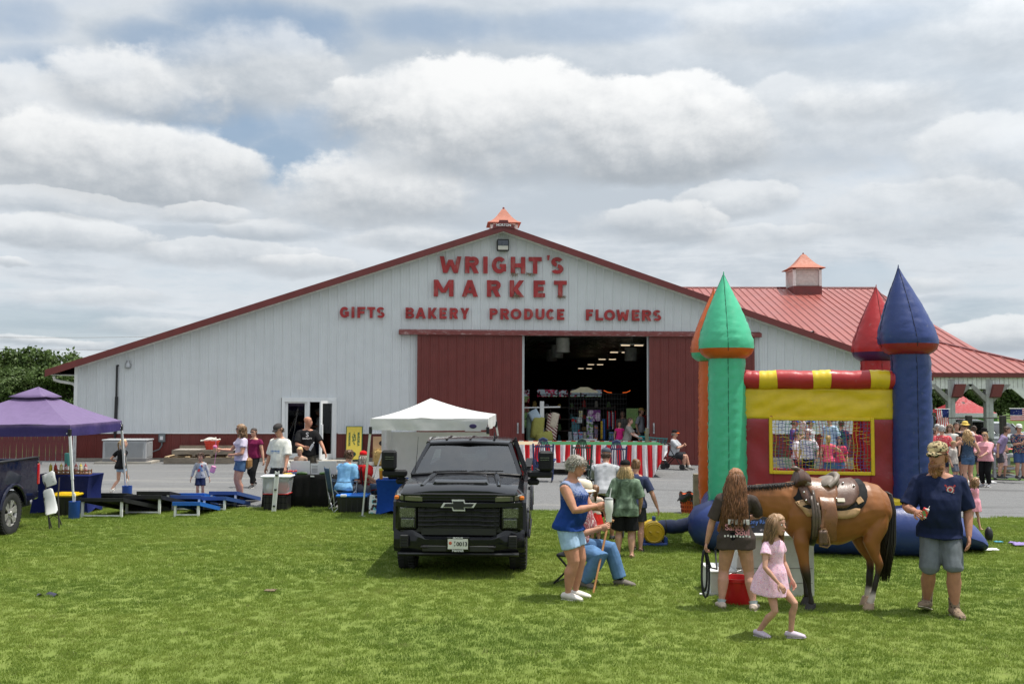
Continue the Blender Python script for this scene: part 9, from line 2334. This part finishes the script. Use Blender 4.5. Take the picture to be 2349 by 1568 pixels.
# litter on the lawn
q=MB();rg=random.Random(5);c=GG(112,1368)
q.grid(lambda u,v:((u-.5)*.24,(v-.5)*.15,.02+.03*sin(u*7+v*5)),9,6);tag(q.build('cloth_scrap',cloth('scrap_grey',(.05,.05,.075)),smooth='all',loc=c),'dark grey cloth scrap lying on the lawn at the lower left','cloth')
for(px,py,nm,m,s_,lb,ct)in((2270,1265,'paper_scrap',m_pla,.11,'crumpled white paper on the grass right of the bearded man','litter'),(2290,1247,'cup_lid',mat('lid_teal',(.03,.25,.35),.5),.06,'small teal lid on the grass at the right','litter'),(2342,1253,'towel',cloth('towel_lilac',(.26,.2,.42)),.15,'lilac towel on the grass at the right picture edge','towel'),(620,1360,'dirt_clod',mat('clod',(.16,.12,.07),.95,bump=.02,bs=12),.06,'dry clod of earth in the middle of the lawn','clod')):
 q=MB();n=9;q.grid(lambda u,v:((u-.5)*2*s_*(1+.2*sin(v*9)),(v-.5)*2*s_*.7,.035+.05*(s_/.11 if s_<.2 else .6)*abs(noise.noise((u*3.1,v*3.7,px)))),n,n);tag(q.build(nm,m,smooth='all',loc=GG(px,py),thick=.01),lb,ct)
bk2=P(2262,1225,17.3);tag(MB().ball((0,0,.12),(.07,.07,.14),10,6).build('sandbag',m_black,smooth=True,loc=(bk2.x,17.2,0)),'small black sandbag at the tip of the blue entrance cushion','sandbag')

# ================================================================== BEYOND: PAVILION SIDE
def suv(label,px,Y,w,h,m,rz):
 x=P(px,980,Y).x;t=empty('parked_car',Vector((x,Y,gz(x,Y))),label,'car','cars parked behind the pavilion',rz);hw=w/2
 q=MB();rr=[]
 for(y,z0,z1,k)in((0,.45,.82,.90),(.08,.35,.95,.96),(.9,.32,1.05,1.0),(1.2,.32,1.08,1.0),(4.3,.32,1.10,1.0),(4.55,.40,1.05,.95)):
  rr.append([(-hw*k,y,z0),(-hw*k,y,z1-.12),(-hw*k*.93,y,z1),(hw*k*.93,y,z1),(hw*k,y,z1-.12),(hw*k,y,z0)])
 q.loft(rr);q.build('body',m,t,35)
 q=MB();rr=[[(-hw*k,y,z)for k,z in((.90,1.06),(.74,zt),(-.74,zt),(-.90,1.06))]for(y,zt)in((1.15,1.08),(1.75,h-.08),(2.1,h),(3.9,h-.02),(4.4,1.10))];q.loft(rr);q.build('cabin_glass',m_gblk,t,35)
 q=MB();q.loft([[(-hw*.72,y,z),(-hw*.5,y,z+.05),(hw*.5,y,z+.05),(hw*.72,y,z),(hw*.7,y,z-.05),(-hw*.7,y,z-.05)]for(y,z)in((1.80,h-.06),(2.1,h),(3.9,h-.02),(4.1,h-.08))]);q.build('roof',m,t,35)
 q=MB();q.add([(-hw*.78,1.22,1.10),(hw*.78,1.22,1.10),(hw*.68,1.74,h-.14),(-hw*.68,1.74,h-.14)],[(0,1,2,3)]);q.build('windshield',mat('far_glass',(.10,.15,.17),.08,coat=.5),t,fix=False)
 for s in(-1,1):
  MB().box((s*hw*.74,.02,.80),(w*.17,.06,.12),bev=.02).build('headlight',m_lens,t);MB().box((s*(hw+.08),1.35,1.10),(.18,.10,.13),bev=.03).build('side_mirror',m,t)
  q=MB();q.bar((s*hw*.86,1.18,1.07),(s*hw*.72,1.78,h-.05),.05,.05);q.build('pillar',m,t)
  for y in(.85,3.6):q=MB();q.lathe([(.2,-.1),(.33,-.11),(.345,0),(.33,.11),(.2,.1)],(s*(hw-.1),y,.345),18,'X');q.build('wheel',m_rub,t,35)
 q=MB();q.box((0,.0,.62),(w*.56,.05,.18),bev=.02);q.build('grille',m_black,t);q=MB();q.box((0,-.02,.45),(w*.92,.10,.12),bev=.03);q.build('bumper',m_trim,t)
 return t

suv('white and silver sport utility car facing out behind the right pavilion post',2279,46.5,1.85,1.78,paint('silver',(.46,.48,.50)),R(6));suv('pale blue grey car mostly hidden behind the crowd between the pavilion posts',2204,52,1.85,1.75,paint('bluegrey',(.25,.32,.37)),R(-5));suv('silver car at the right picture edge behind the tropical shirt',2352,49,1.85,1.6,MATS['paint_silver'],R(12))
# watermelon canopy far behind
wc=P(2200,945,56);wz_=wc.z;cxw=P(2205,945,56).x
def f_melon(x,v,c):
 vo=N(x.nt,'ShaderNodeTexVoronoi');vo.inputs['Scale'].default_value=1.5;x.nt.links.new(v,vo.inputs['Vector']);return x.mix(x.ss(vo.outputs['Distance'],.22,.18),(.42,.012,.022),(.05,.01,.01))

m_mel=mat('melon_red',(.6,.03,.04),.6,fn=f_melon,var=.05,transl=.25);wct=empty('watermelon_canopy',Vector((cxw,56,-.4)),'red canopy printed like a watermelon slice between the pavilion posts','canopy');zb=P(2200,946,56).z+.4;zp=P(2193,906,56).z+.4;hw5=1.35
q=MB();q.loft([[(sx*hw5*k,sy*hw5*k,z)for sx,sy in((-1,-1),(1,-1),(1,1),(-1,1))]for k,z in((1,zb),(.5,zb+(zp-zb)*.42),(.02,zp))],cap=False);q.build('canopy_top',m_mel,wct,fix=False)
for(k,za,zb2,m,nm)in((1.0,zb,zb-.22,m_pla,'white_band'),(1.01,zb-.22,zb-.48,mat('rind_green',(.06,.20,.02),.6),'valance'),(1.015,zb-.48,zb-.60,mat('rind_dark',(.01,.05,.015),.6),'valance')):q=MB();q.loft([[(sx*hw5*k,sy*hw5*k,z)for sx,sy in((-1,-1),(1,-1),(1,1),(-1,1))]for z in(za,zb2)],cap=False);q.build(nm,m,wct,fix=False)
for sx in(-1,1):
 for sy in(-1,1):q=MB();q.bar((sx*hw5*.97,sy*hw5*.97,0),(sx*hw5*.97,sy*hw5*.97,zb),.05);q.build('leg',m_alu,wct)
# dark fence posts and rail
fp_=empty('post_fence',Vector((P(2180,950,40).x,40,-.4)),'dark wooden post fence with a thin top rail under the pavilion','fence')
for px in(2137,2222,2300):q=MB();q.box((P(px,950,40).x-fp_.location.x,0,1.05),(.22,.2,2.1),bev=.02);q.build('post',mat('dark_post',(.045,.04,.035),.9,var=.2),fp_)
for z in(2.0,1.15):q=MB();q.tube([(P(2120,950,40).x-fp_.location.x,0,z),(P(2345,950,40).x-fp_.location.x,0,z)],.022,6);q.build('rail',MATS['dark_post'],fp_)
# flags
def us_flag(label,a,wv,hv,hang,nm='flag'):
 t=empty('flag',a,label,'flag','striped flags at the pavilion');q=MB();nx,nz=26,13
 for j in range(nz):
  for i in range(nx):
   f=lambda u,v:(wv*u,.03*sin(u*9+v*2),-hv*v)if not hang else(hv*v,.03*sin(u*9+v*3),-wv*u)
   o=len(q.v);q.v+=[f(i/nx,j/nz),f((i+1)/nx,j/nz),f((i+1)/nx,(j+1)/nz),f(i/nx,(j+1)/nz)];q.f.append((o,o+1,o+2,o+3))
   can=(i<nx*.4 and j<7)if not hang else(i<nx*.4 and j>5);q.k.append(2 if can else j%2)
 q.build('flag_cloth',[m_sr,m_sw,cloth('canton',(.02,.03,.12),fn=f_spots(14,[(.7,.7,.7)],(.02,.03,.13),.16))],t,'all',fix=False)
 q=MB();q.tube([(-.05,.0,.01),((wv if not hang else hv)+.05,0,.01)],.014,6);q.build('flag_pole',m_pla,t);return t

us_flag('striped flag hanging straight down left of the left pavilion post',P(2148,938,38),.75,.46,True);us_flag('striped flag stretched sideways under the pavilion at the right picture edge',P(2318,937,37),1.0,.44,False)
# rolling cart table with watermelon
tc=GG(2312,1101);tct=empty('cart_table',tc,'grey rolling cart table standing on the gravel near the pavilion','table',rz=.03);k_=tc.y/F;w5=66*k_;z5=56*k_;m_cart=mat('cart_grey',(.30,.31,.32),.6)
for zz,th in((z5,.10),(z5*.48,.07),(z5*.14,.08)):MB().box((0,.4,zz),(w5,.85,th),bev=.01).build('shelf',m_cart,tct)
for sx in(-1,1):
 for yy in(.03,.78):
  MB().box((sx*(w5/2-.05),yy,z5*.55),(.09,.09,z5*.9)).build('leg',m_cart,tct);q=MB();q.lathe([(.05,-.02),(.075,0),(.05,.02)],(sx*(w5/2-.08),yy,.075),12,'Y');q.build('caster',m_rub,tct)
wm=empty('watermelon_half',Vector((tc.x+10*k_,tc.y+.35,tc.z+z5+.06)),'half watermelon with red flesh on top of the grey cart table','fruit');q=MB();q.lathe([(.0,0),(.14,.015),(.25,.07),(.29,.15)],n=20);q.build('rind',mat('rind_green',(.06,.2,.02),.5),wm,True);q=MB();q.lathe([(.285,.15),(.25,.165),(0,.17)],n=20);q.build('flesh',mat('melon_flesh',(.55,.08,.06),.5),wm,True)
for i in range(3):MB().box((.0,.3,z5*.16+.10+.12*i),(.6,.4,.05)).build('crate_slat',m_wnew,tct)
bs=GG(2235,1106);bd=empty('ground_banner',bs,'white board with faint coloured writing lying on the gravel','board',rz=0);MB().box((0,0,.03),(1.25,.5,.04),rx=.05).build('board_face',m_pla,bd)
for i in range(6):MB().box((-.45+.17*i,-.05+.03*(i%2),.053),(.11,.08,.003),rz=.3*i).build('painted_mark',(bcol['r'],mat('mark_green',(.05,.3,.1),.6))[i%2],bd)
sl4=GG(1580,1074);tag(MB().box((0,0,.012),(.24,.16,.02),rz=.3).build('paper_sheet',paper,loc=GG(1598,1092)),'white paper sheet lying on the gravel left of the orange tower','litter')
# power lines far left
q=MB()
for k,(y0,y1)in enumerate(((765,752),(791,783))):a,b=P(-200,y0+6,140),P(900,y1-12,190);q.tube([a.lerp(b,i/14)-Vector((0,0,1.2*sin(pi*i/14)))for i in range(15)],.028,4)
tag(q.build('power_line',m_black),'pair of thin power lines crossing the sky left of the barn','power line')
a,b=P(2120,880,37.9),P(2138,880,42)
# ================================================================== FINISH: turn lettering into meshes, fuse bodies
def finish():
 bpy.context.view_layer.update()
 dg=bpy.context.evaluated_depsgraph_get()
 jobs=[]
 for(o,*rest)in LETTERS:jobs.append((o,'L',rest,bpy.data.meshes.new_from_object(o.evaluated_get(dg))))
 for(o,w)in TEXTS:jobs.append((o,'T',w,bpy.data.meshes.new_from_object(o.evaluated_get(dg))))
 for(o,w)in globals().get('FUSE',[]):jobs.append((o,'F',w,bpy.data.meshes.new_from_object(o.evaluated_get(dg))))
 for(o,kind,w,me)in jobs:
  if kind=='F':
   o.modifiers.clear();o.data=me;w(o,me);continue
  n=len(me.vertices)
  if n==0:continue
  co=np.empty(n*3,dtype=np.float32);me.vertices.foreach_get('co',co);co=co.reshape(-1,3)
  if kind=='L':
   u0,u1,z0,z1,th=w;mn,mx=co.min(0),co.max(0)
   q=np.empty_like(co);q[:,0]=u0+(co[:,0]-mn[0])/max(1e-5,mx[0]-mn[0])*(u1-u0);q[:,2]=z0+(co[:,1]-mn[1])/max(1e-5,mx[1]-mn[1])*(z1-z0);q[:,1]=-(co[:,2]-mn[2])/max(1e-5,mx[2]-mn[2])*th
   co=q
  elif w:
   k=w/max(1e-5,co[:,0].max()-co[:,0].min());co[:,:2]*=k
  me.vertices.foreach_set('co',co.ravel());me.update()
  nm=o.name;par=o.parent;mw=(o.location.copy(),o.rotation_euler.copy())
  bpy.data.objects.remove(o);q=bpy.data.objects.new(nm,me);me.name=nm;COL.objects.link(q);q.parent=par
  if kind=='T':q.location,q.rotation_euler=mw
  if not me.materials:pass

finish()
